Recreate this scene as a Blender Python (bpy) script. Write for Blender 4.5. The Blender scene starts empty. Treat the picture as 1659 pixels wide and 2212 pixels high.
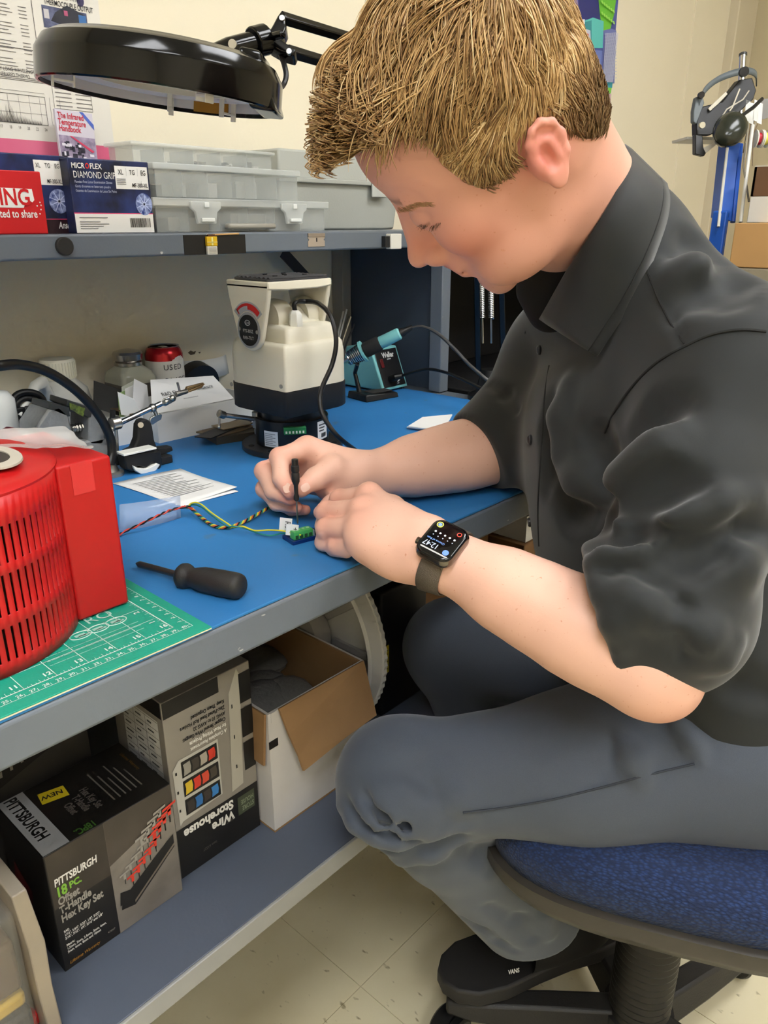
import bpy, bmesh, math, random
import numpy as np
from mathutils import Vector, Matrix, Quaternion
random.seed(7); np.random.seed(7)
SC = bpy.context.scene
COL = SC.collection
PI = math.pi
# ------------------------------------------------------------------ camera
FPX, CXP, CYP = 1661.0, 829.5, 1106.0          # focal length and centre in 1659x2212 pixels
CAMH = 1.089
_p, _a = math.radians(20.6), math.radians(42.2)
_h = np.array([math.cos(_a), math.sin(_a), 0.0]); CR = np.array([math.sin(_a), -math.cos(_a), 0.0])
CF = _h * math.cos(_p) - np.array([0, 0, 1.0]) * math.sin(_p)
CU = _h * math.sin(_p) + np.array([0, 0, 1.0]) * math.cos(_p)
CC = np.array([0, 0, CAMH])
cam = bpy.data.cameras.new('camera'); camo = bpy.data.objects.new('camera', cam); COL.objects.link(camo)
cam.sensor_fit = 'VERTICAL'; cam.sensor_height = 36.0; cam.lens = FPX / 2212.0 * 36.0; cam.clip_start = 0.02
camo.matrix_world = Matrix(((CR[0], CU[0], -CF[0], CC[0]), (CR[1], CU[1], -CF[1], CC[1]), (CR[2], CU[2], -CF[2], CC[2]), (0, 0, 0, 1)))
SC.camera = camo
# ------------------------------------------------------------------ light and exposure
W = bpy.data.worlds.new('world'); SC.world = W; W.use_nodes = True
W.node_tree.nodes['Background'].inputs[0].default_value = (1.0, 0.98, 0.95, 1)
W.node_tree.nodes['Background'].inputs[1].default_value = 0.25
LAMP_E = 16.5                                    # strength of the fluorescent ceiling panels
SC.view_settings.view_transform = 'Standard'; SC.view_settings.look = 'None'
SC.view_settings.gamma = 1.0; SC.view_settings.use_curve_mapping = False
SC.view_settings.exposure = 0.0
SC.cycles.use_denoising = True
cy = SC.cycles; cy.max_bounces = 5; cy.diffuse_bounces = 3; cy.glossy_bounces = 3; cy.transmission_bounces = 4; cy.transparent_max_bounces = 8
cy.caustics_reflective = False; cy.caustics_refractive = False; cy.sample_clamp_indirect = 4.0
cy.use_adaptive_sampling = True; cy.adaptive_threshold = 0.13; cy.adaptive_min_samples = 14
# ------------------------------------------------------------------ pixel -> place on a known plane of the room
def _ray(x, y): return CF * FPX + CR * (x - CXP) - CU * (y - CYP)
def gz(x, y, z): d = _ray(x, y); return Vector(CC + d * (z - CC[2]) / d[2])
def gy(x, y, Y): d = _ray(x, y); return Vector(CC + d * (Y - CC[1]) / d[1])
def gx(x, y, X): d = _ray(x, y); return Vector(CC + d * (X - CC[0]) / d[0])
def PD(x, y, d): return Vector(CC + _ray(x, y) / FPX * d)
# ------------------------------------------------------------------ materials
def lin(c): return tuple(((v / 255.0) / 12.92 if v / 255.0 <= 0.04045 else ((v / 255.0 + 0.055) / 1.055) ** 2.4) for v in c) + (1.0,)
MATS = {}
def M(name, rgb=None, rough=0.5, metal=0.0, var=None, bump=None, trans=0.0, spec=0.5, alpha=1.0, emit=None, coat=0.0, sheen=0.0, sss=0.0, rgb2=None, ior=1.45, attr=None, pos=False):
    if name in MATS: return MATS[name]
    m = bpy.data.materials.new(name); m.use_nodes = True; MATS[name] = m
    nt = m.node_tree; b = nt.nodes['Principled BSDF']; L = nt.links
    c = lin(rgb); b.inputs['Base Color'].default_value = c
    b.inputs['Roughness'].default_value = rough; b.inputs['Metallic'].default_value = metal
    b.inputs['Specular IOR Level'].default_value = spec; b.inputs['IOR'].default_value = ior
    b.inputs['Transmission Weight'].default_value = trans; b.inputs['Alpha'].default_value = alpha
    b.inputs['Coat Weight'].default_value = coat; b.inputs['Coat Roughness'].default_value = 0.08
    if sheen: b.inputs['Sheen Weight'].default_value = sheen
    if sss:
        b.inputs['Subsurface Weight'].default_value = sss; b.inputs['Subsurface Radius'].default_value = (1.0, 0.35, 0.2); b.inputs['Subsurface Scale'].default_value = 0.006
    if emit: b.inputs['Emission Color'].default_value = lin(emit[0]); b.inputs['Emission Strength'].default_value = emit[1]
    if var or bump or attr:
        if pos: tc = nt.nodes.new('ShaderNodeNewGeometry').outputs['Position']
        else: tc = nt.nodes.new('ShaderNodeTexCoord').outputs['Object']
    if attr:
        at = nt.nodes.new('ShaderNodeAttribute'); at.attribute_name = attr; L.new(at.outputs['Color'], b.inputs['Base Color'])
    if var:                                                   # var = (scale, amount): cloudy colour change towards rgb2
        n = nt.nodes.new('ShaderNodeTexNoise'); n.inputs['Scale'].default_value = var[0]; n.inputs['Detail'].default_value = 5
        r = nt.nodes.new('ShaderNodeMapRange'); r.inputs['From Min'].default_value = 0.35; r.inputs['From Max'].default_value = 0.7
        r.inputs['To Max'].default_value = var[1]
        x = nt.nodes.new('ShaderNodeMix'); x.data_type = 'RGBA'
        x.inputs['A'].default_value = c; x.inputs['B'].default_value = lin(rgb2) if rgb2 else tuple(v * 0.6 for v in c[:3]) + (1,)
        L.new(tc, n.inputs['Vector']); L.new(n.outputs['Fac'], r.inputs['Value']); L.new(r.outputs['Result'], x.inputs['Factor'])
        if attr: L.new(at.outputs['Color'], x.inputs['A'])
        L.new(x.outputs['Result'], b.inputs['Base Color'])
    if bump:                                                  # bump = (scale, strength[, distance])
        n2 = nt.nodes.new('ShaderNodeTexNoise'); n2.inputs['Scale'].default_value = bump[0]; n2.inputs['Detail'].default_value = 4
        bp = nt.nodes.new('ShaderNodeBump'); bp.inputs['Strength'].default_value = bump[1]; bp.inputs['Distance'].default_value = bump[2] if len(bump) > 2 else 0.001
        L.new(tc, n2.inputs['Vector']); L.new(n2.outputs['Fac'], bp.inputs['Height']); L.new(bp.outputs['Normal'], b.inputs['Normal'])
    return m
def flecks(m, rgb, scale, lo, hi, stretch=(1, 1, 1), pos=False):  # small marks of another colour on a material
    nt = m.node_tree; b = nt.nodes['Principled BSDF']; L = nt.links
    tc = nt.nodes.new('ShaderNodeNewGeometry').outputs['Position'] if pos else nt.nodes.new('ShaderNodeTexCoord').outputs['Object']
    mp = nt.nodes.new('ShaderNodeMapping'); mp.inputs['Scale'].default_value = stretch
    n = nt.nodes.new('ShaderNodeTexNoise'); n.inputs['Scale'].default_value = scale; n.inputs['Detail'].default_value = 2
    r = nt.nodes.new('ShaderNodeMapRange'); r.inputs['From Min'].default_value = lo; r.inputs['From Max'].default_value = hi
    x = nt.nodes.new('ShaderNodeMix'); x.data_type = 'RGBA'; x.inputs['B'].default_value = lin(rgb)
    bc = b.inputs['Base Color']
    if bc.is_linked: L.new(bc.links[0].from_socket, x.inputs['A'])
    else: x.inputs['A'].default_value = bc.default_value
    L.new(tc, mp.inputs['Vector']); L.new(mp.outputs['Vector'], n.inputs['Vector']); L.new(n.outputs['Fac'], r.inputs['Value'])
    L.new(r.outputs['Result'], x.inputs['Factor']); L.new(x.outputs['Result'], bc)
    return m
# plain colours used for print and plastics
def C(r, g, b, rough=0.5, **k): return M('colour_%d_%d_%d_%d' % (r, g, b, int(rough * 100)), (r, g, b), rough, **k)
# ------------------------------------------------------------------ meshes
class MB:
    """collects vertices and faces; build() links them as one mesh object"""
    def __init__(s): s.v = []; s.f = []; s.m = []; s.mi = 0
    def add(s, vs, fs):
        o = len(s.v); s.v += [tuple(v) for v in vs]; s.f += [tuple(i + o for i in f) for f in fs]; s.m += [s.mi] * len(fs); return s
    def mat(s, i): s.mi = i; return s
    def box(s, lo, hi, R=None, at=None):
        x0, y0, z0 = lo; x1, y1, z1 = hi
        vs = [Vector(p) for p in ((x0, y0, z0), (x1, y0, z0), (x1, y1, z0), (x0, y1, z0), (x0, y0, z1), (x1, y0, z1), (x1, y1, z1), (x0, y1, z1))]
        if R is not None: vs = [R @ v for v in vs]
        if at is not None: vs = [v + Vector(at) for v in vs]
        return s.add(vs, [(0, 3, 2, 1), (4, 5, 6, 7), (0, 1, 5, 4), (1, 2, 6, 5), (2, 3, 7, 6), (3, 0, 4, 7)])
    def hexa(s, p):  # eight corners, bottom four then top four
        return s.add(p, [(0, 3, 2, 1), (4, 5, 6, 7), (0, 1, 5, 4), (1, 2, 6, 5), (2, 3, 7, 6), (3, 0, 4, 7)])
    def quad(s, *p): return s.add(p, [tuple(range(len(p)))])
    def prism(s, poly, vec):            # poly: 3D points, extruded by vec
        n = len(poly); vec = Vector(vec); p = [Vector(q) for q in poly]
        return s.add(p + [q + vec for q in p], [tuple(range(n - 1, -1, -1)), tuple(range(n, 2 * n))] + [(i, (i + 1) % n, n + (i + 1) % n, n + i) for i in range(n)])
    def lathe(s, prof, n=24, o=(0, 0, 0), axis='Z', R=None, a0=0.0, a1=2 * PI, cap=True):
        full = abs(a1 - a0 - 2 * PI) < 1e-6; k = n if full else n + 1; vs = []
        for r, z in prof:
            for i in range(k):
                a = a0 + (a1 - a0) * i / n; q = Vector((r * math.cos(a), r * math.sin(a), z))
                if axis == 'X': q = Vector((q.z, q.x, q.y))
                elif axis == 'Y': q = Vector((q.y, q.z, q.x))
                if R is not None: q = R @ q
                vs.append(q + Vector(o))
        fs = []
        for j in range(len(prof) - 1):
            for i in range(n):
                i2 = (i + 1) % k; fs.append((j * k + i, j * k + i2, (j + 1) * k + i2, (j + 1) * k + i))
        if cap and full:
            if prof[0][0] > 1e-6: fs.append(tuple(range(k - 1, -1, -1)))
            if prof[-1][0] > 1e-6: fs.append(tuple((len(prof) - 1) * k + i for i in range(k)))
        return s.add(vs, fs)
    def cyl(s, a, b, r, r2=None, n=16):
        return s.tube([a, b], [r, r if r2 is None else r2], n)
    def tube(s, path, rad, n=10, cap=True):
        P = [Vector(p) for p in path]; m = len(P); R = rad if isinstance(rad, (list, tuple, np.ndarray)) else [rad] * m
        T = [(P[min(i + 1, m - 1)] - P[max(i - 1, 0)]).normalized() for i in range(m)]
        u = T[0].orthogonal().normalized(); vs = []
        for i in range(m):
            if i: u = (u - T[i] * u.dot(T[i])); u = u.normalized() if u.length > 1e-6 else T[i].orthogonal().normalized()
            w = T[i].cross(u)
            for k in range(n):
                a = 2 * PI * k / n; vs.append(P[i] + (u * math.cos(a) + w * math.sin(a)) * R[i])
        fs = [(i * n + k, i * n + (k + 1) % n, (i + 1) * n + (k + 1) % n, (i + 1) * n + k) for i in range(m - 1) for k in range(n)]
        if cap: fs += [tuple(range(n - 1, -1, -1)), tuple((m - 1) * n + k for k in range(n))]
        return s.add(vs, fs)
    def ball(s, c, r, n=14, sc=(1, 1, 1)):
        prof = [(math.sin(PI * j / (n // 2)) * 1.0, -math.cos(PI * j / (n // 2))) for j in range(n // 2 + 1)]
        vs = []; k = n
        for q, z in prof:
            for i in range(k):
                a = 2 * PI * i / k; vs.append((c[0] + r * sc[0] * q * math.cos(a), c[1] + r * sc[1] * q * math.sin(a), c[2] + r * sc[2] * z))
        return s.add(vs, [(j * k + i, j * k + (i + 1) % k, (j + 1) * k + (i + 1) % k, (j + 1) * k + i) for j in range(len(prof) - 1) for i in range(k)])
    def build(s, name, mat, parent=None, smooth=False, bevel=0.0, seg=2, subd=0, solid=0.0, angle=40):
        me = bpy.data.meshes.new(name); me.from_pydata(s.v, [], s.f); me.validate()
        for q in (mat if isinstance(mat, (list, tuple)) else [mat]): me.materials.append(q)
        if any(s.m) and len(me.polygons) == len(s.m): me.polygons.foreach_set('material_index', s.m)
        bm = bmesh.new(); bm.from_mesh(me); bmesh.ops.remove_doubles(bm, verts=bm.verts, dist=1e-6); bmesh.ops.recalc_face_normals(bm, faces=bm.faces)
        bm.to_mesh(me); bm.free()
        o = bpy.data.objects.new(name, me); COL.objects.link(o)
        if parent is not None: o.parent = parent
        if smooth or bevel:
            me.polygons.foreach_set('use_smooth', [True] * len(me.polygons))
            try: me.set_sharp_from_angle(angle=math.radians(angle))
            except Exception: pass
        if solid: md = o.modifiers.new('solid', 'SOLIDIFY'); md.thickness = solid; md.offset = 0
        if subd: md = o.modifiers.new('sub', 'SUBSURF'); md.levels = subd; md.render_levels = subd
        if bevel: md = o.modifiers.new('bevel', 'BEVEL'); md.width = bevel; md.segments = seg; md.limit_method = 'ANGLE'; md.angle_limit = math.radians(35); md.harden_normals = False
        return o
def bez(pts, n=24):       # Catmull-Rom through points
    P = [Vector(p) for p in pts]; P = [P[0] * 2 - P[1]] + P + [P[-1] * 2 - P[-2]]; out = []
    for i in range(1, len(P) - 2):
        for k in range(n):
            t = k / n; a, b, c, d = P[i - 1], P[i], P[i + 1], P[i + 2]
            out.append(0.5 * ((2 * b) + (c - a) * t + (2 * a - 5 * b + 4 * c - d) * t * t + (3 * b - a - 3 * c + d) * t ** 3))
    out.append(P[-2]); return out
def thing(name, label, cat, loc=(0, 0, 0), rz=0.0, group=None, rot=None):
    o = bpy.data.objects.new(name, None); o.empty_display_size = 0.05; COL.objects.link(o); o.location = loc
    o.rotation_euler = rot if rot else (0, 0, rz); o['label'] = label; o['category'] = cat
    if group: o['group'] = group
    return o
def tag(o, label, cat, group=None):
    o['label'] = label; o['category'] = cat
    if group: o['group'] = group
    return o
def struct(o): o['kind'] = 'structure'; return o
class F:
    """a flat face in its thing's own axes, for print: origin, right, up"""
    def __init__(s, o, u, v): s.o = Vector(o); s.u = Vector(u).normalized(); s.v = Vector(v).normalized(); s.n = s.u.cross(s.v)
    def p(s, a, b, w=0.0): return s.o + s.u * a + s.v * b + s.n * w
    def mat(s, a, b, w, turn=0.0):
        c, q = math.cos(turn), math.sin(turn); U = s.u * c + s.v * q; V = s.v * c - s.u * q; o = s.p(a, b, w)
        return Matrix(((U.x, V.x, s.n.x, o.x), (U.y, V.y, s.n.y, o.y), (U.z, V.z, s.n.z, o.z), (0, 0, 0, 1)))
def prints(name, fr, rects, mat, parent, w=0.0004):
    b = MB()
    for r in rects:
        if len(r) == 4 and not hasattr(r[0], '__len__'): a0, b0, a1, b1 = r; b.quad(fr.p(a0, b0, w), fr.p(a1, b0, w), fr.p(a1, b1, w), fr.p(a0, b1, w))
        else: b.quad(*[fr.p(x, y, w) for x, y in r])
    o = b.build(name, mat, parent)
    if len(rects) > 1: o['kind'] = 'stuff'
    return o
TEXTS = []
def text(s, fr, a, b, size, mat, parent, w=0.0006, turn=0.0, align='LEFT', xs=1.0, bold=0.0, shear=0.0, name='lettering', space=1.0):
    cu = bpy.data.curves.new(name, 'FONT'); cu.body = s; cu.size = size; cu.align_x = align; cu.offset = bold * size; cu.shear = shear; cu.space_line = space; cu.resolution_u = 3
    o = bpy.data.objects.new(name, cu); COL.objects.link(o); o.parent = parent
    o.matrix_local = fr.mat(a, b, w, turn) @ Matrix.Diagonal((xs, 1, 1, 1)); cu.materials.append(mat); TEXTS.append(o); return o
def finish_texts():
    bpy.context.view_layer.update(); dg = bpy.context.evaluated_depsgraph_get()
    for o in TEXTS:
        me = bpy.data.meshes.new_from_object(o.evaluated_get(dg)); n = o.name; ml = o.matrix_local.copy(); pa = o.parent; cu = o.data
        bpy.data.objects.remove(o); q = bpy.data.objects.new(n, me); COL.objects.link(q); q.parent = pa; q.matrix_local = ml
        bpy.data.curves.remove(cu)
def rrect(x0, x1, y0, y1, rad, z):           # outline with one radius per corner (front-left, front-right, rear-right, rear-left)
    out = []
    for (cx_, cy_, a0, r_) in ((x0 + rad[0], y0 + rad[0], PI, rad[0]), (x1 - rad[1], y0 + rad[1], 1.5 * PI, rad[1]), (x1 - rad[2], y1 - rad[2], 0, rad[2]), (x0 + rad[3], y1 - rad[3], 0.5 * PI, rad[3])):
        for k in range(7): a = a0 + 0.5 * PI * k / 6; out.append((cx_ + r_ * math.cos(a), cy_ + r_ * math.sin(a), z))
    return out
def loft(rings, nm, mat, par, bevel=0.0, smooth=True, angle=35):
    b = MB(); n = len(rings[0]); vs = [v for r_ in rings for v in r_]
    fs = [(j * n + i, j * n + (i + 1) % n, (j + 1) * n + (i + 1) % n, (j + 1) * n + i) for j in range(len(rings) - 1) for i in range(n)] + [tuple(range(n - 1, -1, -1)), tuple((len(rings) - 1) * n + i for i in range(n))]
    return b.add(vs, fs).build(nm, mat, par, smooth=smooth, bevel=bevel, angle=angle)
# ------------------------------------------------------------------ the room
ZB = 0.762                                            # bench top
m_wall = M('wall_paint', (236, 227, 203), 0.75, var=(3.0, 0.25), rgb2=(229, 219, 193), bump=(160, 0.15), spec=0.25)
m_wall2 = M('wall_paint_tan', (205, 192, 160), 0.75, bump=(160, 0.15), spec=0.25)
m_pil = M('pilaster_paint', (214, 203, 178), 0.7, spec=0.25)
m_ceil = M('ceiling_panel', (226, 225, 222), 0.9, bump=(300, 0.3))
m_floor = M('floor_tile', (224, 214, 182), 0.38, var=(7.0, 0.6), rgb2=(208, 195, 158), pos=True, spec=0.4)
flecks(m_floor, (150, 136, 104), 90.0, 0.68, 0.78, (1, 0.5, 1), pos=True)
flecks(m_floor, (84, 76, 60), 42.0, 0.77, 0.80, (1, 0.45, 1), pos=True)
m_grout = M('floor_joint', (150, 138, 108), 0.8)
RX0, RX1, RY0, RY1, RH = -2.2, 3.46, -2.8, 1.27, 2.7
fl = struct(MB().box((RX0, RY0, -0.05), (RX1, RY1 + 0.1, -0.0015)).build('floor', M('floor_base', (196, 184, 150), 0.6)))
T = 0.3048; tile = None
for i in range(-5, 6):
    for j in range(-5, 3):
        x0, y0 = 0.600 + i * T, 0.592 + j * T
        if x0 > 2.2 or y0 + T > RY1 + 0.05: continue
        if tile is None:
            tile = MB().box((0.0006, 0.0006, -0.004), (T - 0.0006, T - 0.0006, 0.0)).build('tile', m_floor, fl); o = tile
        else: o = tile.copy(); COL.objects.link(o); o.parent = fl
        o.location = (x0, y0, 0.0)
struct(MB().box((RX0, RY1, 0), (RX1 + 0.1, RY1 + 0.1, RH)).build('wall_back', m_wall))
struct(MB().box((RX1, RY0, 0), (RX1 + 0.1, RY1, RH)).build('wall_right', m_wall2))
struct(MB().box((RX0 - 0.1, RY0, 0), (RX0, RY1 + 0.1, RH)).build('wall_left', m_wall))
struct(MB().box((RX0 - 0.1, RY0 - 0.1, 0), (RX1 + 0.1, RY0, RH)).build('wall_front', m_wall))
struct(MB().box((RX0 - 0.1, RY0 - 0.1, RH), (RX1 + 0.1, RY1 + 0.1, RH + 0.1)).build('ceiling', m_ceil))
struct(MB().box((2.975, RY1 - 0.006, 0), (3.275, RY1, RH)).build('trim_1', m_wall))
struct(MB().box((3.275, RY1 - 0.04, 0), (RX1, RY1, RH)).build('trim_2', m_pil, bevel=0.004))
m_lamp = M('fluorescent_diffuser', (255, 250, 240), 0.6, emit=((250, 252, 255), LAMP_E))
m_frame = M('troffer_frame', (235, 235, 232), 0.5)
LAMPS = ((-0.7, -1.6), (1.5, -1.6), (-0.6, -0.30), (1.5, -0.30))
for i, (x, y) in enumerate(LAMPS):
    t = thing('ceiling_light', ['fluorescent ceiling panel far behind the viewer', 'fluorescent ceiling panel behind the seated worker', 'fluorescent ceiling panel over the near end of the bench', 'fluorescent ceiling panel above the office chair'][i], 'ceiling light', (x, y, RH), group='fluorescent panels in the ceiling')
    MB().box((-0.6, -0.3, -0.012), (0.6, -0.28, 0)).box((-0.6, 0.28, -0.012), (0.6, 0.3, 0)).box((-0.6, -0.28, -0.012), (-0.58, 0.28, 0)).box((0.58, -0.28, -0.012), (0.6, 0.28, 0)).build('frame', m_frame, t)
    MB().box((-0.58, -0.28, -0.006), (0.58, 0.28, -0.001)).build('diffuser', m_lamp, t)
# ------------------------------------------------------------------ workbench
m_steel = M('bench_grey_paint', (110, 118, 127), 0.38, var=(9.0, 0.35), rgb2=(98, 105, 117), bump=(260, 0.12), spec=0.5)
flecks(m_steel, (205, 205, 202), 40.0, 0.715, 0.735, (1.0, 0.5, 1.8))
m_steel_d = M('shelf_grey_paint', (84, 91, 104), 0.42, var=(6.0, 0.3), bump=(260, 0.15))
m_dark = M('panel_dark_blue_grey', (62, 72, 86), 0.5, var=(5.0, 0.3))
XB0, XB1, YF, YW = -0.75, 1.272, 0.502, 1.268
bench = thing('workbench', 'grey painted steel workbench with riser shelf and lower shelf', 'workbench', (0, 0, 0))
MB().box((XB0, YF, 0.722), (XB1, YW, ZB - 0.002)).build('worktop', m_steel, bench, bevel=0.004, seg=3)
for x in (XB0 + 0.02, XB1 - 0.06):
    for y in (0.56, 1.21):
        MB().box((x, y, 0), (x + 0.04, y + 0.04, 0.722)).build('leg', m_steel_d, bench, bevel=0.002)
ls_ = MB().box((XB0 + 0.01, YF + 0.004, 0.402), (XB1 - 0.01, 1.15, 0.411)).build('lower_shelf', m_steel_d, bench, bevel=0.001); MB().box((XB0 + 0.01, YF, 0.386), (XB1 - 0.01, YF + 0.004, 0.411)).build('shelf_lip', M('lit_lip_paint', (150, 150, 147), 0.4, var=(14, 0.4), rgb2=(126, 127, 128)), ls_, bevel=0.001)  # lip painted lighter than the shelf, for the light its front catches
MB().box((XB0, 0.965, 1.0466), (XB1, YW, 1.0763)).build('riser_shelf', m_steel, bench, bevel=0.003)
MB().box((1.2555, 0.998, ZB), (1.2605, YW, 1.0466)).build('side_panel', m_dark, bench)
MB().box((1.238, 0.968, ZB), (1.2655, 0.998, 1.0466)).build('upright', m_steel, bench, bevel=0.002)
MB().box((1.228, 1.235, ZB), (1.2545, YW, 1.0466)).build('upright', M('upright_rear', (150, 146, 134), 0.5), bench, bevel=0.002)
a, b = gy(612, 545, 1.225), gy(672, 610, 1.225); d = (b - a).normalized(); b = b + d * 0.03; a = a - d * 0.0; n = Vector((-d.z, 0, d.x)) * 0.011
MB().prism([a - n, a + n, b + n, b - n], (0, 0.003, 0)).build('brace', M('brace_dark', (30, 36, 48), 0.5), bench)
m_blue = M('esd_mat_blue', (54, 128, 192), 0.5, var=(5.0, 0.55), rgb2=(42, 110, 172), bump=(420, 0.12), spec=0.4)
flecks(m_blue, (96, 116, 120), 26.0, 0.70, 0.80)
flecks(m_blue, (150, 170, 180), 60.0, 0.765, 0.79)
tag(MB().box((XB0 + 0.01, YF + 0.001, ZB - 0.002), (1.222, 1.24, ZB + 0.001)).build('bench_mat', m_blue, bevel=0.0008), 'blue antistatic mat covering the workbench top', 'mat')
ZM = ZB + 0.001
# things stuck to the riser's front edge
YR = 0.965
def lip(px, py): return gy(px, py, YR)
c = lip(137, 532); mg = thing('magnet', 'round black magnet stuck on the riser edge below the glove boxes', 'magnet', c)
MB().lathe([(0.0, -0.006), (0.0098, -0.006), (0.0108, -0.005), (0.0108, 0)], 28, axis='Y').build('disc', C(38, 37, 36, 0.7), mg, smooth=True)
a, b = lip(395, 508), lip(531, 545)
tp = tag(MB().box((a.x, YR - 0.0006, b.z - 0.001), (b.x, YR, a.z)).build('tape', C(28, 27, 27, 0.45)), 'strip of black tape on the riser edge', 'tape')
c = lip(456, 550); kt = thing('swab_packet', 'small yellow and white packet taped to the riser edge', 'packet', (c.x, YR - 0.0006, c.z))
MB().box((-0.0085, -0.004, 0.0), (0.0085, 0, 0.0115)).build('sleeve', C(232, 228, 214, 0.6), kt, bevel=0.0005)
MB().box((-0.009, -0.0045, 0.0117), (0.009, 0, 0.0245)).build('cover', C(228, 184, 28, 0.5), kt, bevel=0.0005)
MB().box((-0.006, -0.0042, 0.0247), (0.006, -0.001, 0.0275)).build('tip', C(90, 50, 24, 0.6), kt, bevel=0.0005)
fr = F((-0.0085, -0.004, 0), (1, 0, 0), (0, 0, 1))
prints('print', fr, [(0.002, 0.002 + 0.0017 * k, 0.015, 0.0026 + 0.0017 * k) for k in range(5)], C(150, 145, 135, 0.7), kt)
prints('print', F((-0.009, -0.0045, 0), (1, 0, 0), (0, 0, 1)), [(0.0, 0.0165, 0.018, 0.0175), (0.0075, 0.0125, 0.0105, 0.0235)], C(250, 236, 150, 0.6), kt)
# swab stick lying behind the packet on the tape
tag(MB().cyl((c.x + 0.004, YR - 0.0022, lip(456, 507).z), (c.x + 0.05, YR - 0.0022, lip(456, 504).z - 0.001), 0.0012, n=8).build('wooden_stick', C(205, 160, 100, 0.6), smooth=True), 'thin wooden stick tucked behind the yellow packet', 'stick')
a, b = lip(664, 504), lip(701, 532); rb = thing('razor_blade', 'single edge razor blade held to the riser edge', 'razor blade', (a.x, YR - 0.001, b.z))
w_, h_ = b.x - a.x, a.z - b.z
MB().prism([(0, 0, 0), (w_, 0, 0), (w_, 0, h_ * 0.42), (w_ - 0.0022, 0, h_ * 0.47), (w_ - 0.0022, 0, h_ * 0.56), (w_, 0, h_ * 0.61), (w_, 0, h_), (0, 0, h_), (0, 0, h_ * 0.61), (0.0022, 0, h_ * 0.56), (0.0022, 0, h_ * 0.47), (0, 0, h_ * 0.42)], (0, 0.0006, 0)).build('blade', M('blade_steel', (196, 184, 172), 0.42, 0.6), rb)
MB().box((0, -0.0012, h_ * 0.74), (w_, 0.0008, h_)).build('spine', M('blade_spine', (172, 160, 148), 0.4, 0.7), rb, bevel=0.0003)
MB().box((w_ * 0.48, -0.0004, h_ * 0.36), (w_ * 0.54, 0, h_ * 0.66)).build('slot', C(30, 28, 26, 0.7), rb)
a, b = lip(824, 505), lip(856, 537); kc = thing('clip', 'white plastic clip with black block on the riser edge', 'clip', (a.x, YR, b.z))
w_, h_ = b.x - a.x, a.z - b.z
MB().box((0, -0.010, h_ * 0.12), (w_ * 0.35, 0, h_ * 0.85)).build('magnet_block', C(34, 36, 38, 0.35), kc, bevel=0.0006)
MB().box((w_ * 0.28, -0.013, 0), (w_, 0, h_)).build('cover', C(236, 233, 222, 0.5), kc, bevel=0.0012)
# ------------------------------------------------------------------ things on the riser shelf
ZS = 1.0765
m_card_red = M('red_card', (204, 28, 34), 0.5, var=(6, 0.2)); m_white_p = C(236, 234, 228, 0.6); m_navy = M('navy_card', (20, 24, 40), 0.42)
m_black_p = C(26, 26, 28, 0.5); m_grey_p = C(150, 150, 150, 0.6); m_pinkline = C(214, 60, 110, 0.6)
def carton(name, label, x0, x1, y0, y1, z0, h, mat, group=None, tilt=0.0):
    t = thing(name, label, 'box', (x0, y0, z0), tilt, group); w = x1 - x0; d = y1 - y0
    MB().box((0, 0, 0), (w, d, h)).build('body', mat, t, bevel=0.0012)
    return t, w, d, h, F((0, 0, 0), (1, 0, 0), (0, 0, 1))
# red box at the frame's edge
p = gy(105, 500, 0.975); q = gy(95, 371, 0.975)
t, w, d, h, fr = carton('cardboard_box', 'red cardboard box with white panel standing before the dark glove box', p.x - 0.20, p.x, 0.975, 1.0, ZS, q.z - ZS, m_card_red)
MB().box((0.002, 0.0252, 0), (w - 0.002, 0.0285, h * 0.97)).build('inner_flap', C(120, 22, 24, 0.6), t)
u = lambda px: gy(px, 440, 0.975).x - (p.x - 0.20); v = lambda py: gy(60, py, 0.975).z - ZS
prints('print', fr, [((u(-90), v(414)), (u(-90), v(449)), (u(50), v(449)), (u(52), v(444)), (u(56), v(442)), (u(58), v(437)), (u(66), v(434)), (u(70), v(437)), (u(75), v(432)), (u(73), v(408)), (u(-90), v(406)))], m_white_p, t)
text('NING', fr, u(67), v(443), 0.0255, m_card_red, t, align='RIGHT', bold=0.02, xs=0.82, w=0.0009)
text('ected to share', fr, u(77), v(470), 0.0125, m_white_p, t, align='RIGHT', bold=0.015, xs=0.72)
prints('print', fr, [(u(78) + 0.004 * a, v(446) + 0.004 * b, u(78) + 0.004 * a + 0.0015, v(446) + 0.004 * b + 0.0015) for a, b in ((0, 0), (1, 1), (1, -1), (0.5, -2.2), (1.2, 0.2))], m_white_p, t)
# dark glove box behind it
m_cloud = M('navy_cloud_print', (14, 16, 30), 0.4, var=(22.0, 0.75), rgb2=(52, 72, 140))
def orb(t, fr, cx, cy, r):
    b = MB(); b.quad(*[fr.p(cx + r * math.cos(a), cy + r * 1.1 * math.sin(a), 0.0007) for a in np.linspace(0, 2 * PI, 24, endpoint=False)]); b.build('picture', M('orb_print', (40, 60, 130), 0.35, var=(160, 0.9), rgb2=(190, 205, 245)), t)
    b = MB()
    for k in range(9):
        a = k * 0.7; c0 = fr.p(cx, cy, 0.001); e = fr.p(cx + r * 0.95 * math.cos(a), cy + r * 1.0 * math.sin(a), 0.001); s = (e - c0).cross(fr.n).normalized() * r * 0.06
        b.quad(c0 - s, e - s * 0.3, e + s * 0.3, c0 + s)
    b.build('picture', C(200, 212, 245, 0.4), t)
p = gy(162, 500, 1.005); hB = gy(150, 338, 1.005).z - ZS
t, w, d, h, fr = carton('glove_box', 'navy glove box half hidden between the red box and its twin', p.x - 0.24, p.x, 1.005, 1.13, ZS, hB, m_cloud)
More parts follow.
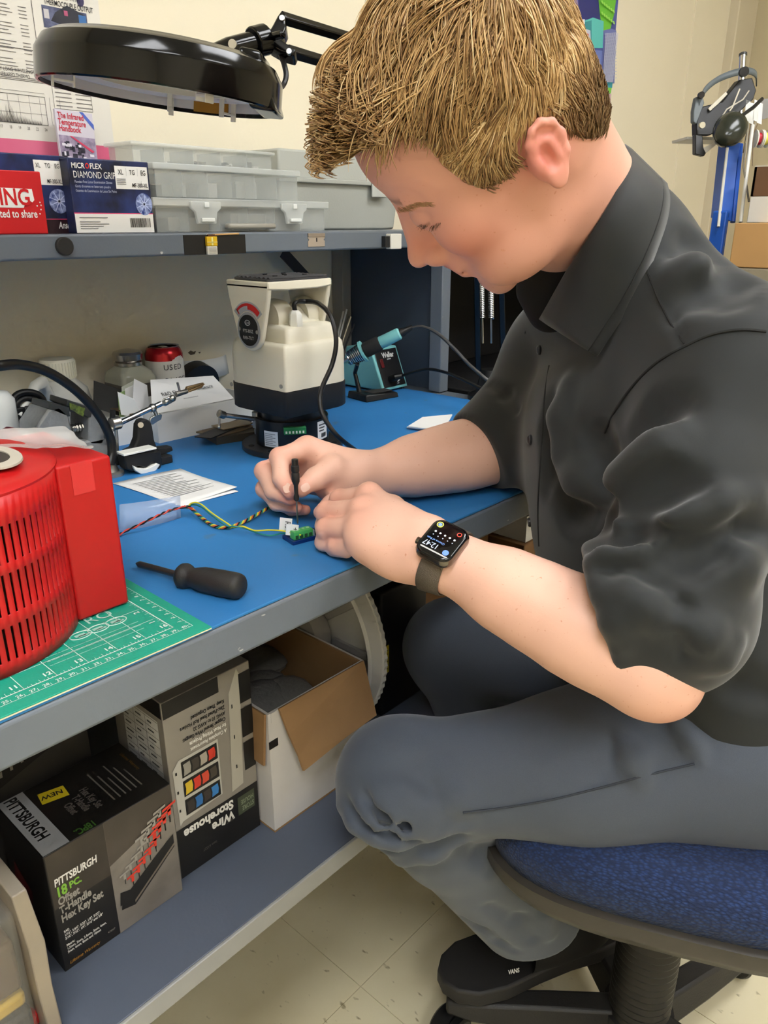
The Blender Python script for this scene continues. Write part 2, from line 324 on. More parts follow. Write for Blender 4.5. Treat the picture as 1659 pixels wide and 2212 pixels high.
prints('print', fr, [(w - 0.042, h - 0.034, w - 0.004, h - 0.006)], m_white_p, t)
text('XL', fr, w - 0.040, h - 0.0145, 0.0075, m_black_p, t, xs=0.7, w=0.0009); text('TG', fr, w - 0.0285, h - 0.0145, 0.0075, m_black_p, t, xs=0.7, w=0.0009); text('EG', fr, w - 0.016, h - 0.0145, 0.0075, m_black_p, t, xs=0.7, w=0.0009)
text('MF-300-XL', fr, w - 0.028, h - 0.032, 0.0068, m_black_p, t, xs=0.62, w=0.0009, bold=0.01)
prints('print', fr, [(w - 0.24, 0.0165, w, 0.0175)], m_pinkline, t); prints('print', fr, [(w - 0.24, 0.0, w, 0.0165)], C(40, 14, 24, 0.5), t, 0.0003)
text('Ansell', fr, w - 0.021, 0.006, 0.0115, m_white_p, t, xs=0.62, bold=0.015, shear=0.2, w=0.0009)
orb(t, fr, w - 0.016, 0.038, 0.013)
# the twin glove box with its end to the room
Y = 0.985; p, q = gy(165, 500, Y), gy(334, 498, Y); hA = gy(150, 340, Y).z - ZS
t, w, d, h, fr = carton('glove_box', 'navy and white glove box with barcode standing end-on beside clear organizers', p.x, q.x, Y, Y + 0.095, ZS, hA, m_cloud, tilt=0.0)
prints('print', fr, [(0.0006, 0.0006, w - 0.0006, 0.0235)], m_white_p, t); prints('print', fr, [(0.0, 0.0235, w, 0.0248)], m_pinkline, t)
text('MICR', fr, 0.004, h - 0.0115, 0.0088, m_white_p, t, xs=0.85, bold=0.02); text('O', fr, 0.0225, h - 0.0115, 0.0088, C(214, 50, 40, 0.5), t, xs=0.75, bold=0.03); text('FLEX', fr, 0.0285, h - 0.0115, 0.0088, m_white_p, t, xs=0.85, bold=0.02)
text('DIAMOND GRIP', fr, 0.005, h - 0.0225, 0.0112, m_white_p, t, xs=0.72)
for k, s in enumerate(('Powder-Free Latex Examination Gloves', "Gants d'examen en latex sans poudre", 'Guantes de Examinacion de Latex Sin Polvo')):
    text(s, fr, 0.006, h - 0.0285 - 0.0052 * k, 0.0044, C(190, 195, 215, 0.5), t, xs=0.72)
prints('print', fr, [(w - 0.0505, h - 0.034, w - 0.003, h - 0.0065)], m_white_p, t)
for s, a in (('XL', 0.046), ('TG', 0.030), ('EG', 0.0135)): text(s, fr, w - a, h - 0.0165, 0.0085, m_black_p, t, xs=0.72, w=0.0009, bold=0.008)
prints('print', fr, [(w - 0.0345, h - 0.018, w - 0.0342, h - 0.0085), (w - 0.018, h - 0.018, w - 0.0177, h - 0.0085)] + [(w - 0.049, h - 0.0225 - 0.002 * k, w - 0.036, h - 0.0216 - 0.002 * k) for k in range(4)], m_grey_p, t, 0.0009)
text('MF-300-XL', fr, w - 0.0275, h - 0.0315, 0.0072, m_black_p, t, xs=0.7, w=0.0009, bold=0.012)
orb(t, fr, w - 0.0125, 0.036, 0.0125)
b = []; x = w - 0.036
random.seed(3)
while x < w - 0.006: ww = random.choice((0.0003, 0.0006, 0.0009)); b.append((x, 0.007, x + ww, 0.0185)); x += ww + random.choice((0.0005, 0.0008))
prints('barcode', fr, b, m_black_p, t, 0.0009)
prints('print', fr, [(0.006, 0.0185, 0.045, 0.0195)] + [(0.006, 0.0055 + 0.0027 * k, 0.03 + 0.02 * ((k * 7) % 5) / 5, 0.0063 + 0.0027 * k) for k in range(4)], C(120, 120, 124, 0.6), t, 0.0009)
# clear organizers
m_clear = M('milky_plastic', (204, 208, 204), 0.28, alpha=0.26, spec=0.5); m_clear2 = M('milky_plastic_edge', (222, 226, 222), 0.3, alpha=0.45)
def tray_box(name, label, x0, x1, y0, y1, z0, z1, ncol, tilt=0.0, lid=0.006, inset=0.006):
    t = thing(name, label, 'organizer', (x0, y0, z0), tilt, 'clear plastic organizers stacked on the riser'); w, d, h = x1 - x0, y1 - y0, z1 - z0; i = inset; k = 0.0012; hb = h - lid
    for nm, lo, hi in (('bottom', (i, i, 0), (w - i, d - i, k)), ('side', (i, i, k), (w - i, i + k, hb)), ('side', (i, d - i - k, k), (w - i, d - i, hb)), ('side', (i, i + k, k), (i + k, d - i - k, hb)), ('side', (w - i - k, i + k, k), (w - i, d - i - k, hb))):
        MB().box(lo, hi).build(nm, m_clear, t)
    for c_ in range(1, ncol): x = i + (w - 2 * i) * c_ / ncol; MB().box((x, i + k, k), (x + 0.001, d - i - k, hb - 0.001)).build('divider', m_clear2, t)
    MB().box((0, 0, hb), (w, d, h)).build('lid', m_clear2, t, bevel=0.0015)
    return t, w, d, h
Y = 0.985; xr = gy(712, 498, Y).x; xl = gy(337, 498, Y).x; z1 = gy(520, 431, Y).z
t, w, d, h = tray_box('organizer_case', 'widest clear organizer case with two front latches and a handle', xl, xr, Y, 1.12, ZS, z1, 6, lid=0.011)
for px in (442, 632):
    a = gy(px, 460, Y).x - xl
    MB().prism([(a - 0.026, -0.0005, h - 0.004), (a + 0.026, -0.0005, h - 0.004), (a + 0.026, -0.0005, h - 0.013), (a + 0.019, -0.0005, h - 0.018), (a + 0.016, -0.0005, h - 0.034), (a - 0.016, -0.0005, h - 0.034), (a - 0.019, -0.0005, h - 0.018), (a - 0.026, -0.0005, h - 0.013)], (0, -0.005, 0)).build('latch', m_clear2, t, bevel=0.0012)
    MB().box((a - 0.011, -0.009, h - 0.031), (a + 0.011, -0.0056, h - 0.026)).box((a - 0.004, -0.0075, h - 0.012), (a + 0.004, -0.0056, h - 0.005)).build('latch_tab', M('milky_plastic_solid', (240, 242, 238), 0.35, alpha=0.9), t, bevel=0.0006)
a, b_ = gy(487, 480, Y).x - xl, gy(590, 480, Y).x - xl
MB().box((a, -0.008, 0.004), (b_, 0.004, 0.012)).build('handle', M('handle_smoked', (168, 164, 152), 0.35, alpha=0.85), t, bevel=0.003)
MB().box((0.04, 0.03, 0.002), (0.11, 0.11, 0.02)).build('contents', C(196, 190, 176, 0.7), t); MB().box((0.15, 0.03, 0.002), (0.22, 0.11, 0.026)).build('contents', C(170, 168, 160, 0.7), t)
Y2 = 0.992; xl2, xr2 = gy(337, 432, Y2).x, gy(650, 400, Y2).x; z2 = gy(500, 360, Y2).z
t, w, d, h = tray_box('organizer_tray', 'mid-sized clear organizer tray in the middle of the stack', xl2, xr2, Y2, 1.118, z1 + 0.0005, z2, 6, lid=0.009, inset=0.004)
for k, (a, e, cc) in enumerate(((0.03, 0.07, (190, 192, 186)), (0.09, 0.125, (204, 204, 198)), (0.16, 0.2, (180, 182, 178)))): MB().box((a, 0.03, 0.002), (e, 0.11, 0.018 + 0.004 * k)).build('contents', C(*cc, 0.7), t)
Y3 = 1.086; xl3, xr3 = gy(287, 355, Y3).x, gy(600, 355, Y3).x; z3 = gy(450, 317, Y3).z
t, w, d, h = tray_box('organizer_tray', 'small clear organizer tray with dark bits on top of the stack', xl3, xr3, Y3, 1.16, z2 + 0.0005, z3, 5, tilt=0.02, lid=0.005, inset=0.005)
random.seed(5)
for k in range(16):
    a = 0.06 + random.random() * (w - 0.09); MB().box((0, 0, 0), (0.008 + random.random() * 0.01, 0.03, 0.003 + 0.01 * random.random()), Matrix.Rotation(random.uniform(-0.5, 0.5), 3, 'Y'), (a, 0.012, 0.004)).build('contents', C(*random.choice(((62, 62, 64), (120, 118, 112), (150, 140, 120), (205, 203, 196))), 0.6), t)
# grey tool case
Yt = 1.126; xl4 = gy(601, 335, Yt).x; z4 = gy(690, 326, Yt).z; zs4 = gy(700, 390, Yt).z; x5 = xl4 + 0.33
t = thing('tool_case', 'grey plastic tool case behind the bent head', 'case', (xl4, Yt, ZS)); m_tc = M('grey_case_plastic', (172, 174, 166), 0.55, bump=(400, 0.2)); w = x5 - xl4; hh = z4 - ZS; hs = zs4 - ZS
MB().hexa([(0.012, 0.012, 0), (w - 0.012, 0.012, 0), (w - 0.012, 0.122, 0), (0.012, 0.122, 0), (0.004, 0.004, hs - 0.002), (w - 0.004, 0.004, hs - 0.002), (w - 0.004, 0.128, hs - 0.002), (0.004, 0.128, hs - 0.002)]).build('body', m_tc, t, bevel=0.004)
MB().hexa([(0, 0, hs), (w, 0, hs), (w, 0.132, hs), (0, 0.132, hs), (0.006, 0.006, hh), (w - 0.006, 0.006, hh), (w - 0.006, 0.126, hh), (0.006, 0.126, hh)]).build('lid', m_tc, t, bevel=0.004)
MB().box((-0.003, -0.003, hs - 0.005), (w + 0.003, 0.135, hs + 0.003)).build('rim', m_tc, t, bevel=0.0015)
a = gy(808, 410, Yt).x - xl4; MB().box((a - 0.012, -0.007, hs - 0.026), (a + 0.03, -0.0032, hs + 0.006)).build('latch', M('grey_latch', (188, 190, 184), 0.45), t, bevel=0.0015)
# ------------------------------------------------------------------ wall posters
YW1 = 1.2692
def wp(px, py): p = gy(px, py, YW1); return (p.x, p.z)
def wall_poly(name, polys, mat, parent, lift):
    b = MB()
    for poly in polys: b.quad(*[(x, -lift, z) for x, z in [wp(*q) for q in poly]])
    return b.build(name, mat, parent)
po = thing('wall_poster', 'white technical poster with chart and pink band above the glove boxes', 'poster', (0, YW1, 0))
xr = wp(230, 170)[0]; zb = wp(230, 345)[1]
m_poster = M('poster_paper', (226, 222, 212), 0.45, var=(4, 0.3), rgb2=(214, 208, 200))
MB().box((0.0, -0.0008, zb), (xr, 0.0, 1.62)).build('sheet', m_poster, po)
def pr_px(name, rects, mat, lift): wall_poly(name, [[(a, b_), (c_, b_ + (c_ - a) * 0.05), (c_, d_ + (c_ - a) * 0.05), (a, d_)] for a, b_, c_, d_ in rects], mat, po, lift)
zp = wp(100, 303)[1]
b = MB(); b.quad((0, -0.0012, zb), (xr, -0.0012, zb), (xr, -0.0012, zp - 0.002), (0, -0.0012, zp)); b.build('pink_band', M('poster_pink', (212, 84, 124), 0.45, var=(6, 0.5), rgb2=(226, 130, 156)), po)
frw = F((0, -0.0010, 0), (1, 0, 0), (0, 0, 1))
ink = C(52, 50, 52, 0.6); lt = C(120, 116, 116, 0.6)
def wrect(px0, py0, px1, py1): a = wp(px0, py0); c_ = wp(px1, py1); return (a[0], c_[1], c_[0], a[1])
def outline(r, k=0.0008): x0, z0, x1, z1 = r; return [(x0, z0, x1, z0 + k), (x0, z1 - k, x1, z1), (x0, z0, x0 + k, z1), (x1 - k, z0, x1, z1)]
r1 = wrect(-60, -30, 82, 112); r2 = wrect(-60, 160, 96, 178); r3 = wrect(-60, 192, 104, 272); r4 = wrect(99, 100, 200, 243)
prints('print', frw, outline(r1) + outline(r2, 0.0006) + outline(r3, 0.0006) + outline(r4, 0.0005), ink, po)
L = []
for k in range(22):
    if k % 5: L.append((r1[2] - 0.062, r1[3] - 0.010 - k * 0.0046, r1[2] - 0.062 + 0.022 + 0.012 * ((k * 5) % 4) / 4, r1[3] - 0.0091 - k * 0.0046)); L.append((r1[2] - 0.022, r1[3] - 0.010 - k * 0.0046, r1[2] - 0.010, r1[3] - 0.0091 - k * 0.0046))
for k in range(9): L.append((r4[0] + 0.004, r4[1] + 0.004 + k * 0.006, r4[0] + 0.03, r4[1] + 0.0052 + k * 0.006)); L.append((r4[0] + 0.037, r4[1] + 0.004 + k * 0.006, r4[0] + 0.063, r4[1] + 0.0052 + k * 0.006))
prints('print', frw, L, lt, po)
prints('print', frw, [(r3[0] + 0.016 * k, r3[1], r3[0] + 0.016 * k + 0.0004, r3[3]) for k in range(9)] + [(r3[0], r3[1] + 0.0145 * k, r3[2], r3[1] + 0.0145 * k + 0.0004) for k in range(1, 4)], lt, po)
random.seed(11); sp = []
for k in range(44):
    x = r3[2] - 0.085 + k * 0.0017; hgt = 0.006 + 0.022 * math.exp(-((k - 16) / 11.0) ** 2) * random.uniform(0.3, 1.15); sp.append(((x, r3[1]), (x + 0.0011, r3[1]), (x + 0.0006, r3[1] + hgt)))
prints('print', frw, sp, C(24, 22, 24, 0.6), po, 0.0008)
text('VERY LONG WAVELENGTH', frw, r2[2] - 0.010, r2[1] + 0.009, 0.0072, ink, po, align='RIGHT', xs=0.72); text('INFRARED THERMO', frw, r2[2] - 0.022, r2[1] + 0.002, 0.0072, ink, po, align='RIGHT', xs=0.72)
for k, s in enumerate(('16', '17', '18', '19', '20', '22', '24')): text(s, frw, r3[2] - 0.088 + 0.0135 * k, r3[1] - 0.008, 0.006, ink, po, xs=0.7)
a = wp(94, 8); text('THERMOCOUPLE OUTPUT', frw, a[0], a[1], 0.0105, ink, po, xs=0.62, bold=0.01); text('SENSORS WITH', frw, a[0] + 0.012, a[1] + 0.0105, 0.0105, ink, po, xs=0.62, bold=0.01)
r = wrect(88, 10, 191, 76)
prints('photo', frw, [r], M('poster_photo', (48, 54, 84), 0.4, var=(60, 0.9), rgb2=(120, 126, 160)), po)
prints('photo', frw, [((r[0] + 0.012, r[1] + 0.01), (r[0] + 0.035, r[1] + 0.006), (r[0] + 0.06, r[1] + 0.012), (r[0] + 0.066, r[1] + 0.026), (r[0] + 0.04, r[1] + 0.034), (r[0] + 0.02, r[1] + 0.022))], C(40, 42, 54, 0.4), po, 0.0007)
prints('photo', frw, [(r[0] + 0.034, r[1] + 0.02, r[0] + 0.040, r[3] - 0.002)], C(176, 84, 118, 0.4), po, 0.0009); prints('photo', frw, [(r[2] - 0.014, r[3] - 0.016, r[2] - 0.002, r[3] - 0.004)], C(60, 110, 170, 0.4), po, 0.0009)
prints('photo', frw, [(r[0] + 0.002, r[1] + 0.012, r[0] + 0.010, r[1] + 0.024)], C(200, 196, 200, 0.4), po, 0.0009)
a = wp(112, 92); text('ECONOMY', frw, a[0], a[1], 0.009, ink, po, xs=0.62)
b = MB(); a = wp(172, 2); b.quad(*[frw.p(a[0] + 0.006 * math.cos(q), a[1] + 0.008 * math.sin(q), 0.0006) for q in np.linspace(0, 2 * PI, 18, endpoint=False)]); b.build('emblem', C(60, 54, 90, 0.5), po)
# handbook leaning on the wall above the glove boxes
bl, br, tl, tr_ = gy(133, 350, 1.235), gy(212, 350, 1.235), gy(134, 236, 1.245), gy(211, 254, 1.245)
hb = thing('handbook', 'thin handbook with red title leaning behind the glove boxes', 'book', (bl.x, 1.235, 1.166))
w = br.x - bl.x; hgt = tl.z - 1.166
Rb = Matrix.Rotation(-0.07, 4, 'X'); hb.rotation_euler = (-0.07, 0.035, 0)
MB().box((0, 0, 0), (w, 0.006, hgt)).build('cover', M('handbook_cover', (206, 200, 212), 0.35), hb, bevel=0.0006)
fr = F((0, 0, 0), (1, 0, 0), (0, 0, 1)); mr = C(196, 34, 60, 0.5)
text('The Infrared', fr, 0.003, hgt - 0.012, 0.0115, mr, hb, xs=0.72, bold=0.02); text('Temperature', fr, 0.003, hgt - 0.021, 0.0115, mr, hb, xs=0.72, bold=0.02); text('Handbook', fr, 0.003, hgt - 0.030, 0.0115, mr, hb, xs=0.72, bold=0.02)
prints('print', fr, [((w - 0.022, hgt), (w - 0.016, hgt), (w, hgt - 0.016), (w, hgt - 0.024))], C(74, 100, 190, 0.5), hb)
prints('photo', fr, [(0.001, 0.001, w - 0.001, hgt - 0.036)], M('handbook_photo', (176, 160, 186), 0.4, var=(90, 0.9), rgb2=(96, 84, 110)), hb)
random.seed(9)
prints('photo', fr, [(x, z, x + random.uniform(0.003, 0.009), z + random.uniform(0.004, 0.010)) for x, z in [(random.uniform(0.002, w - 0.012), random.uniform(0.002, hgt - 0.05)) for _ in range(26)]], C(44, 42, 58, 0.4), hb, 0.0007)
prints('photo', fr, [(x, z, x + random.uniform(0.003, 0.008), z + random.uniform(0.003, 0.006)) for x, z in [(random.uniform(0.002, w - 0.012), random.uniform(0.002, hgt - 0.05)) for _ in range(16)]], C(226, 220, 230, 0.4), hb, 0.0009)
prints('photo', fr, [((0.018, hgt - 0.036), (0.022, hgt - 0.036), (w - 0.004, 0.03), (w - 0.008, 0.028))], C(206, 60, 96, 0.4), hb, 0.001)
# painted poster on the wall right of the head
pt = thing('painting', 'painted paper of blue buildings and a green tree behind the head', 'painting', (0, YW1, 0))
c0, c1, c2, c3 = wp(1130, 300), wp(1312, 262), wp(1336, -10), wp(1150, -120)
b = MB(); b.prism([(x, 0, z) for x, z in ((c0[0], c0[1]), (c1[0], c0[1]), (c1[0] + 0.002, c1[1]), (c2[0], c2[1]), (c2[0] + 0.004, c3[1] + 0.05), (c0[0], c3[1] + 0.05))], (0, -0.0008, 0)); b.build('sheet', M('painting_blue', (88, 102, 172), 0.5, var=(14, 0.8), rgb2=(54, 62, 138)), pt)
for nm, poly, col in (('building', [(1200, 0), (1262, 0), (1262, 50), (1240, 70), (1200, 30)], (132, 126, 196)), ('building', [(1248, 0), (1300, 0), (1298, 45), (1250, 40)], (46, 52, 122)), ('tree', [(1292, 0), (1330, 0), (1326, 30), (1318, 62), (1303, 66), (1296, 40)], (110, 196, 62)),
                      ('house', [(1262, 45), (1280, 38), (1303, 46), (1302, 104), (1278, 104), (1264, 70)], (96, 200, 196)), ('house', [(1262, 48), (1277, 44), (1277, 104), (1268, 100)], (60, 150, 160)), ('sign', [(1250, 58), (1274, 66), (1276, 104), (1256, 100)], (206, 206, 228)), ('sign_bar', [(1264, 72), (1270, 73), (1270, 92), (1264, 91)], (210, 40, 44)),
                      ('building', [(1256, 104), (1300, 110), (1296, 190), (1284, 186)], (110, 128, 196)), ('fence', [(1302, 66), (1320, 62), (1330, 66), (1326, 180), (1298, 184)], (116, 126, 190)), ('roof', [(1250, 42), (1262, 42), (1262, 52), (1252, 52)], (232, 232, 240)),
                      ('pond', [(1294, 178), (1322, 178), (1321, 190), (1298, 190)], (50, 150, 170)), ('grass', [(1298, 188), (1320, 190), (1318, 202), (1302, 202)], (120, 200, 80)), ('ground', [(1300, 203), (1319, 203), (1314, 262), (1300, 262)], (206, 176, 190))):
    wall_poly(nm, [poly], C(*col, 0.5), pt, 0.0010 + 0.0002 * (hash(nm) % 1 + len(pt.children) * 0.5))
L = []
for k in range(14): L.append([(1304 + k * 2.0, 72), (1305 + k * 2.0, 72), (1299 + k * 1.6, 178), (1298 + k * 1.6, 178)])
wall_poly('fence_wire', L, C(196, 200, 226, 0.5), pt, 0.0062)
wall_poly('fence_wire', [[(1302, 74 + k * 7), (1328, 70 + k * 7), (1328, 71 + k * 7), (1302, 75 + k * 7)] for k in range(15)], C(176, 184, 220, 0.5), pt, 0.0064)
wall_poly('tree_stroke', [[(1294 + (k * 5) % 30, 2 + k * 4), (1297 + (k * 5) % 30, 2 + k * 4), (1299 + (k * 5) % 30, 9 + k * 4), (1296 + (k * 5) % 30, 9 + k * 4)] for k in range(12)], C(160, 226, 96, 0.5), pt, 0.0066)

sc = wall_poly('scuff', [[(406, 762), (412, 757), (418, 760), (424, 758), (421, 765), (412, 767)], [(428, 761), (434, 760), (432, 764)]], C(96, 84, 66, 0.8), None, 0.0); sc.location = (0, YW1 + 0.0004, 0); sc.parent = bpy.data.objects['wall_back']
# ------------------------------------------------------------------ magnifier lamp
m_gloss = M('gloss_black', (9, 9, 10), 0.13, spec=0.4); m_blk = M('black_plastic', (22, 22, 23), 0.42); m_blk_m = M('matte_black', (24, 24, 25), 0.75)
m_chrome = M('chrome', (205, 205, 205), 0.18, 1.0); m_steel_b = M('bright_steel', (188, 186, 180), 0.3, 1.0)
m_milk = M('milk_white', (238, 238, 230), 0.4)
ml = thing('magnifier_lamp', 'black ring magnifier lamp on a sprung arm above the bench', 'lamp', (1.33, 1.0, 0.80))
OW = Vector(ml.location)
LC = PD(352, 214, 0.775); zz = Vector((0, 0, 1)); rr = Vector(CR); hh_ = Vector(_h)
nn = (zz + rr * 0.115 - hh_ * 0.012).normalized(); lx = (rr - nn * rr.dot(nn)).normalized(); ly = nn.cross(lx)
RL = Matrix((lx, ly, nn)).transposed(); lo_ = LC - OW
def lp(x, y, z): return RL @ Vector((x, y, z)) + lo_
Rr = 0.1185
MB().lathe([(0.066, 0.040), (0.066, 0.043), (0.102, 0.043), (0.1115, 0.038), (Rr - 0.0005, 0.027), (Rr, 0.024), (Rr, 0.0015), (Rr - 0.001, 0.0), (Rr - 0.0035, 0.0), (Rr - 0.0035, 0.023), (0.100, 0.037), (0.066, 0.040)], 72, o=lo_, R=RL, cap=False).build('shade', m_gloss, ml, smooth=True, angle=28)
MB().lathe([(Rr - 0.004, 0.004), (Rr - 0.005, 0.024), (0.101, 0.0355), (0.067, 0.0385)], 72, o=lo_, R=RL, cap=False).build('reflector', M('reflector_white', (226, 226, 230), 0.35), ml, smooth=True)
pts = [lp(0.094 * math.cos(a), 0.094 * math.sin(a), 0.019) for a in np.linspace(0, 2 * PI, 49)]
MB().tube(pts, 0.0085, 10, cap=False).build('ring_tube', M('fluorescent_tube_off', (222, 222, 226), 0.3), ml, smooth=True)
MB().lathe([(0.0, 0.030), (0.03, 0.0325), (0.066, 0.038), (0.066, 0.0415), (0.03, 0.046), (0.0, 0.0475)], 48, o=lo_, R=RL).build('lens', M('lens_glass', (240, 245, 245), 0.02, trans=1.0, ior=1.5), ml, smooth=True)
MB().lathe([(0.066, 0.012), (0.068, 0.012), (0.068, 0.040), (0.066, 0.040), (0.066, 0.012)], 48, o=lo_, R=RL, cap=False).build('lens_rim', m_milk, ml, smooth=True, angle=30)
# yellow rating label on the reflector's far side, clips that hold the tube
b = MB()
for k in range(6):
    a0 = math.radians(66 + k * 3.6); a1 = math.radians(66 + (k + 1) * 3.6); r_ = Rr - 0.0055
    b.quad(lp(r_ * math.cos(a0), r_ * math.sin(a0), 0.002), lp(r_ * math.cos(a1), r_ * math.sin(a1), 0.002), lp(r_ * math.cos(a1), r_ * math.sin(a1), 0.022), lp(r_ * math.cos(a0), r_ * math.sin(a0), 0.022))
b.build('rating_label', C(176, 126, 34, 0.5), ml)
for a, sz in ((-150, 1.0), (-52, 1.25), (58, 0.9), (100, 0.8)):
    a = math.radians(a); c0 = lp(0.094 * math.cos(a), 0.094 * math.sin(a), 0); Rz = RL @ Matrix.Rotation(a, 3, 'Z')
    MB().box((-0.0105, -0.0035 * sz, -0.004), (-0.0085, 0.0035 * sz, 0.035), Rz, c0).box((0.0085, -0.0035 * sz, -0.006), (0.0105, 0.0035 * sz, 0.035), Rz, c0).box((-0.0105, -0.0035 * sz, -0.0005), (0.0105, 0.0035 * sz, 0.0015), Rz, c0).build('tube_clip', m_milk, ml, bevel=0.0005)
# ballast housing on the side towards the arm
MB().hexa([lp(*q) for q in ((0.094, -0.045, -0.002), (0.119, -0.036, -0.002), (0.119, 0.036, -0.002), (0.094, 0.045, -0.002), (0.080, -0.040, 0.050), (0.100, -0.030, 0.050), (0.100, 0.030, 0.050), (0.080, 0.040, 0.050))]).build('ballast_housing', m_gloss, ml, bevel=0.004, seg=3)
# tilt joint
Kn = PD(600, 78, 0.80) - OW; J0 = lp(0.052, 0.0, 0.047)
MB().tube([J0, J0 + (Kn - J0) * 0.2, J0 + (Kn - J0) * 0.62], [0.0085, 0.0105, 0.0105], 16).build('tilt_stub', m_gloss, ml, smooth=True)
MB().tube([J0 + (Kn - J0) * 0.58, J0 + (Kn - J0) * 0.80], 0.0145, 18).build('collar', m_gloss, ml, smooth=True, bevel=0.0015)
MB().cyl(J0 + (Kn - J0) * 0.30 - Vector(_h) * 0.012, J0 + (Kn - J0) * 0.30 - Vector(_h) * 0.017 , 0.0042, n=16).build('screw', m_steel_b, ml, smooth=True)
Ee = PD(1040, 168, 1.20) - OW; E2 = PD(1045, 235, 1.20) - OW
k1, k2 = PD(608, 38, 0.80) - OW, PD(622, 110, 0.80) - OW
fw = Vector(CF) * 0.006
MB().prism([PD(x, y, 0.79) - OW for x, y in ((586, 58), (601, 30), (615, 34), (618, 60), (606, 84), (640, 106), (634, 120), (606, 112), (578, 96), (572, 78))], Vector(CF) * 0.02).build('knuckle_plate', m_gloss, ml, bevel=0.002)
for q in ((609, 38), (624, 110), (589, 82)): c0 = PD(q[0], q[1], 0.788) - OW; MB().cyl(c0, c0 + Vector(CF) * 0.004, 0.0028, n=14).build('bolt', m_steel_b, ml, smooth=True)
c0 = PD(587, 80, 0.782) - OW
MB().box((-0.004, -0.018, -0.003), (0.004, 0.012, 0.003), Matrix.Rotation(0.3, 3, 'Y'), c0).build('wing_knob', m_gloss, ml, bevel=0.002)
def bar(a, b_, w, nm):
    d = (b_ - a).normalized(); s = d.cross(Vector(CF)).normalized() * w; q = Vector(CF).cross(d).cross(d).normalized() * w
    MB().hexa([a - s - q, a + s - q, a + s + q, a - s + q, b_ - s - q, b_ + s - q, b_ + s + q, b_ - s + q]).build(nm, m_gloss, ml, bevel=0.0012)
bar(k1, Ee, 0.0047, 'upper_arm_bar'); bar(k2, E2, 0.0047, 'upper_arm_bar')
B0, B1 = PD(1033, 800, 1.52) - OW, PD(1088, 800, 1.52) - OW
el0, el1 = PD(1022, 190, 1.22) - OW, PD(1070, 190, 1.22) - OW
bar(B0, el0, 0.0052, 'lower_arm_bar'); bar(B1, el1, 0.0052, 'lower_arm_bar')
MB().hexa([PD(x, y, dd) - OW for dd in (1.19, 1.23) for x, y in ((1010, 240), (1080, 240), (1080, 150), (1010, 150))]).build('elbow_joint', m_gloss, ml, bevel=0.004)
for (xa, xb) in ((1041, 1042), (1062, 1061)):
    a, b_ = PD(xa - 4, 440, 1.35) - OW, PD(xb, 688, 1.47) - OW; d = b_ - a; u_ = d.orthogonal().normalized(); v_ = d.normalized().cross(u_); P = []
    for k in range(60 * 8): s = k / 480; P.append(a + d * s + (u_ * math.cos(k * PI / 4) + v_ * math.sin(k * PI / 4)) * 0.0046)
    MB().tube(P, 0.0013, 5).build('spring', m_chrome, ml, smooth=True)
    MB().tube([b_, b_ + d.normalized() * 0.012, b_ + d.normalized() * 0.05], [0.0015, 0.002, 0.002], 8).build('spring_hook', m_steel_b, ml, smooth=True)
bc = PD(1060, 830, 1.53) - OW
MB().lathe([(0.045, 0.0), (0.045, 0.03), (0.03, 0.036), (0.02, 0.08), (0.0, 0.08)], 28, o=bc - Vector((0, 0, 0.05))).build('base', m_blk, ml, smooth=True)
# cable looping from the arm into the housing
MB().tube(bez([PD(605, 116, 0.80) - OW, PD(614, 140, 0.80) - OW, PD(618, 165, 0.80) - OW, PD(610, 186, 0.795) - OW, lp(0.112, 0.0, 0.025)], 8), 0.0028, 8).build('cable', m_blk, ml, smooth=True)
# the black cabinet beyond the bench end
cb = thing('storage_cabinet', 'black cabinet standing past the far bench end', 'cabinet', (1.285, 0.86, 0))
MB().box((0, 0, 0), (0.75, 0.40, 0.765)).build('body', M('cabinet_black', (14, 14, 15), 0.6), cb, bevel=0.003)
MB().box((0.0, 0.30, 0.765), (0.75, 0.40, 1.035)).build('back_panel', M('cabinet_black2', (10, 10, 11), 0.7), cb, bevel=0.003)
MB().box((0.735, 0.02, 0.765), (0.75, 0.30, 1.035)).build('side_panel', M('cabinet_black2', (10, 10, 11), 0.7), cb, bevel=0.003)
MB().box((0, 0, 1.036), (0.75, 0.40, 1.05)).build('top_panel', M('cabinet_black2', (10, 10, 11), 0.7), cb, bevel=0.003)
# ------------------------------------------------------------------ pan-tilt head
m_cream = M('cream_enamel', (226, 220, 200), 0.42, bump=(120, 0.08, 0.0006), spec=0.5); m_skirt = M('black_skirt', (28, 28, 29), 0.6, bump=(500, 0.15))
m_base_bk = M('black_gloss_base', (18, 18, 20), 0.28)
pc = Vector((0.765, 0.886, ZM)); pan = thing('pan_tilt_head', 'cream and black motorised pan-tilt head standing on the blue mat', 'pan-tilt unit', pc)
def W2(x, y, z): return (x - pc.x, y - pc.y, z - pc.z)
MB().lathe([(0.0, 0.0), (0.077, 0.0), (0.078, 0.001), (0.078, 0.008), (0.077, 0.009), (0.0, 0.009)], 56).build('base_flange', M('flange_black', (30, 30, 32), 0.45), pan, smooth=True, angle=30)
for a in (200, 250, 300, 160): MB().lathe([(0.0045, 0.009), (0.0045, 0.0096), (0.0, 0.0096)], 12, o=(0.067 * math.cos(math.radians(a)), 0.067 * math.sin(math.radians(a)), 0)).build('bolt_hole', C(10, 10, 10, 0.8), pan)
MB().lathe([(0.0, 0.009), (0.0555, 0.009), (0.0565, 0.010), (0.0565, 0.050), (0.0555, 0.051), (0.05, 0.051), (0.05, 0.066), (0.0, 0.066)], 56).build('motor_drum', m_base_bk, pan, smooth=True, angle=30)
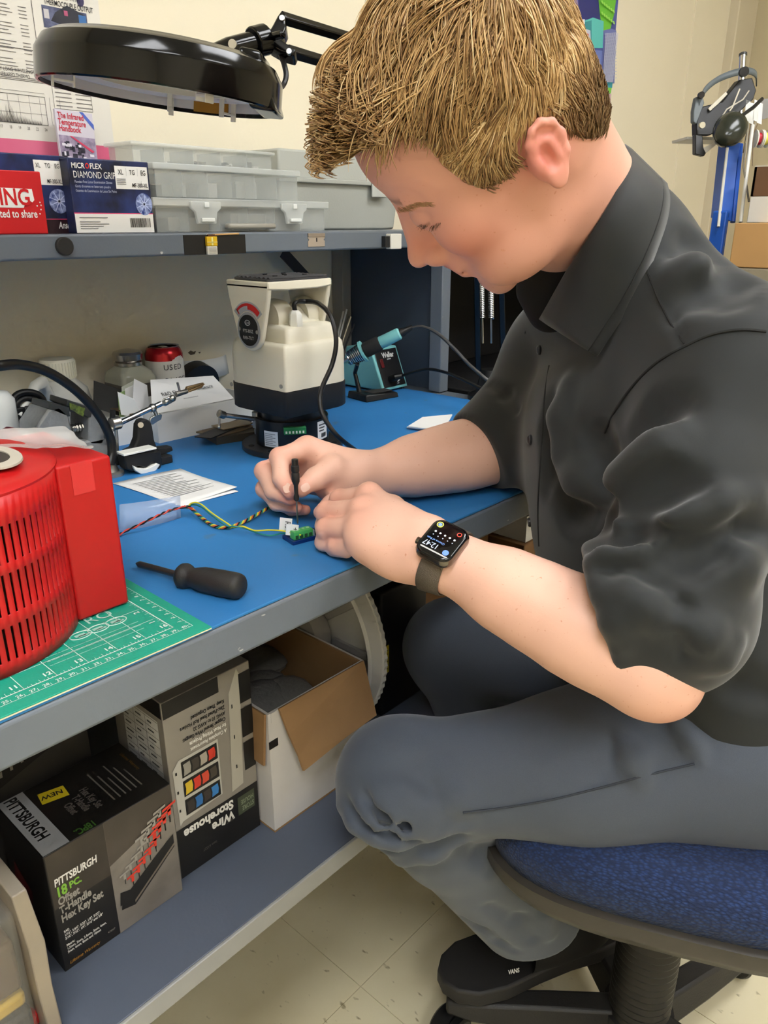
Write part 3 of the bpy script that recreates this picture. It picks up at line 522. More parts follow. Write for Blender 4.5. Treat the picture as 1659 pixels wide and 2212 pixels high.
def drum_patch(nm, a0, a1, z0, z1, mat, r=0.0569):
    b = MB(); n = 8
    for k in range(n):
        p0, p1 = math.radians(a0 + (a1 - a0) * k / n), math.radians(a0 + (a1 - a0) * (k + 1) / n)
        b.quad((r * math.cos(p0), r * math.sin(p0), z0), (r * math.cos(p1), r * math.sin(p1), z0), (r * math.cos(p1), r * math.sin(p1), z1), (r * math.cos(p0), r * math.sin(p0), z1))
    return b.build(nm, mat, pan, smooth=True)
lab = C(196, 206, 218, 0.5)
drum_patch('label', 182, 207, 0.012, 0.036, lab); drum_patch('label', 271, 296, 0.019, 0.047, C(226, 226, 226, 0.5))
for k in range(7): drum_patch('print', 184, 198 if k % 2 else 203, 0.0145 + 0.0028 * k, 0.0155 + 0.0028 * k, C(110, 120, 134, 0.6), 0.0572)
for k in range(3): drum_patch('print', 274, 286 + 2 * k, 0.0315 + 0.0045 * k, 0.0335 + 0.0045 * k, C(60, 60, 62, 0.6), 0.0572)
for k in range(9): drum_patch('barcode', 279 + 1.4 * k, 279.8 + 1.4 * k, 0.022, 0.0285, C(40, 40, 42, 0.6), 0.0572)
a = math.radians(233); MB().box((0.053, -0.0165, 0.034), (0.0625, 0.0165, 0.045), Matrix.Rotation(a, 3, 'Z')).build('terminal_block', C(30, 120, 66, 0.5), pan, bevel=0.0008)
b = MB()
for k in range(6): b.box((0.0625, -0.014 + k * 0.005, 0.036), (0.0632, -0.0115 + k * 0.005, 0.0395), Matrix.Rotation(a, 3, 'Z'))
b.build('terminal_slot', C(206, 210, 196, 0.5), pan)
X0, X1, Y0, Y1 = 0.6965 - pc.x, 0.8335 - pc.x, 0.8165 - pc.y, 0.956 - pc.y
rd = (0.004, 0.034, 0.03, 0.03); zk0, zk1, zs = 0.829 - ZM, 0.866 - ZM, 0.931 - ZM
loft([rrect(X0 + 0.002, X1 - 0.002, Y0 + 0.002, Y1 - 0.002, rd, zk0), rrect(X0, X1, Y0, Y1, rd, zk0 + 0.002), rrect(X0, X1, Y0, Y1, rd, zk1)], 'skirt', m_skirt, pan, angle=60)
loft([rrect(X0 + 0.001, X1 - 0.001, Y0 + 0.001, Y1 - 0.001, rd, zk1 + 0.0006), rrect(X0 + 0.001, X1 - 0.001, Y0 + 0.001, Y1 - 0.001, rd, zs - 0.02), rrect(X0 + 0.003, X1 - 0.003, Y0 + 0.003, Y1 - 0.003, rd, zs - 0.005), rrect(X0 + 0.006, X1 - 0.006, Y0 + 0.006, Y1 - 0.006, rd, zs - 0.001), rrect(X0 + 0.012, X1 - 0.012, Y0 + 0.012, Y1 - 0.012, rd, zs)], 'housing', m_cream, pan, angle=50)
rd2 = (0.006, 0.02, 0.02, 0.02); q0, q1, q2, q3 = X0 + 0.016, X1 - 0.012, Y0 + 0.012, Y1 - 0.02
loft([rrect(q0, q1, q2, q3, rd2, zs - 0.002), rrect(q0 + 0.003, q1 - 0.003, q2 + 0.003, q3 - 0.003, rd2, zs + 0.017), rrect(q0 + 0.006, q1 - 0.006, q2 + 0.006, q3 - 0.006, rd2, zs + 0.020), rrect(q0 + 0.010, q1 - 0.009, q2 + 0.030, q3 - 0.010, rd2, zs + 0.023)], 'turret', m_cream, pan, angle=50)
for xa in (q0 + 0.026, q1 - 0.026):     # two humps that flank the cable gland
    MB().lathe([(0.0, -0.016), (0.024, -0.014), (0.027, 0.0), (0.024, 0.014), (0.0, 0.016)], 28, o=(xa, Y0 + 0.065, zs + 0.030), axis='X').build('bearing_hump', m_cream, pan, smooth=True, angle=60)
MB().hexa([(q0 + 0.012, Y0 + 0.034, zs + 0.020), (q1 - 0.012, Y0 + 0.034, zs + 0.020), (q1 - 0.012, Y0 + 0.1, zs + 0.020), (q0 + 0.012, Y0 + 0.1, zs + 0.020), (q0 + 0.026, Y0 + 0.060, zs + 0.046), (q1 - 0.026, Y0 + 0.060, zs + 0.046), (q1 - 0.026, Y0 + 0.088, zs + 0.046), (q0 + 0.026, Y0 + 0.088, zs + 0.046)]).build('turret_saddle', m_cream, pan, bevel=0.008, seg=3)
# yoke: two cheeks and a top plate
yx0, yx1, yy0, yy1, yz = 0.690 - pc.x, 0.8095 - pc.x, 0.836 - pc.y, 0.928 - pc.y, 1.0105 - ZM
cyk, czk = 0.882 - pc.y, 0.9475 - ZM
def cheek(x, th):
    pts = [(x, yy0, yz), (x, yy0 + 0.004, yz - 0.02)]
    for k in range(15): a = PI + 0.18 + (PI - 0.36) * k / 14; pts.append((x, cyk + 0.0285 * math.cos(a), czk + 0.0285 * math.sin(a)))
    pts += [(x, yy1 - 0.004, yz - 0.02), (x, yy1, yz)]
    return MB().prism(pts, (th, 0, 0))
cheek(yx0, 0.008).build('yoke_cheek', m_cream, pan, bevel=0.002); cheek(yx1 - 0.008, 0.008).build('yoke_cheek', m_cream, pan, bevel=0.002)
MB().prism([(yx0, yy0, yz - 0.006), (yx0 + 0.03, yy0 - 0.003, yz - 0.008), (yx1 - 0.03, yy0 - 0.003, yz - 0.008), (yx1, yy0, yz - 0.006), (yx1, yy0, yz + 0.004), (yx0, yy0, yz + 0.004)], (0, yy1 - yy0, 0)).build('yoke_top', m_cream, pan, bevel=0.002)
b = MB(); pad = rrect(yx0 + 0.003, yx1 - 0.003, yy0 + 0.002, yy1 + 0.004, (0.006, 0.006, 0.03, 0.03), yz + 0.0041); b.prism(pad, (0, 0, 0.003)).build('rubber_pad', M('pad_rubber', (66, 66, 68), 0.8), pan)
for k in range(9):
    y = yy0 + 0.006 + k * 0.0095; ins = 0.006 + (0.012 if k > 7 else 0.0)
    pts = [Vector((yx0 + ins + (yx1 - yx0 - 2 * ins) * s / 12, y + 0.0022 * math.sin(s * 1.05), yz + 0.0072)) for s in range(13)]
    MB().tube(pts, 0.0026, 6).build('pad_rib', M('pad_rib_rubber', (58, 58, 60), 0.75), pan, smooth=True)
for (ax, ay) in ((0.03, 0.02), (0.06, 0.035), (0.085, 0.02), (0.045, 0.06), (0.08, 0.06)): MB().lathe([(0.0035, 0), (0.0035, 0.0035), (0, 0.0035)], 10, o=(yx0 + ax, yy0 + ay, yz + 0.0072)).build('pad_hole', C(14, 14, 14, 0.8), pan)
# badge and tilt scale on the near cheek (faces -x)
fb = F((yx0, cyk, czk), (0, -1, 0), (0, 0, 1))
def disc(nm, r, mat, w, clip=None):
    pts = []
    for k in range(40):
        a = 2 * PI * k / 40; u_, v_ = r * math.cos(a), r * math.sin(a)
        if clip: u_ = max(-clip, min(clip, u_))
        pts.append(fb.p(u_, v_, w))
    return MB().prism(pts, fb.n * 0.0008).build(nm, mat, pan)
disc('badge_ring', 0.0250, M('badge_alu', (168, 170, 173), 0.4, 0.2), 0.0001); bpl = disc('badge_plate', 0.0215, C(22, 22, 24, 0.4), 0.0009, clip=0.0200)
for s in (-1, 1): c0 = fb.p(0.0195 * s, -0.001 * s, 0.001); MB().cyl(c0, c0 + fb.n * 0.0012, 0.0028, n=12).build('badge_screw', m_steel_b, pan, smooth=True)
mw = C(214, 214, 210, 0.5)
text('PTS-303Z', fb, 0, -0.003, 0.0066, mw, bpl, w=0.0022, align='CENTER', xs=0.85); text('PAN-TILT', fb, 0, -0.0125, 0.0066, mw, bpl, w=0.0022, align='CENTER', xs=0.85)
pts = [fb.p(0.0055 * math.cos(a), 0.0105 + 0.0036 * math.sin(a), 0.0024) for a in np.linspace(0, 2 * PI, 25)]
MB().tube(pts, 0.0004, 5).build('emblem', mw, bpl); text('QVB', fb, 0, 0.0088, 0.0042, mw, bpl, w=0.0022, align='CENTER', xs=0.9)
def arc(nm, r0, r1, a0, a1, mat, w):
    b = MB(); n = 14
    for k in range(n):
        p0, p1 = math.radians(a0 + (a1 - a0) * k / n), math.radians(a0 + (a1 - a0) * (k + 1) / n)
        b.quad(*[fb.p(r_ * math.cos(q_), r_ * math.sin(q_), w) for r_, q_ in ((r0, p0), (r1, p0), (r1, p1), (r0, p1))])
    b.build(nm, mat, pan)
arc('tilt_scale', 0.0262, 0.0395, 38, 142, C(172, 174, 178, 0.4), 0.0004); arc('tilt_scale', 0.0285, 0.037, 44, 90, C(204, 34, 36, 0.5), 0.0008); arc('tilt_scale', 0.0332, 0.037, 90, 134, C(204, 34, 36, 0.5), 0.0008); arc('tilt_scale', 0.0285, 0.037, 130, 134, C(204, 34, 36, 0.5), 0.0008)
# cable gland on top and its black cable
g0 = Vector((gy(637, 702, Y0 + pc.y + 0.03).x - pc.x, Y0 + 0.028, zs + 0.018))
b = MB(); b.lathe([(0.0, 0), (0.0105, 0), (0.0105, 0.010), (0.0098, 0.0115), (0.0098, 0.019), (0.007, 0.023), (0.005, 0.0245), (0.0, 0.0245)], 6, o=g0); b.build('cable_gland', m_milk, pan, smooth=False, bevel=0.0006)
for sx, sy in ((500, 830), (607, 835)):
    c0 = gx(sx, sy, 0.697) if sx < 615 else gy(sx, sy, 0.8165); c0 = Vector((X0 + 0.001, c0.y - pc.y, c0.z - pc.z)); MB().cyl(c0, c0 - Vector((0.0012, 0, 0)), 0.003, n=12).build('screw', C(150, 148, 140, 0.4), pan, smooth=True)
cp = [g0 + Vector((0, 0, 0.02)), g0 + Vector((0.0, 0.0, 0.034))]
for (px, py, d_) in ((662, 651, 1.10), (690, 657, 1.075), (715, 685, 1.06), (726, 735, 1.06), (718, 785, 1.065), (695, 840, 1.065), (692, 880, 1.06), (708, 915, 1.06), (738, 950, 1.07)): cp.append(PD(px, py, d_) - pc)
e = gz(790, 985, ZM + 0.004); cp += [e - pc, gz(850, 1000, ZM + 0.004) - pc]
MB().tube(bez(cp, 8), 0.0034, 9).build('cable', M('cable_black', (22, 22, 23), 0.4), pan, smooth=True)
# small C-clamp gripping a plate by the pan-tilt
zc = gy(500, 893, 0.93)
ck = thing('screw_clamp', 'small silver screw clamp with a sliding T-bar beside the pan-tilt', 'clamp', (zc.x, 0.93, ZM))
def cpx(px, py, yy=0.93): p = gy(px, py, yy); return Vector((p.x - zc.x, yy - 0.93, p.z - ZM))
MB().cyl(cpx(478, 896), cpx(548, 905, 0.915), 0.0035, n=12).build('screw', m_steel_b, ck, smooth=True); MB().cyl(cpx(473, 893), cpx(484, 897), 0.0058, n=14).build('screw_head', m_steel_b, ck, smooth=True)
MB().cyl(cpx(475, 888), cpx(473, 922), 0.0018, n=8).build('t_bar', m_steel_b, ck, smooth=True); MB().ball(cpx(473, 922), 0.0026).build('t_bar_end', m_steel_b, ck, smooth=True)
MB().box((-0.006, -0.006, -0.014), (0.008, 0.006, 0.012), None, cpx(556, 905, 0.915)).box((-0.004, -0.005, -0.024), (0.006, 0.005, -0.0145), None, cpx(556, 905, 0.915)).build('frame', M('zinc', (170, 168, 162), 0.4, 0.8), ck, bevel=0.0015)
MB().cyl(cpx(556, 917, 0.915) + Vector((0, 0, 0.0)), Vector((cpx(556, 917, 0.915).x, -0.015, 0)), 0.0035, n=12).build('foot', m_steel_b, ck, smooth=True)
# thin metal plates stacked on the mat
mp = [M('plate_dark', (84, 80, 70), 0.45, 0.5), M('plate_rust', (130, 116, 92), 0.5, 0.4), M('plate_black', (44, 44, 44), 0.4, 0.5), M('plate_tan', (160, 144, 114), 0.5, 0.3)]
c0 = gz(500, 945, ZM); zz0 = ZM
for i, (w, d, hgt, rot, dx, dy, lb) in enumerate(((0.075, 0.06, 0.012, -0.25, 0, 0, 'thick grey steel block under the plate stack'), (0.085, 0.05, 0.0022, 0.1, -0.004, 0.006, 'rusty flat plate lying on the steel block'), (0.12, 0.03, 0.0016, 0.35, -0.01, 0.004, 'long black strip lying across the plates'), (0.06, 0.035, 0.0016, -0.05, 0.012, 0.01, 'tan plate with a hole topping the stack'))):
    o = MB().box((-w / 2, -d / 2, 0), (w / 2, d / 2, hgt)).build('metal_plate', mp[i], None, bevel=0.0004); o.location = (c0.x + dx, c0.y + dy, zz0); o.rotation_euler = (0, 0, rot); zz0 += hgt + 0.0003
    tag(o, lb, 'plate', 'metal plates stacked by the pan-tilt head')
# ------------------------------------------------------------------ soldering station
m_turq = M('turquoise_plastic', (126, 196, 196), 0.45); m_panelk = M('station_panel', (20, 20, 22), 0.4)
ss = thing('soldering_station', 'turquoise soldering station with sloping black front panel', 'soldering station', (1.150, 1.045, ZM))
w, d, hgt, sl = 0.078, 0.125, 0.086, 0.034
A = [(0, 0, 0.004), (w, 0, 0.004), (w, d, 0.004), (0, d, 0.004), (0, sl, hgt), (w, sl, hgt), (w, d - 0.02, hgt), (0, d - 0.02, hgt)]
MB().hexa(A).build('case', m_turq, ss, bevel=0.003, seg=3)
f0 = F((0, 0, 0.004), (1, 0, 0), (0, sl, hgt - 0.004)); Lh = math.hypot(sl, hgt - 0.004)
b = MB(); b.prism([f0.p(x, y, 0.0002) for x, y in ((0.006, 0.006), (w - 0.006, 0.006), (w - 0.006, Lh - 0.005), (0.006, Lh - 0.005))], f0.n * 0.0015); fpn = b.build('front_panel', m_panelk, ss, bevel=0.001)
text('Weller', f0, 0.042, Lh - 0.022, 0.0155, mw, fpn, w=0.0022, align='CENTER', xs=0.8, bold=0.03); prints('print', f0, [(0.036, Lh - 0.027, 0.048, Lh - 0.0245)], C(170, 170, 168, 0.5), ss, 0.0022)
b = MB(); b.prism([f0.p(x, y, 0.0016) for x, y in ((0.013, Lh - 0.042), (0.022, Lh - 0.042), (0.022, Lh - 0.024), (0.013, Lh - 0.024))], f0.n * 0.002); b.build('power_switch', C(90, 14, 20, 0.35), fpn, bevel=0.0006)
c1 = f0.p(0.030, 0.022, 0.002); MB().tube([c1, c1 + f0.n * 0.014, c1 + f0.n * 0.022 + Vector((0.014, 0, -0.001))], [0.0075, 0.007, 0.0055], 14).build('plug', m_blk, ss, smooth=True)
prints('print', f0, [((0.046, 0.012), (0.057, 0.016), (0.058, 0.020), (0.050, 0.016)), ((0.044, 0.009), (0.052, 0.010), (0.052, 0.012))], mw, ss, 0.0022)
for x in (0.008, w - 0.014):
    MB().box((x, 0.004, 0), (x + 0.006, d - 0.01, 0.0038)).build('foot', m_blk, ss)
# sponge tray and iron holder
it = gz(800, 862, ZM); st = thing('iron_stand', 'black soldering iron stand with coiled steel funnel', 'stand', (it.x, it.y, ZM), 0.0)
MB().hexa([(-0.03, -0.018, 0), (0.052, -0.03, 0), (0.062, 0.02, 0), (-0.02, 0.045, 0), (-0.028, -0.016, 0.014), (0.050, -0.028, 0.010), (0.060, 0.018, 0.010), (-0.018, 0.043, 0.014)]).build('sponge_tray', m_blk, st, bevel=0.002)
MB().box((-0.005, -0.012, 0.0125), (0.045, 0.014, 0.0145), Matrix.Rotation(-0.2, 3, 'Z')).build('sponge', C(44, 42, 40, 0.9), st, bevel=0.001)
tip = PD(752, 775, 1.46); hi = PD(872, 716, 1.43); dd = (hi - tip).normalized(); O = Vector((it.x, it.y, ZM))
u_ = dd.orthogonal().normalized(); v_ = dd.cross(u_); P = []
for k in range(9 * 10): s = k / 90; P.append(tip - O + dd * (s * 0.034) + (u_ * math.cos(k * 0.628) + v_ * math.sin(k * 0.628)) * (0.012 + 0.006 * s))
MB().tube(P, 0.0014, 6).build('funnel_coil', m_chrome, st, smooth=True)
MB().tube([Vector((-0.01, 0.02, 0.012)), Vector((-0.012, 0.03, 0.05)), tip - O + dd * 0.02 - Vector((0, 0, 0.018))], [0.005, 0.004, 0.004], 10).build('funnel_post', m_blk, st, smooth=True)
iron = thing('soldering_iron', 'turquoise handled soldering iron resting in the stand', 'soldering iron', tip); g = lambda s: dd * s
MB().tube([g(-0.01), g(0.028)], [0.003, 0.004], 10).build('barrel', m_steel_b, iron, smooth=True)
MB().tube([g(0.026), g(0.030), g(0.0345), g(0.0345)], [0.010, 0.0205, 0.0205, 0.016], 24).build('flange', m_turq, iron, smooth=True, angle=30)
MB().tube([g(0.0345), g(0.037), g(0.066), g(0.069)], [0.012, 0.0145, 0.0145, 0.012], 20).build('foam_grip', M('foam_black', (26, 26, 26), 0.9, bump=(900, 0.5)), iron, smooth=True)
MB().tube([g(0.067), g(0.070), g(0.108), g(0.111)], [0.0105, 0.0118, 0.0112, 0.0085], 20).build('handle', m_turq, iron, smooth=True)
MB().tube([g(0.110), g(0.116), g(0.122), g(0.136)], [0.0085, 0.0082, 0.0060, 0.0042], 14).build('strain_relief', m_blk, iron, smooth=True)
cp = [g(0.130)] + [PD(px, py, d_) - tip for px, py, d_ in ((912, 706, 1.42), (945, 720, 1.41), (980, 752, 1.40), (1012, 786, 1.39), (1044, 814, 1.38), (1085, 850, 1.37))] + [gz(1120, 915, ZM + 0.005) - tip]
MB().tube(bez(cp, 8), 0.0032, 9).build('cord', M('cord_grey', (60, 60, 60), 0.35), iron, smooth=True)
pq = Vector(ss.location); cp = [c1 + f0.n * 0.022 + Vector((0.012, 0, -0.001))] + [PD(px, py, d_) - pq for px, py, d_ in ((920, 798, 1.5), (960, 804, 1.46), (1005, 822, 1.42), (1060, 850, 1.38))]
MB().tube(bez(cp, 8), 0.003, 9).build('power_cord', m_blk, ss, smooth=True)
# brushes in a steel cup behind the iron
cu = gz(757, 800, ZM); cu = Vector((1.17, 1.225, ZM)); cup = thing('steel_cup', 'small steel cup behind the pan-tilt holding picks', 'cup', cu)
MB().lathe([(0.0, 0.0), (0.018, 0.0), (0.02, 0.06), (0.0185, 0.06), (0.017, 0.004), (0.0, 0.003)], 24).build('body', M('cup_dark', (70, 72, 76), 0.4, 0.6), cup, smooth=True)
for i, (px, top, mt, lb) in enumerate(((742, 672, C(210, 205, 196, 0.4), 'thin white swab standing in the steel cup'), (749, 668, C(230, 228, 222, 0.5), 'white plastic pick standing in the steel cup'), (757, 684, m_steel_b, 'wide steel spatula standing in the steel cup'), (766, 700, C(60, 60, 62, 0.5), 'dark handled pick standing in the steel cup'))):
    p1 = gy(px, top, 1.225); o = MB().tube([(cu.x - 0.006 + 0.004 * i, 1.225, ZM + 0.006), (p1.x * 0.5 + (cu.x - 0.006 + 0.004 * i) * 0.5, 1.225, 0.5 * (p1.z + ZM)), (p1.x, 1.225, p1.z)], [0.0015, 0.0022, 0.0035 if i == 2 else 0.0022], 8).build('hand_tool', mt, None, smooth=True)
    tag(o, lb, 'tool', 'picks in the steel cup')
# ------------------------------------------------------------------ bottles, can and trays along the wall
m_hdpe = M('translucent_hdpe', (232, 232, 224), 0.45, alpha=0.93, sss=0.0)
wb = Vector((gy(133, 850, 1.219).x, 1.219, ZM)); t = thing('wash_bottle', 'white plastic wash bottle with ribbed cap and angled spout', 'bottle', wb)
zc_ = gy(133, 815, 1.219).z - ZM; zt_ = gy(133, 773, 1.219).z - ZM
MB().lathe([(0.0, 0.0), (0.042, 0.0), (0.045, 0.004), (0.045, zc_ - 0.035), (0.041, zc_ - 0.018), (0.026, zc_ - 0.004), (0.024, zc_)], 36).build('body', m_hdpe, t, smooth=True, angle=60)
MB().lathe([(0.027, zc_), (0.027, zt_ - 0.003), (0.025, zt_), (0.0, zt_)], 36).build('cap', C(236, 232, 212, 0.5), t, smooth=True, angle=40)
b = MB()
for k in range(36): a = 2 * PI * k / 36; b.box((0.0268, -0.0008, zc_ + 0.002), (0.0278, 0.0008, zt_ - 0.004), Matrix.Rotation(a, 3, 'Z'))
o = b.build('cap_ribs', C(228, 224, 204, 0.5), t); 
q = [gy(98, 850, 1.17) - wb, gy(90, 826, 1.15) - wb, gy(76, 834, 1.14) - wb, gy(58, 866, 1.13) - wb, gy(41, 898, 1.12) - wb]
MB().tube([Vector((-0.03, -0.02, zc_ - 0.03))] + q, [0.011, 0.0115, 0.0095, 0.008, 0.0055, 0.003], 14).build('spout', C(236, 236, 228, 0.45), t, smooth=True)
lb_ = Vector((gy(-12, 900, 1.09).x, 1.09, ZM)); t = thing('dropper_bottle', 'cloudy plastic bottle cut by the left frame edge', 'bottle', lb_)
zt_ = gy(5, 842, 1.09).z - ZM
MB().lathe([(0.0, 0.0), (0.027, 0.0), (0.029, 0.003), (0.029, zt_ - 0.012), (0.022, zt_ - 0.002), (0.012, zt_), (0.012, zt_ + 0.012)], 30).build('body', M('cloudy_plastic', (222, 224, 220), 0.35, alpha=0.9), t, smooth=True, angle=60)
MB().lathe([(0.0295, 0.002), (0.0295, zt_ * 0.45)], 30, cap=False).build('liquid_band', M('cloudy_liquid', (206, 208, 202), 0.4, alpha=0.6), t, smooth=True)
gb = Vector((gy(279, 800, 1.215).x, 1.215, ZM)); t = thing('flux_bottle', 'square glass bottle with steel pump cap and brown liquid', 'bottle', gb)
zt_ = gy(275, 752, 1.215).z - ZM; m_gl = M('bottle_glass', (206, 208, 190), 0.12, alpha=0.8, spec=0.6)
s_ = 0.033; loft([rrect(-s_, s_, -s_, s_, (0.008,) * 4, 0.0), rrect(-s_, s_, -s_, s_, (0.008,) * 4, zt_ * 0.62), rrect(-s_ * 0.9, s_ * 0.9, -s_ * 0.9, s_ * 0.9, (0.01,) * 4, zt_ * 0.70), rrect(-0.02, 0.02, -0.02, 0.02, (0.012,) * 4, zt_ * 0.77)], 'body', m_gl, t)
loft([rrect(-s_ * 1.01, s_ * 1.01, -s_ * 1.01, s_ * 1.01, (0.008,) * 4, 0.001), rrect(-s_ * 1.01, s_ * 1.01, -s_ * 1.01, s_ * 1.01, (0.008,) * 4, zt_ * 0.55)], 'liquid', M('flux_brown', (96, 88, 76), 0.25, var=(30, 0.6), rgb2=(66, 70, 96)), t)
MB().lathe([(0.021, zt_ * 0.77), (0.023, zt_ * 0.78), (0.023, zt_ * 0.82), (0.021, zt_ * 0.83), (0.024, zt_ * 0.85), (0.0255, zt_ * 0.93), (0.023, zt_ * 0.96), (0.012, zt_ * 0.985), (0.0, zt_)], 32).build('pump_cap', M('steel_cap', (186, 182, 176), 0.25, 1.0), t, smooth=True, angle=35)
cb_ = Vector((gy(357, 800, 1.222).x, 1.222, ZM)); t = thing('drink_can', 'red drink can wrapped in a white paper label for used blades', 'can', cb_)
MB().lathe([(0.0, 0.003), (0.026, 0.0), (0.033, 0.010), (0.033, 0.108), (0.0295, 0.1175), (0.0265, 0.1205)], 44).build('body', M('can_red', (176, 24, 34), 0.25, 0.5), t, smooth=True, angle=60)
MB().lathe([(0.0265, 0.1205), (0.0275, 0.1222), (0.026, 0.1222), (0.0245, 0.119), (0.0, 0.119)], 44).build('lid', M('can_lid', (190, 188, 184), 0.3, 1.0), t, smooth=True, angle=40)
MB().box((-0.008, -0.012, 0.1195), (0.004, 0.004, 0.121)).build('pull_tab', m_steel_b, t, bevel=0.001)
MB().lathe([(0.0335, 0.002), (0.0335, 0.0985)], 44, cap=False).build('paper_label', C(232, 230, 224, 0.7), t, smooth=True)
# white swoosh on the red above the label
b = MB()
for k in range(6): a0 = math.radians(262 + 9 * k); a1 = math.radians(262 + 9 * (k + 1)); z0, z1 = 0.0985, 0.0985 + 0.007 * math.sin(PI * k / 6 + 0.3); b.quad((0.0333 * math.cos(a0), 0.0333 * math.sin(a0), z0), (0.0333 * math.cos(a1), 0.0333 * math.sin(a1), z0), (0.0333 * math.cos(a1), 0.0333 * math.sin(a1), z1 + 0.001), (0.0333 * math.cos(a0), 0.0333 * math.sin(a0), z1))
b.build('swoosh', C(226, 222, 216, 0.4), t)
ang = math.radians(250)
for s, zz_ in (('USED', 0.0835), ('BLADES', 0.0605)):
    for i, ch in enumerate(s):
        a = ang + (i - 0.6) * 0.25; n_ = Vector((math.cos(a), math.sin(a), 0)); f_ = F(n_ * 0.0336 + Vector((0, 0, zz_)), (-n_.y, n_.x, 0), (0, 0, 1))
        text(ch, f_, 0, 0, 0.0135, C(40, 40, 42, 0.6), t, w=0.0005, align='CENTER')
# white card tray with label panel
t = thing('parts_tray', 'white card tray with a sloping label panel beside the pan-tilt', 'tray', (0.632, 1.052, ZM)); m_wc = M('white_card', (232, 231, 226), 0.6)
def open_tray(t, w, d, h, m, k=0.0018):
    MB().box((0, 0, 0), (w, d, k)).build('bottom', m, t)
    for lo, hi in (((0, 0, k), (w, k, h)), ((0, d - k, k), (w, d, h)), ((0, k, k), (k, d - k, h)), ((w - k, k, k), (w, d - k, h))): MB().box(lo, hi).build('side', m, t)
open_tray(t, 0.20, 0.13, 0.046, m_wc)
a0, a1 = gy(330, 893, 1.056), gy(476, 906, 1.056); b0, b1 = gy(326, 822, 1.10), gy(462, 813, 1.10); O = Vector(t.location)
LP = [a0 - O, gy(476, 893, 1.056) - O, b1 - O, b0 - O]; LP[0].z = 0.047; LP[1].z = 0.047; LP[1].x = LP[2].x + 0.006
MB().prism(LP, (0, 0.0015, 0.001)).build('label_panel', C(240, 240, 238, 0.5), t); lpn = t.children[-1] if False else bpy.data.objects['label_panel']
fl_ = F(LP[0], LP[1] - LP[0], (LP[3] - LP[0]) - (LP[1] - LP[0]).normalized() * (LP[3] - LP[0]).dot((LP[1] - LP[0]).normalized())); wL = (LP[1] - LP[0]).length; hL = (LP[3] - LP[0]).length
text('R&D Electronic Hardware', fl_, wL * 0.52, hL * 0.42, 0.0092, C(96, 96, 98, 0.6), lpn, align='CENTER', bold=0.012, w=0.001); prints('print', fl_, [(wL * 0.42, hL * 0.24, wL * 0.60, hL * 0.265)], C(190, 190, 190, 0.6), t)
# second tray with envelopes
t = thing('parts_tray', 'white card tray holding paper envelopes and a black card', 'tray', (0.545, 1.085, ZM)); open_tray(t, 0.083, 0.085, 0.044, m_wc)
MB().box((0.064, 0.001, 0.0442), (0.0825, 0.084, 0.0452)).build('rim', C(120, 96, 70, 0.7), t)
def leaf(name, label, cat, pts, mat, grp=None, th=0.0012):
    o = MB().prism([Vector(p) for p in pts], (0, th, 0)).build(name, mat, None, bevel=0.0003); tag(o, label, cat, grp); return o
leaf('card', 'black card leaning in the envelope tray', 'card', [gy(202, 880, 1.16), gy(262, 900, 1.14), gy(262, 842, 1.15), gy(203, 822, 1.17)], C(26, 26, 26, 0.6))
for i, (pts, col, lb) in enumerate(((((268, 905), (318, 905), (290, 822), (263, 836)), (222, 226, 214), 'rearmost paper envelope in the tray, edged green'), (((258, 900), (302, 905), (282, 838), (255, 850)), (176, 206, 140), 'pale green paper slip among the envelopes'), (((276, 905), (322, 908), (302, 826), (270, 840)), (238, 238, 236), 'tall white envelope in the middle of the tray'), (((284, 905), (326, 905), (318, 832), (290, 818)), (232, 232, 232), 'white envelope leaning against the label panel'), (((262, 896), (310, 908), (290, 862), (254, 846)), (226, 228, 226), 'front white envelope lowest in the row'))):
    leaf('envelope', lb, 'envelope', [gy(x, y, 1.14 - 0.012 * i) for x, y in pts], C(*col, 0.6), 'envelopes filed in the white tray')
# low white tray with black goggles in it, between the bottles
t = thing('parts_tray', 'low white tray holding black goggles by the wash bottle', 'tray', (0.395, 1.085, ZM)); open_tray(t, 0.090, 0.1, 0.052, m_wc)
gg = thing('goggles', 'black safety goggles lying in the low white tray', 'goggles', (0.44, 1.125, ZM + 0.05)); 
def gl(px, py, yy=1.125): p = gy(px, py, yy); return p - Vector((0.44, 1.125, ZM + 0.05))
MB().tube(bez([gl(28, 895), gl(28, 866), gl(42, 850), gl(70, 848), (gl(92, 862)), gl(98, 895)], 6), 0.005, 10).build('strap', m_blk, gg, smooth=True)
MB().tube(bez([gl(34, 885), gl(40, 868), gl(60, 860), gl(84, 872), gl(88, 900)], 6), 0.0045, 10).build('strap', m_blk, gg, smooth=True)
MB().box((-0.012, -0.006, -0.012), (0.012, 0.006, 0.012), None, gl(36, 898)).build('clip', m_blk, gg, bevel=0.002); MB().box((-0.016, -0.006, -0.013), (0.016, 0.006, 0.013), Matrix.Rotation(0.2, 3, 'Y'), gl(72, 896)).build('frame', m_blk, gg, bevel=0.003)
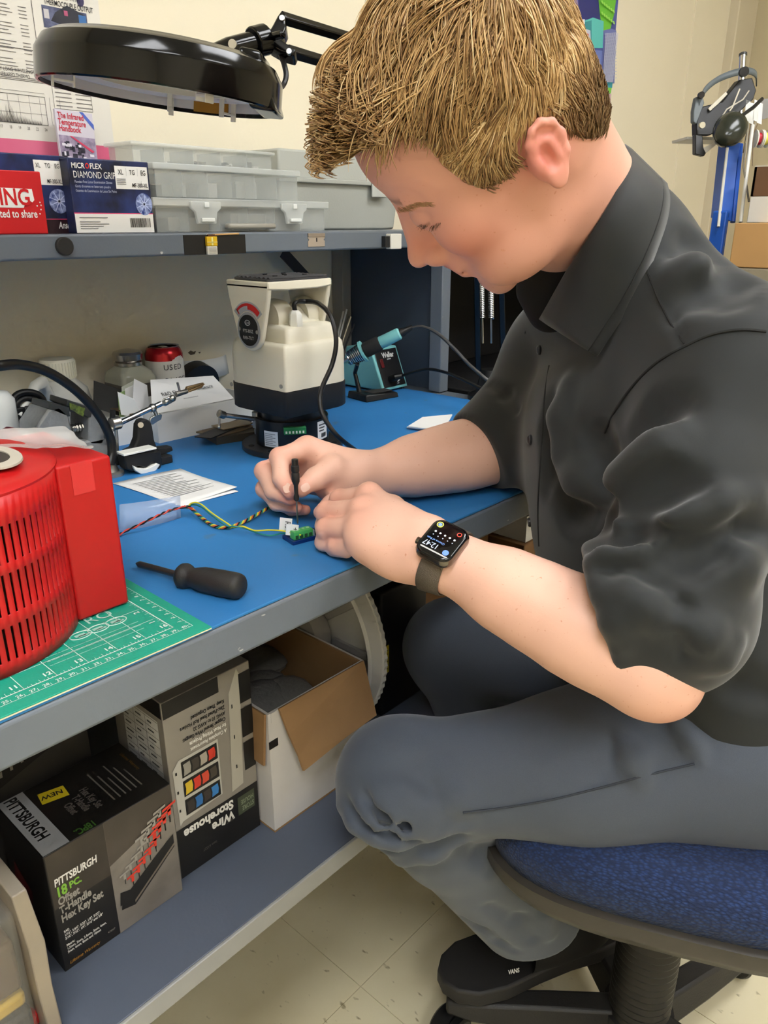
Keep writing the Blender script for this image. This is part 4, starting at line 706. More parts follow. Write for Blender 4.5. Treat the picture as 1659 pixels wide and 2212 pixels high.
# curled white sheet and black roll by the wall
sh = MB(); P0 = []
for k in range(9): P0.append((gy(398 + k * 12.5, 782 + 0.8 * k, 1.255).x, 1.262 - 0.035 * math.sin(PI * k / 8) * 0.6, 0))
za, zb_ = ZM + 0.045, gy(440, 776, 1.255).z
for k in range(8): sh.quad((P0[k][0], P0[k][1], za), (P0[k + 1][0], P0[k + 1][1], za), (P0[k + 1][0], P0[k + 1][1] + 0.006, zb_), (P0[k][0], P0[k][1] + 0.006, zb_))
tag(sh.build('paper_sheet', C(226, 226, 222, 0.6), None, smooth=True, solid=0.0006), 'curled white sheet standing against the wall behind the tray', 'paper')
rl = Vector((gy(430, 830, 1.215).x, 1.222, ZM + 0.043)); t = thing('tape_roll', 'wide black tape roll propped behind the label panel', 'tape roll', rl)
MB().lathe([(0.018, -0.012), (0.042, -0.012), (0.042, 0.012), (0.018, 0.012), (0.018, -0.012)], 40, axis='Y', cap=False, R=Matrix.Rotation(0.25, 3, 'X')).build('roll', m_blk, t, smooth=True, angle=35)
# ------------------------------------------------------------------ vise, helping hand, gooseneck, holder
m_cast = M('cast_zinc', (150, 152, 152), 0.55, 0.25, bump=(240, 0.5), var=(140, 0.3)); YV = 0.985
def vx(px, py, yy=YV): return gy(px, py, yy)
vo = Vector((vx(150, 930).x, YV, ZM)); vs = thing('bench_vise', 'small grey cast vise with threaded screw behind the red machine', 'vise', vo)
def vl(px, py, yy=YV): return vx(px, py, yy) - vo
def slab(nm, pts, depth, mat, bev=0.003): MB().prism([vl(x, y) for x, y in pts], (0, depth, 0)).build(nm, mat, vs, bevel=bev)
slab('rear_jaw', [(80, 962), (80, 922), (104, 886), (128, 876), (148, 894), (156, 930), (157, 962)], 0.055, m_cast)
slab('front_jaw', [(192, 962), (192, 900), (200, 880), (212, 882), (226, 900), (229, 950), (222, 962)], 0.055, m_cast)
slab('jaw_insert', [(106, 884), (108, 870), (150, 880), (152, 900), (146, 900)], 0.052, C(58, 60, 60, 0.5), 0.001); slab('jaw_insert', [(144, 876), (146, 863), (200, 882), (198, 902), (190, 902)], 0.05, C(52, 54, 54, 0.5), 0.001)
MB().prism([vl(x, y, YV - 0.001) for x, y in ((150, 870), (184, 882), (180, 900), (168, 894), (160, 888), (152, 884))], (0, 0.001, 0)).build('green_grip', M('green_bits', (120, 140, 60), 0.6, var=(200, 0.9), rgb2=(40, 44, 36)), vs)
def thread(a, b_, r, nm, turns):
    n = turns * 8; d = b_ - a; u_ = d.orthogonal().normalized(); v_ = d.normalized().cross(u_)
    MB().cyl(a, b_, r * 0.86, n=12).build(nm, m_steel_b, vs, smooth=True)
    MB().tube([a + d * (k / n) + (u_ * math.cos(k * PI / 4) + v_ * math.sin(k * PI / 4)) * r * 0.9 for k in range(n)], r * 0.18, 4).build('thread', m_steel_b, vs, smooth=True)
thread(vl(38, 944), vl(92, 938), 0.0055, 'lead_screw', 14); thread(vl(150, 926, YV + 0.02), vl(192, 920, YV + 0.02), 0.006, 'inner_screw', 7)
MB().cyl(vl(150, 962, YV + 0.02), vl(194, 952, YV + 0.02), 0.0075, n=14).build('guide_rod', m_steel_b, vs, smooth=True)
MB().lathe([(0.0, -0.01), (0.014, -0.009), (0.017, 0.0), (0.014, 0.009), (0.0, 0.01)], 20, o=vl(22, 950), axis='X').build('knob', C(120, 24, 40, 0.35), vs, smooth=True)
MB().box((-0.05, 0.0, 0.0), (0.055, 0.06, vl(150, 962).z + 0.001)).build('pedestal', m_cast, vs, bevel=0.003)
# helping hand: foot, rod, joints, alligator clip
YH = 0.975; ho = gz(243, 1026, ZM); ho = Vector((ho.x, ho.y, ZM)); hh = thing('helping_hand', 'chrome helping hand arm ending in an alligator clip', 'helping hand', ho)
def hl(px, py, yy=YH): return gy(px, py, yy) - ho
MB().lathe([(0.0, 0.0), (0.016, 0.0), (0.016, 0.004), (0.010, 0.006), (0.006, 0.016), (0.0055, 0.022), (0.0, 0.022)], 24).build('foot', M('foot_zinc', (150, 150, 146), 0.4, 0.7), hh, smooth=True, angle=40)
MB().tube([hl(250, 918), hl(253, 965), hl(253, 988)], 0.0024, 10).build('side_rod', m_steel_b, hh, smooth=True); MB().tube([hl(253, 982), hl(253, 1004)], 0.0042, 12).build('rubber_tip', m_blk, hh, smooth=True, bevel=0.001)
MB().cyl(hl(240, 916), hl(258, 912), 0.0095, n=18).build('clamp_block', m_steel_b, hh, smooth=True, bevel=0.001); MB().cyl(hl(243, 905), hl(243, 885), 0.0038, 0.0038, 14).build('thumb_screw', m_blk, hh, smooth=True)
MB().cyl(hl(232, 933), hl(256, 918), 0.004, n=12).build('cross_pin', m_steel_b, hh, smooth=True)
MB().cyl(hl(254, 916), hl(348, 872), 0.0040, n=12).build('arm_rod', m_chrome, hh, smooth=True)
for (px, py) in ((330, 881), (359, 868), (372, 860)): MB().ball(hl(px, py), 0.0062 if px < 340 else 0.0048).build('ball_joint', m_steel_b, hh, smooth=True)
MB().prism([hl(x, y) for x, y in ((350, 876), (354, 862), (378, 852), (382, 858), (380, 866), (358, 878))], (0, 0.003, 0)).build('joint_plate', m_steel_b, hh, bevel=0.001)
MB().prism([hl(x, y) for x, y in ((322, 914), (326, 902), (344, 893), (351, 896), (349, 906), (330, 918))], (0, 0.003, 0)).build('joint_plate', m_steel_b, hh, bevel=0.001); MB().cyl(hl(333, 886), hl(338, 896), 0.003, n=10).build('joint_pin', m_steel_b, hh, smooth=True)
MB().cyl(hl(383, 826), hl(390, 852), 0.0018, n=8).build('wing_screw', m_steel_b, hh, smooth=True)
MB().cyl(hl(380, 852), hl(404, 845), 0.0042, 0.0034, 10).build('clip_sleeve', m_steel_b, hh, smooth=True)
MB().prism([hl(x, y) for x, y in ((402, 846), (406, 836), (442, 827), (424, 836))], (0, 0.006, 0)).build('clip_jaw', M('brass_clip', (190, 158, 110), 0.4, 0.7), hh, bevel=0.0005); MB().prism([hl(x, y) for x, y in ((404, 849), (410, 843), (443, 829), (436, 838), (414, 846))], (0, 0.006, 0)).build('clip_jaw', M('brass_clip', (190, 158, 110), 0.4, 0.7), hh, bevel=0.0005)
# gooseneck
gp = [gy(-60, 800, 0.93)] + [gy(x, y, yy) for x, y, yy in ((0, 790, 0.93), (45, 788, 0.94), (100, 802, 0.945), (160, 840, 0.95), (210, 892, 0.95), (236, 940, 0.95), (242, 975, 0.948), (238, 1003, 0.944))]
tag(MB().tube(bez(gp, 8), 0.0062, 12).build('gooseneck', M('gooseneck_black', (20, 20, 21), 0.35), None, smooth=True), 'thick black flexible gooseneck arching over the vise', 'gooseneck')
# black holder with white cradle
YK = 0.958; ko = Vector((gy(318, 1000, YK).x, YK, ZM)); kh = thing('clamp_holder', 'black plastic holder with a white cradle lying on the mat', 'holder', ko)
def kl(px, py, yy=YK): return gy(px, py, yy) - ko
MB().prism([kl(x, y) for x, y in ((272, 985), (276, 974), (290, 968), (298, 948), (300, 918), (306, 908), (316, 905), (326, 910), (330, 922), (334, 950), (342, 972), (342, 984))], (0, 0.016, 0)).build('pillar', m_blk_m, kh, bevel=0.0025)
MB().prism([kl(x, y, YK - 0.001) for x, y in ((340, 968), (372, 964), (375, 974), (344, 986))], (0, 0.014, 0)).build('crossbar', m_blk_m, kh, bevel=0.002)
MB().prism([kl(x, y, YK - 0.022) for x, y in ((268, 984), (348, 974), (351, 1004), (344, 1018), (330, 1000), (316, 1012), (300, 1006), (288, 1020), (274, 1014))], (0, 0.020, 0)).build('clamp_body', m_blk, kh, bevel=0.002)
MB().prism([kl(x, y, YK - 0.026) for x, y in ((267, 981), (338, 966), (339, 970), (268, 986))], (0, 0.020, 0)).build('white_edge', m_milk, kh, bevel=0.0006)
MB().prism([kl(x, y, YK - 0.026) for x, y in ((288, 1006), (300, 1012), (316, 1013), (332, 1006), (340, 1001), (346, 1004), (338, 1016), (322, 1024), (304, 1024), (292, 1016))], (0, 0.012, 0)).build('white_cradle', m_milk, kh, bevel=0.0008)
MB().cyl(kl(304, 918, YK - 0.001), kl(304, 918, YK - 0.003), 0.004, n=14).build('pivot', m_steel_b, kh, smooth=True)
MB().box((-0.03, -0.012, 0.0), (0.035, 0.016, 0.012)).build('base', m_blk_m, kh, bevel=0.002)
# ------------------------------------------------------------------ cutting mat
m_green = M('cutting_mat_green', (30, 158, 132), 0.5, bump=(500, 0.15)); m_mark = C(206, 232, 222, 0.55)
cm = thing('cutting_mat', 'green self-healing cutting mat with white ruler grid under the red machine', 'cutting mat', (0.332, 0.5005, ZM), math.radians(-0.6))
ZG = 0.0024
MB().box((-0.457, 0, 0), (0, 0.305, ZG * 0.45)).build('lower_layer', C(226, 222, 190, 0.6), cm); MB().box((-0.457, 0.0, ZG * 0.45), (0, 0.305, ZG)).build('upper_layer', m_green, cm, bevel=0.0004)
fg = F((0, 0, ZG), (1, 0, 0), (0, 1, 0)); IN = 0.0254; ox, oy = -0.0235, 0.0225
L = [(-0.44, oy - 0.0005, ox, oy + 0.0005), (ox - 0.0005, oy, ox + 0.0005, 0.29), (-0.45, 0.0125, -0.010, 0.0130), (-0.0105, 0.0125, -0.010, 0.295)]
for k in range(1, 17): L.append((ox - k * IN - 0.0003, oy, ox - k * IN + 0.0003, oy + 2 * IN)); 
for k in range(1, 3): L.append((-0.44, oy + k * IN - 0.0003 - (IN / 2 if k == 1 else 0) * 0, ox, oy + k * IN + 0.0003))
for k in range(3, 11): L.append((ox - 2 * IN, oy + k * IN - 0.0003, ox, oy + k * IN + 0.0003))
L += [(ox - 2 * IN - 0.0003, oy + 2 * IN, ox - 2 * IN + 0.0003, 0.28), (ox - IN - 0.0003, oy + 2 * IN, ox - IN + 0.0003, 0.28)]
for k in range(16 * 8): hgt = 0.0045 if k % 4 == 0 else (0.0032 if k % 2 == 0 else 0.002); L.append((ox - k * IN / 8 - 0.00018, oy, ox - k * IN / 8 + 0.00018, oy + hgt))
for k in range(9 * 8): hgt = 0.0045 if k % 4 == 0 else (0.0032 if k % 2 == 0 else 0.002); L.append((ox - hgt, oy + k * IN / 8 - 0.00018, ox, oy + k * IN / 8 + 0.00018))
for k in range(42): x = -0.0135 - k * 0.010; L.append((x - 0.0002, 0.0125, x + 0.0002, 0.0165)); L.append((x - 0.0052, 0.0125, x - 0.0048, 0.0145))
for k in range(27): y = 0.0165 + k * 0.010; L.append((-0.0145, y - 0.0002, -0.0105, y + 0.0002)); L.append((-0.0125, y + 0.0048, -0.0105, y + 0.0052))
prints('ruler_marks', fg, L, m_mark, cm, 0.0003)
for k in range(0, 9): text(str(16 - k), fg, ox - k * IN - 0.0012, oy + 0.0052, 0.0072, m_mark, cm, w=0.0005, align='RIGHT', bold=0.03)
for k in range(1, 5): text(str(k), fg, ox - 0.0052, oy + k * IN - 0.003, 0.0072, m_mark, cm, w=0.0005, align='RIGHT', bold=0.03, turn=PI / 2)
for k in range(0, 18): text(str(40 - k), fg, -0.0145 - k * 0.010, 0.0145, 0.0048, m_mark, cm, w=0.0005, align='RIGHT', bold=0.02)
for k in range(1, 9): text(str(k), fg, -0.0128, 0.0185 + k * 0.010, 0.0048, m_mark, cm, w=0.0005, align='RIGHT', bold=0.02, turn=PI / 2)
def cpt(px, py): p = gz(px, py, ZM + ZG); return p - Vector(cm.location)
for (px, py) in ((250, 1343), (212, 1359), (174, 1374)):
    c0 = cpt(px, py); MB().tube([c0 + Vector((0.0092 * math.cos(a), 0.0062 * math.sin(a), 0.0003)) for a in np.linspace(0, 2 * PI, 29)], 0.0004, 4, cap=False).build('oval_print', m_mark, cm)
    prints('oval_print', fg, [(c0.x - 0.005, c0.y - 0.002, c0.x + 0.004, c0.y + 0.0024), (c0.x - 0.003, c0.y - 0.0035, c0.x + 0.006, c0.y - 0.0008)], C(150, 205, 188, 0.55), cm, 0.0003)
c0 = cpt(186, 1350); text('RO', fg, c0.x, c0.y - 0.002, 0.018, C(170, 216, 200, 0.5), cm, w=0.0005)
for k in range(3): c0 = cpt(150 + 6 * k, 1404 + 8 * k); prints('fine_print', fg, [(c0.x - 0.02 + 0.0034 * j, c0.y, c0.x - 0.0172 + 0.0034 * j + 0.0006 * (j % 3), c0.y + 0.0011) for j in range(24)], C(130, 200, 180, 0.55), cm, 0.0003)
# ------------------------------------------------------------------ red slotted machine
m_red = M('red_enamel', (190, 24, 25), 0.38, spec=0.5, bump=(90, 0.05, 0.0006)); ZR = ZM + ZG
rc = Vector((0.178, 0.648, ZR)); rm = thing('red_machine', 'red enamelled machine with slotted round front on the cutting mat', 'machine', rc)
RR = 0.099
def zof(x, y, py):
    lo, hi = 0.0, 2.0
    for _ in range(50):
        m_ = (lo + hi) / 2; v = np.array((x, y, m_)) - CC
        if CYP - FPX * (v @ CU) / (v @ CF) > py: lo = m_
        else: hi = m_
    return m_
rz_ = lambda px, py: gy(px, py, 0.5505).z - ZR
rows = [(rz_(48, 1418), rz_(36, 1347)), (rz_(36, 1323), rz_(20, 1238)), (rz_(36, 1212), rz_(20, 1133))]
HT = 0.1400; zl = [0.001] + [z for r_ in rows for z in r_] + [HT]
b = MB(); a_end = math.radians(-36.5); pitch = math.radians(3.8); sw = math.radians(1.5); a_cur = a_end; cols = []
cols.append((a_end, a_end + math.radians(12), False))
for k in range(33): cols.append((a_cur - sw, a_cur, True)) if k else cols.append((a_cur - sw, a_cur, False)); cols.append((a_cur - pitch, a_cur - sw, False)); a_cur -= pitch
nfull = 46; rest0 = a_cur; rest1 = a_end + math.radians(12) - 2 * PI
for k in range(nfull): cols.append((rest0 + (rest1 - rest0) * (k + 1) / nfull, rest0 + (rest1 - rest0) * k / nfull, False))
def cp_(a, z, r=RR): return (r * math.cos(a), r * math.sin(a), z)
for (p0, p1, slot) in cols:
    for j in range(len(zl) - 1):
        if slot and j in (1, 3, 5): continue
        b.quad(cp_(p0, zl[j]), cp_(p1, zl[j]), cp_(p1, zl[j + 1]), cp_(p0, zl[j + 1]))
sh = b.build('slotted_shell', m_red, rm, smooth=True, angle=30); md = sh.modifiers.new('solid', 'SOLIDIFY'); md.thickness = 0.003; md.offset = -1
MB().lathe([(0.0, 0.002), (RR - 0.012, 0.002), (RR - 0.012, 0.132), (0.0, 0.132)], 40).build('inner_core', M('core_dark', (26, 22, 20), 0.7), rm, smooth=True, angle=40)
MB().lathe([(RR - 0.008, 0.004), (RR - 0.009, 0.020)], 40, a0=math.radians(-75), a1=math.radians(-38), cap=False).build('inner_foam', C(190, 174, 150, 0.8), rm, smooth=True)
MB().lathe([(RR, HT), (RR + 0.0004, HT + 0.002), (RR - 0.003, HT + 0.005), (RR - 0.007, HT + 0.006), (RR - 0.018, HT + 0.010), (0.05, HT + 0.0165), (0.0, HT + 0.019)], 72).build('lid', m_red, rm, smooth=True, angle=50)
p = gz(-25, 998, ZR + HT + 0.014) - rc; lbc = Vector((p.x, p.y, HT + 0.0125))
v1 = gz(48, 1000, ZR + HT + 0.012) - rc; rr_ = (Vector((v1.x, v1.y)) - Vector((p.x, p.y))).length
Rl = Matrix.Rotation(0.16, 3, 'X') @ Matrix.Rotation(0.06, 3, 'Y')
MB().lathe([(rr_ * 0.62, 0.0045), (rr_ * 0.62, 0.006), (rr_ * 0.98, 0.006), (rr_, 0.0045)], 48, o=lbc, R=Rl, cap=False).build('gauge_bezel', M('bezel_grey', (182, 176, 162), 0.5), rm, smooth=True, angle=40)
MB().lathe([(rr_ * 0.62, 0.005), (0.0, 0.005)], 48, o=lbc, R=Rl, cap=False).build('gauge_face', C(46, 44, 42, 0.4), rm)
MB().box((0.259 - rc.x, 0.590 - rc.y, 0.0015), (0.307 - rc.x, 0.71 - rc.y, 0.1405)).build('end_housing', m_red, rm, bevel=0.0025, seg=3)
fe = F((0.259 - rc.x, 0.590 - rc.y, 0.0015), (1, 0, 0), (0, 0, 1)); prints('clear_tape', fe, [(0.012, 0.112, 0.031, 0.1385)], M('tape_sheen', (214, 52, 54), 0.2), rm, 0.0004)
for a in (-94.5,):
    a = math.radians(a); zq = zof(rc.x + RR * math.cos(a), rc.y + RR * math.sin(a), 1440) - ZR; n_ = Vector((math.cos(a), math.sin(a), 0)); c0 = n_ * RR + Vector((0, 0, zq))
    MB().tube([c0 - n_ * 0.001, c0 + n_ * 0.0018, c0 + n_ * 0.0030], [0.0054, 0.0050, 0.0028], 18).build('screw', m_blk, rm, smooth=True)
    s_ = Vector((-n_.y, n_.x, 0)); c1 = c0 + n_ * 0.003
    MB().box((-0.0028, -0.0006, -0.0006), (0.0028, 0.0006, 0.0006), Matrix((s_, n_, Vector((0, 0, 1)))).transposed(), c1).box((-0.0006, -0.0006, -0.0028), (0.0006, 0.0006, 0.0028), Matrix((s_, n_, Vector((0, 0, 1)))).transposed(), c1).build('screw_cross', C(70, 68, 66, 0.4), rm)
# black knob and foot peeping out behind the housing
MB().ball((0.318 - rc.x, 0.69 - rc.y, zof(0.318, 0.69, 1105) - ZR), 0.011, 14).build('rear_knob', m_blk, rm, smooth=True)
# crumpled clear bag on top
bg = MB(); random.seed(21); nx, ny = 18, 9; g = [[None] * (ny + 1) for _ in range(nx + 1)]
A0, A1, A2, A3 = Vector((0.185, 0.632, 0)), Vector((0.300, 0.600, 0)), Vector((0.318, 0.685, 0)), Vector((0.19, 0.70, 0))
for i in range(nx + 1):
    for j in range(ny + 1):
        s, q = i / nx, j / ny; p = (A0 * (1 - s) + A1 * s) * (1 - q) + (A3 * (1 - s) + A2 * s) * q
        base_z = ZR + (HT + 0.0165 if s < 0.55 else 0.146) ; base_z = ZR + HT + 0.0175 - 0.015 * max(0, s - 0.1) / 0.9
        g[i][j] = Vector((p.x + random.uniform(-0.002, 0.002), p.y + random.uniform(-0.002, 0.002), base_z + random.uniform(0, 0.003) + 0.003 * math.sin(q * PI * 2.0 + s * 2)))
for i in range(nx):
    for j in range(ny): bg.quad(g[i][j], g[i + 1][j], g[i + 1][j + 1], g[i][j + 1])
tag(bg.build('plastic_bag', M('bag_film', (236, 234, 230), 0.22, alpha=0.5, spec=0.6), None, smooth=True, subd=1, angle=180), 'crumpled clear plastic bag draped over the red machine', 'bag')
# ------------------------------------------------------------------ papers, film, wires, board, tools on the mat
PL, PT, PR, PB = gz(243, 1045, ZM), gz(390, 1013, ZM), gz(513, 1060, ZM), gz(392, 1090, ZM)
def sheet(c, nz=10, curl=0.0):
    b = MB(); G = []
    for i in range(nz + 1):
        for j in range(nz + 1):
            s, q = i / nz, j / nz; p = (c[0] * (1 - s) + c[3] * s) * (1 - q) + (c[1] * (1 - s) + c[2] * s) * q; p = p.copy(); p.z += 0.0006 + curl * (q * s) ** 2 + 0.0006 * math.sin(5 * s + 3 * q); G.append(p)
    for i in range(nz):
        for j in range(nz): b.quad(G[i * (nz + 1) + j], G[(i + 1) * (nz + 1) + j], G[(i + 1) * (nz + 1) + j + 1], G[i * (nz + 1) + j + 1])
    return b
m_paper = C(238, 237, 234, 0.7); pp = thing('instruction_sheet', 'folded white instruction sheet lying flat on the blue mat', 'paper', (0, 0, 0))
pp.location = PL; sub = lambda pts: [p - PL for p in pts]
sheet(sub([PL, PT, PR, PB]), curl=0.004).build('top_leaf', m_paper, pp, smooth=True, solid=0.0003); k_ = Vector((0.0, 0.0, 0.0)); sheet(sub([PL, PT, PR + Vector((-0.003, -0.006, 0)), PB + Vector((-0.004, -0.006, 0))])).build('bottom_leaf', m_paper, pp, smooth=True, solid=0.0003)
e1, e2 = (PT - PL), (PB - PL); rows_ = []
for k in range(17):
    s = 0.13 + 0.045 * k; w0, w1 = (0.12, 0.55 + 0.3 * ((k * 7) % 5) / 5) if k else (0.45, 0.8)
    f = lambda a, q: PL + e1 * a + e2 * q + Vector((0, 0, 0.0014 + 0.004 * (a * q) ** 2 + 0.0006 * math.sin(5 * q + 3 * a))) - PL
    if k < 15: rows_.append([f(w0, s), f(w1, s), f(w1, s + 0.012), f(w0, s + 0.012)])
b = MB(); [b.quad(*r_) for r_ in rows_]; b.build('print', C(176, 176, 176, 0.7), pp)
F0, F1 = gz(258, 1147, ZM), gz(391, 1118, ZM); F2, F3 = gy(389, 1070, F1.y + 0.004), gy(258, 1090, F0.y + 0.004)
fm = thing('plastic_film', 'clear bent plastic film standing beside the red machine', 'film', F0); b = MB()
for k in range(10):
    s0, s1 = k / 10, (k + 1) / 10; off = lambda s: Vector((0, -0.006 * math.sin(PI * s), 0)); b.quad(F0.lerp(F1, s0) + off(s0) - F0, F0.lerp(F1, s1) + off(s1) - F0, F3.lerp(F2, s1) + off(s1) * 0.4 - F0, F3.lerp(F2, s0) + off(s0) * 0.4 - F0)
b.build('sheet', M('clear_film', (196, 214, 240), 0.12, alpha=0.38, spec=0.6), fm, smooth=True, solid=0.0004)
def twist(root, pts, cols, r, pitch, n=14):
    P = bez([p - Vector(root.location) for p in pts], n); ln = [0.0]
    for i in range(1, len(P)): ln.append(ln[-1] + (P[i] - P[i - 1]).length)
    out = []; tot = ln[-1]; N = int(tot / pitch * 14); Q = []; j = 0
    for k in range(N + 1):
        s = tot * k / N
        while j < len(P) - 2 and ln[j + 1] < s: j += 1
        f = (s - ln[j]) / max(1e-9, ln[j + 1] - ln[j]); Q.append(P[j].lerp(P[j + 1], min(1, f)))
    for c_i, col in enumerate(cols):
        S = []
        for k in range(N + 1):
            T_ = (Q[min(k + 1, N)] - Q[max(k - 1, 0)]).normalized(); u_ = T_.cross(Vector((0, 0, 1))).normalized(); v_ = u_.cross(T_); a = 2 * PI * (k / 14 + c_i / len(cols)); S.append(Q[k] + (u_ * math.cos(a) + v_ * math.sin(a)) * r * (1.0 if len(cols) < 3 else 1.35))
        MB().tube(S, r, 6).build('strand', col, root, smooth=True)
wr, wk, wy, wgn, wo = C(214, 74, 60, 0.4), C(22, 22, 24, 0.4), C(226, 214, 50, 0.4), C(40, 140, 130, 0.4), C(216, 104, 60, 0.4)
zz_ = ZM + 0.0035
t = thing('twisted_wire', 'red and black twisted wire pair coming from the red machine', 'wire', gz(262, 1152, zz_)); twist(t, [gz(240, 1165, zz_), gz(262, 1152, zz_), gz(300, 1134, zz_ + 0.006), gz(335, 1117, zz_ + 0.012), gz(372, 1101, zz_ + 0.012), gz(404, 1095, zz_ + 0.010), gz(416, 1098, zz_ + 0.006)], [wr, wk], 0.0009, 0.019)
t = thing('twisted_wire', 'four-colour twisted wire bundle running under the fingers', 'wire', gz(404, 1096, zz_)); twist(t, [gz(398, 1095, zz_ + 0.008), gz(412, 1098, zz_ + 0.006), gz(434, 1117, zz_), gz(462, 1136, zz_ - 0.001), gz(492, 1139, zz_ - 0.001), gz(520, 1130, zz_), gz(545, 1117, zz_ + 0.001), gz(578, 1098, zz_ + 0.002), gz(612, 1078, zz_)], [wk, wo, wy, wgn], 0.0009, 0.013)
t = thing('wire_pair', 'loose yellow and green wires leading into the terminal block', 'wire', gz(404, 1096, zz_))
def wires(root, pts, col, r=0.0009): MB().tube([p - Vector(root.location) for p in bez(pts, 10)], r, 7).build('strand', col, root, smooth=True)
wires(t, [gz(406, 1095, zz_ + 0.008), gz(414, 1087, zz_ + 0.012), gz(432, 1088, zz_ + 0.014), gz(460, 1110, zz_ + 0.01), (gz(490, 1130, zz_ + 0.006)), (gz(505, 1139, zz_ + 0.004)), gz(524, 1137, zz_ + 0.006), gz(550, 1146, zz_ + 0.004), gz(580, 1145, zz_ + 0.006), gz(612, 1147, zz_ + 0.008), gz(650, 1156, zz_ + 0.006)], wy)
wires(t, [gz(406, 1097, zz_ + 0.006), gz(416, 1090, zz_ + 0.009), gz(436, 1096, zz_ + 0.009), gz(462, 1117, zz_ + 0.005), gz(490, 1136, zz_ + 0.003), gz(506, 1137, zz_ + 0.006), gz(530, 1142, zz_ + 0.003), gz(558, 1152, zz_), gz(585, 1157, zz_), gz(612, 1152, zz_ + 0.004), gz(648, 1158, zz_ + 0.003)], wgn)
# blue board with green terminal block
pb = gz(655, 1168, ZM); br_ = thing('circuit_board', 'tiny blue circuit board with a green terminal block', 'circuit board', pb, math.radians(-12)); sb_ = 0.0005
MB().box((-0.016, -0.006, 0.0), (0.024, 0.018, 0.0045)).build('board', M('pcb_blue', (14, 44, 104), 0.3), br_, bevel=0.0006)
MB().box((-0.013, -0.004, 0.0045), (0.0105, 0.0065, 0.0135)).build('terminal_block', M('terminal_green', (74, 168, 92), 0.45), br_, bevel=0.0006)
for k in range(4): MB().box((-0.0115 + k * 0.0056, -0.0043, 0.0055), (-0.0078 + k * 0.0056, -0.0039, 0.0095)).build('terminal_opening', C(30, 70, 44, 0.6), br_); MB().lathe([(0.0017, 0.0135), (0.0017, 0.0139), (0.0, 0.0139)], 10, o=(-0.0097 + k * 0.0056, 0.002, 0)).build('terminal_screw', C(150, 190, 150, 0.4), br_)
MB().box((0.013, -0.003, 0.0045), (0.021, 0.006, 0.008)).build('chip', C(16, 16, 20, 0.4), br_, bevel=0.0004); MB().box((0.0113, -0.004, 0.0045), (0.0123, 0.006, 0.0115)).build('pin_strip', C(170, 186, 200, 0.4), br_)
def flag(label, c, w_, h_, s, ang, dx):
    t = thing('wire_flag', label, 'label', c); fr_ = F((0, 0, 0), Vector(CR) * math.cos(ang) + Vector((0, 0, 1)) * math.sin(ang), Vector((0, 0, 1)) * math.cos(ang) - Vector(CR) * math.sin(ang)); n_ = fr_.n
    MB().prism([fr_.p(-w_ / 2, -h_ / 2), fr_.p(w_ / 2, -h_ / 2), fr_.p(w_ / 2, h_ / 2), fr_.p(-w_ / 2, h_ / 2)], -n_ * 0.0005).build('paper', C(242, 242, 240, 0.6), t)
    text(s, fr_, dx, h_ * 0.30, 0.0085, C(50, 50, 54, 0.6), t, w=0.0004, turn=-PI / 2)
flag('white wire flag printed RS485, the rear of two', gz(617, 1133, ZM + 0.016), 0.0135, 0.0150, 'RS48', -0.12, -0.0005)
flag('white wire flag printed +5, the front of two', gz(631, 1145, ZM + 0.014), 0.0135, 0.0130, '+5', -0.12, 0.0005)
# large screwdriver
s0, s1 = gz(295, 1217, ZM + 0.005), gz(386, 1242, ZM + 0.010); s2 = gz(523, 1268, ZM + 0.0125); sd = thing('screwdriver', 'black handled screwdriver lying on the blue mat', 'screwdriver', s0); dv = (s2 - s1).normalized(); ls = (s1 - s0); lh = (s2 - s1).length
MB().tube([Vector((0, 0, 0)), ls * 0.08, ls * 0.10, ls], [0.0012, 0.0034, 0.0034, 0.0034], 12).build('shaft', M('shaft_steel', (84, 82, 80), 0.35, 0.8), sd, smooth=True)
o1 = s1 - s0; prof = ((0.0, 0.0078), (0.02, 0.0098), (0.06, 0.0122), (0.11, 0.0128), (0.16, 0.0115), (0.20, 0.0098), (0.25, 0.0095), (0.31, 0.0108), (0.4, 0.0122), (0.7, 0.0126), (0.92, 0.0124), (0.97, 0.0112), (1.0, 0.0085))
MB().tube([o1 + dv * lh * a for a, _ in prof], [r_ for _, r_ in prof], 20).build('handle', M('handle_black', (38, 38, 38), 0.55, bump=(600, 0.2)), sd, smooth=True, angle=60)
# folded papers under the far forearm
for k, (lb, dx) in enumerate((('lower folded paper under the forearm', 0.0), ('upper folded paper under the forearm', 0.006))):
    q = [gz(x, y, ZM + 0.0035 * k) for x, y in ((878, 926), (910, 906), (975, 900), (955, 935))]; o = MB().prism([p + Vector((dx, dx * 0.4, 0.0002)) for p in q], (0, 0, 0.003)).build('folded_paper', m_paper, None, bevel=0.0008); tag(o, lb, 'paper', 'papers by the far forearm')
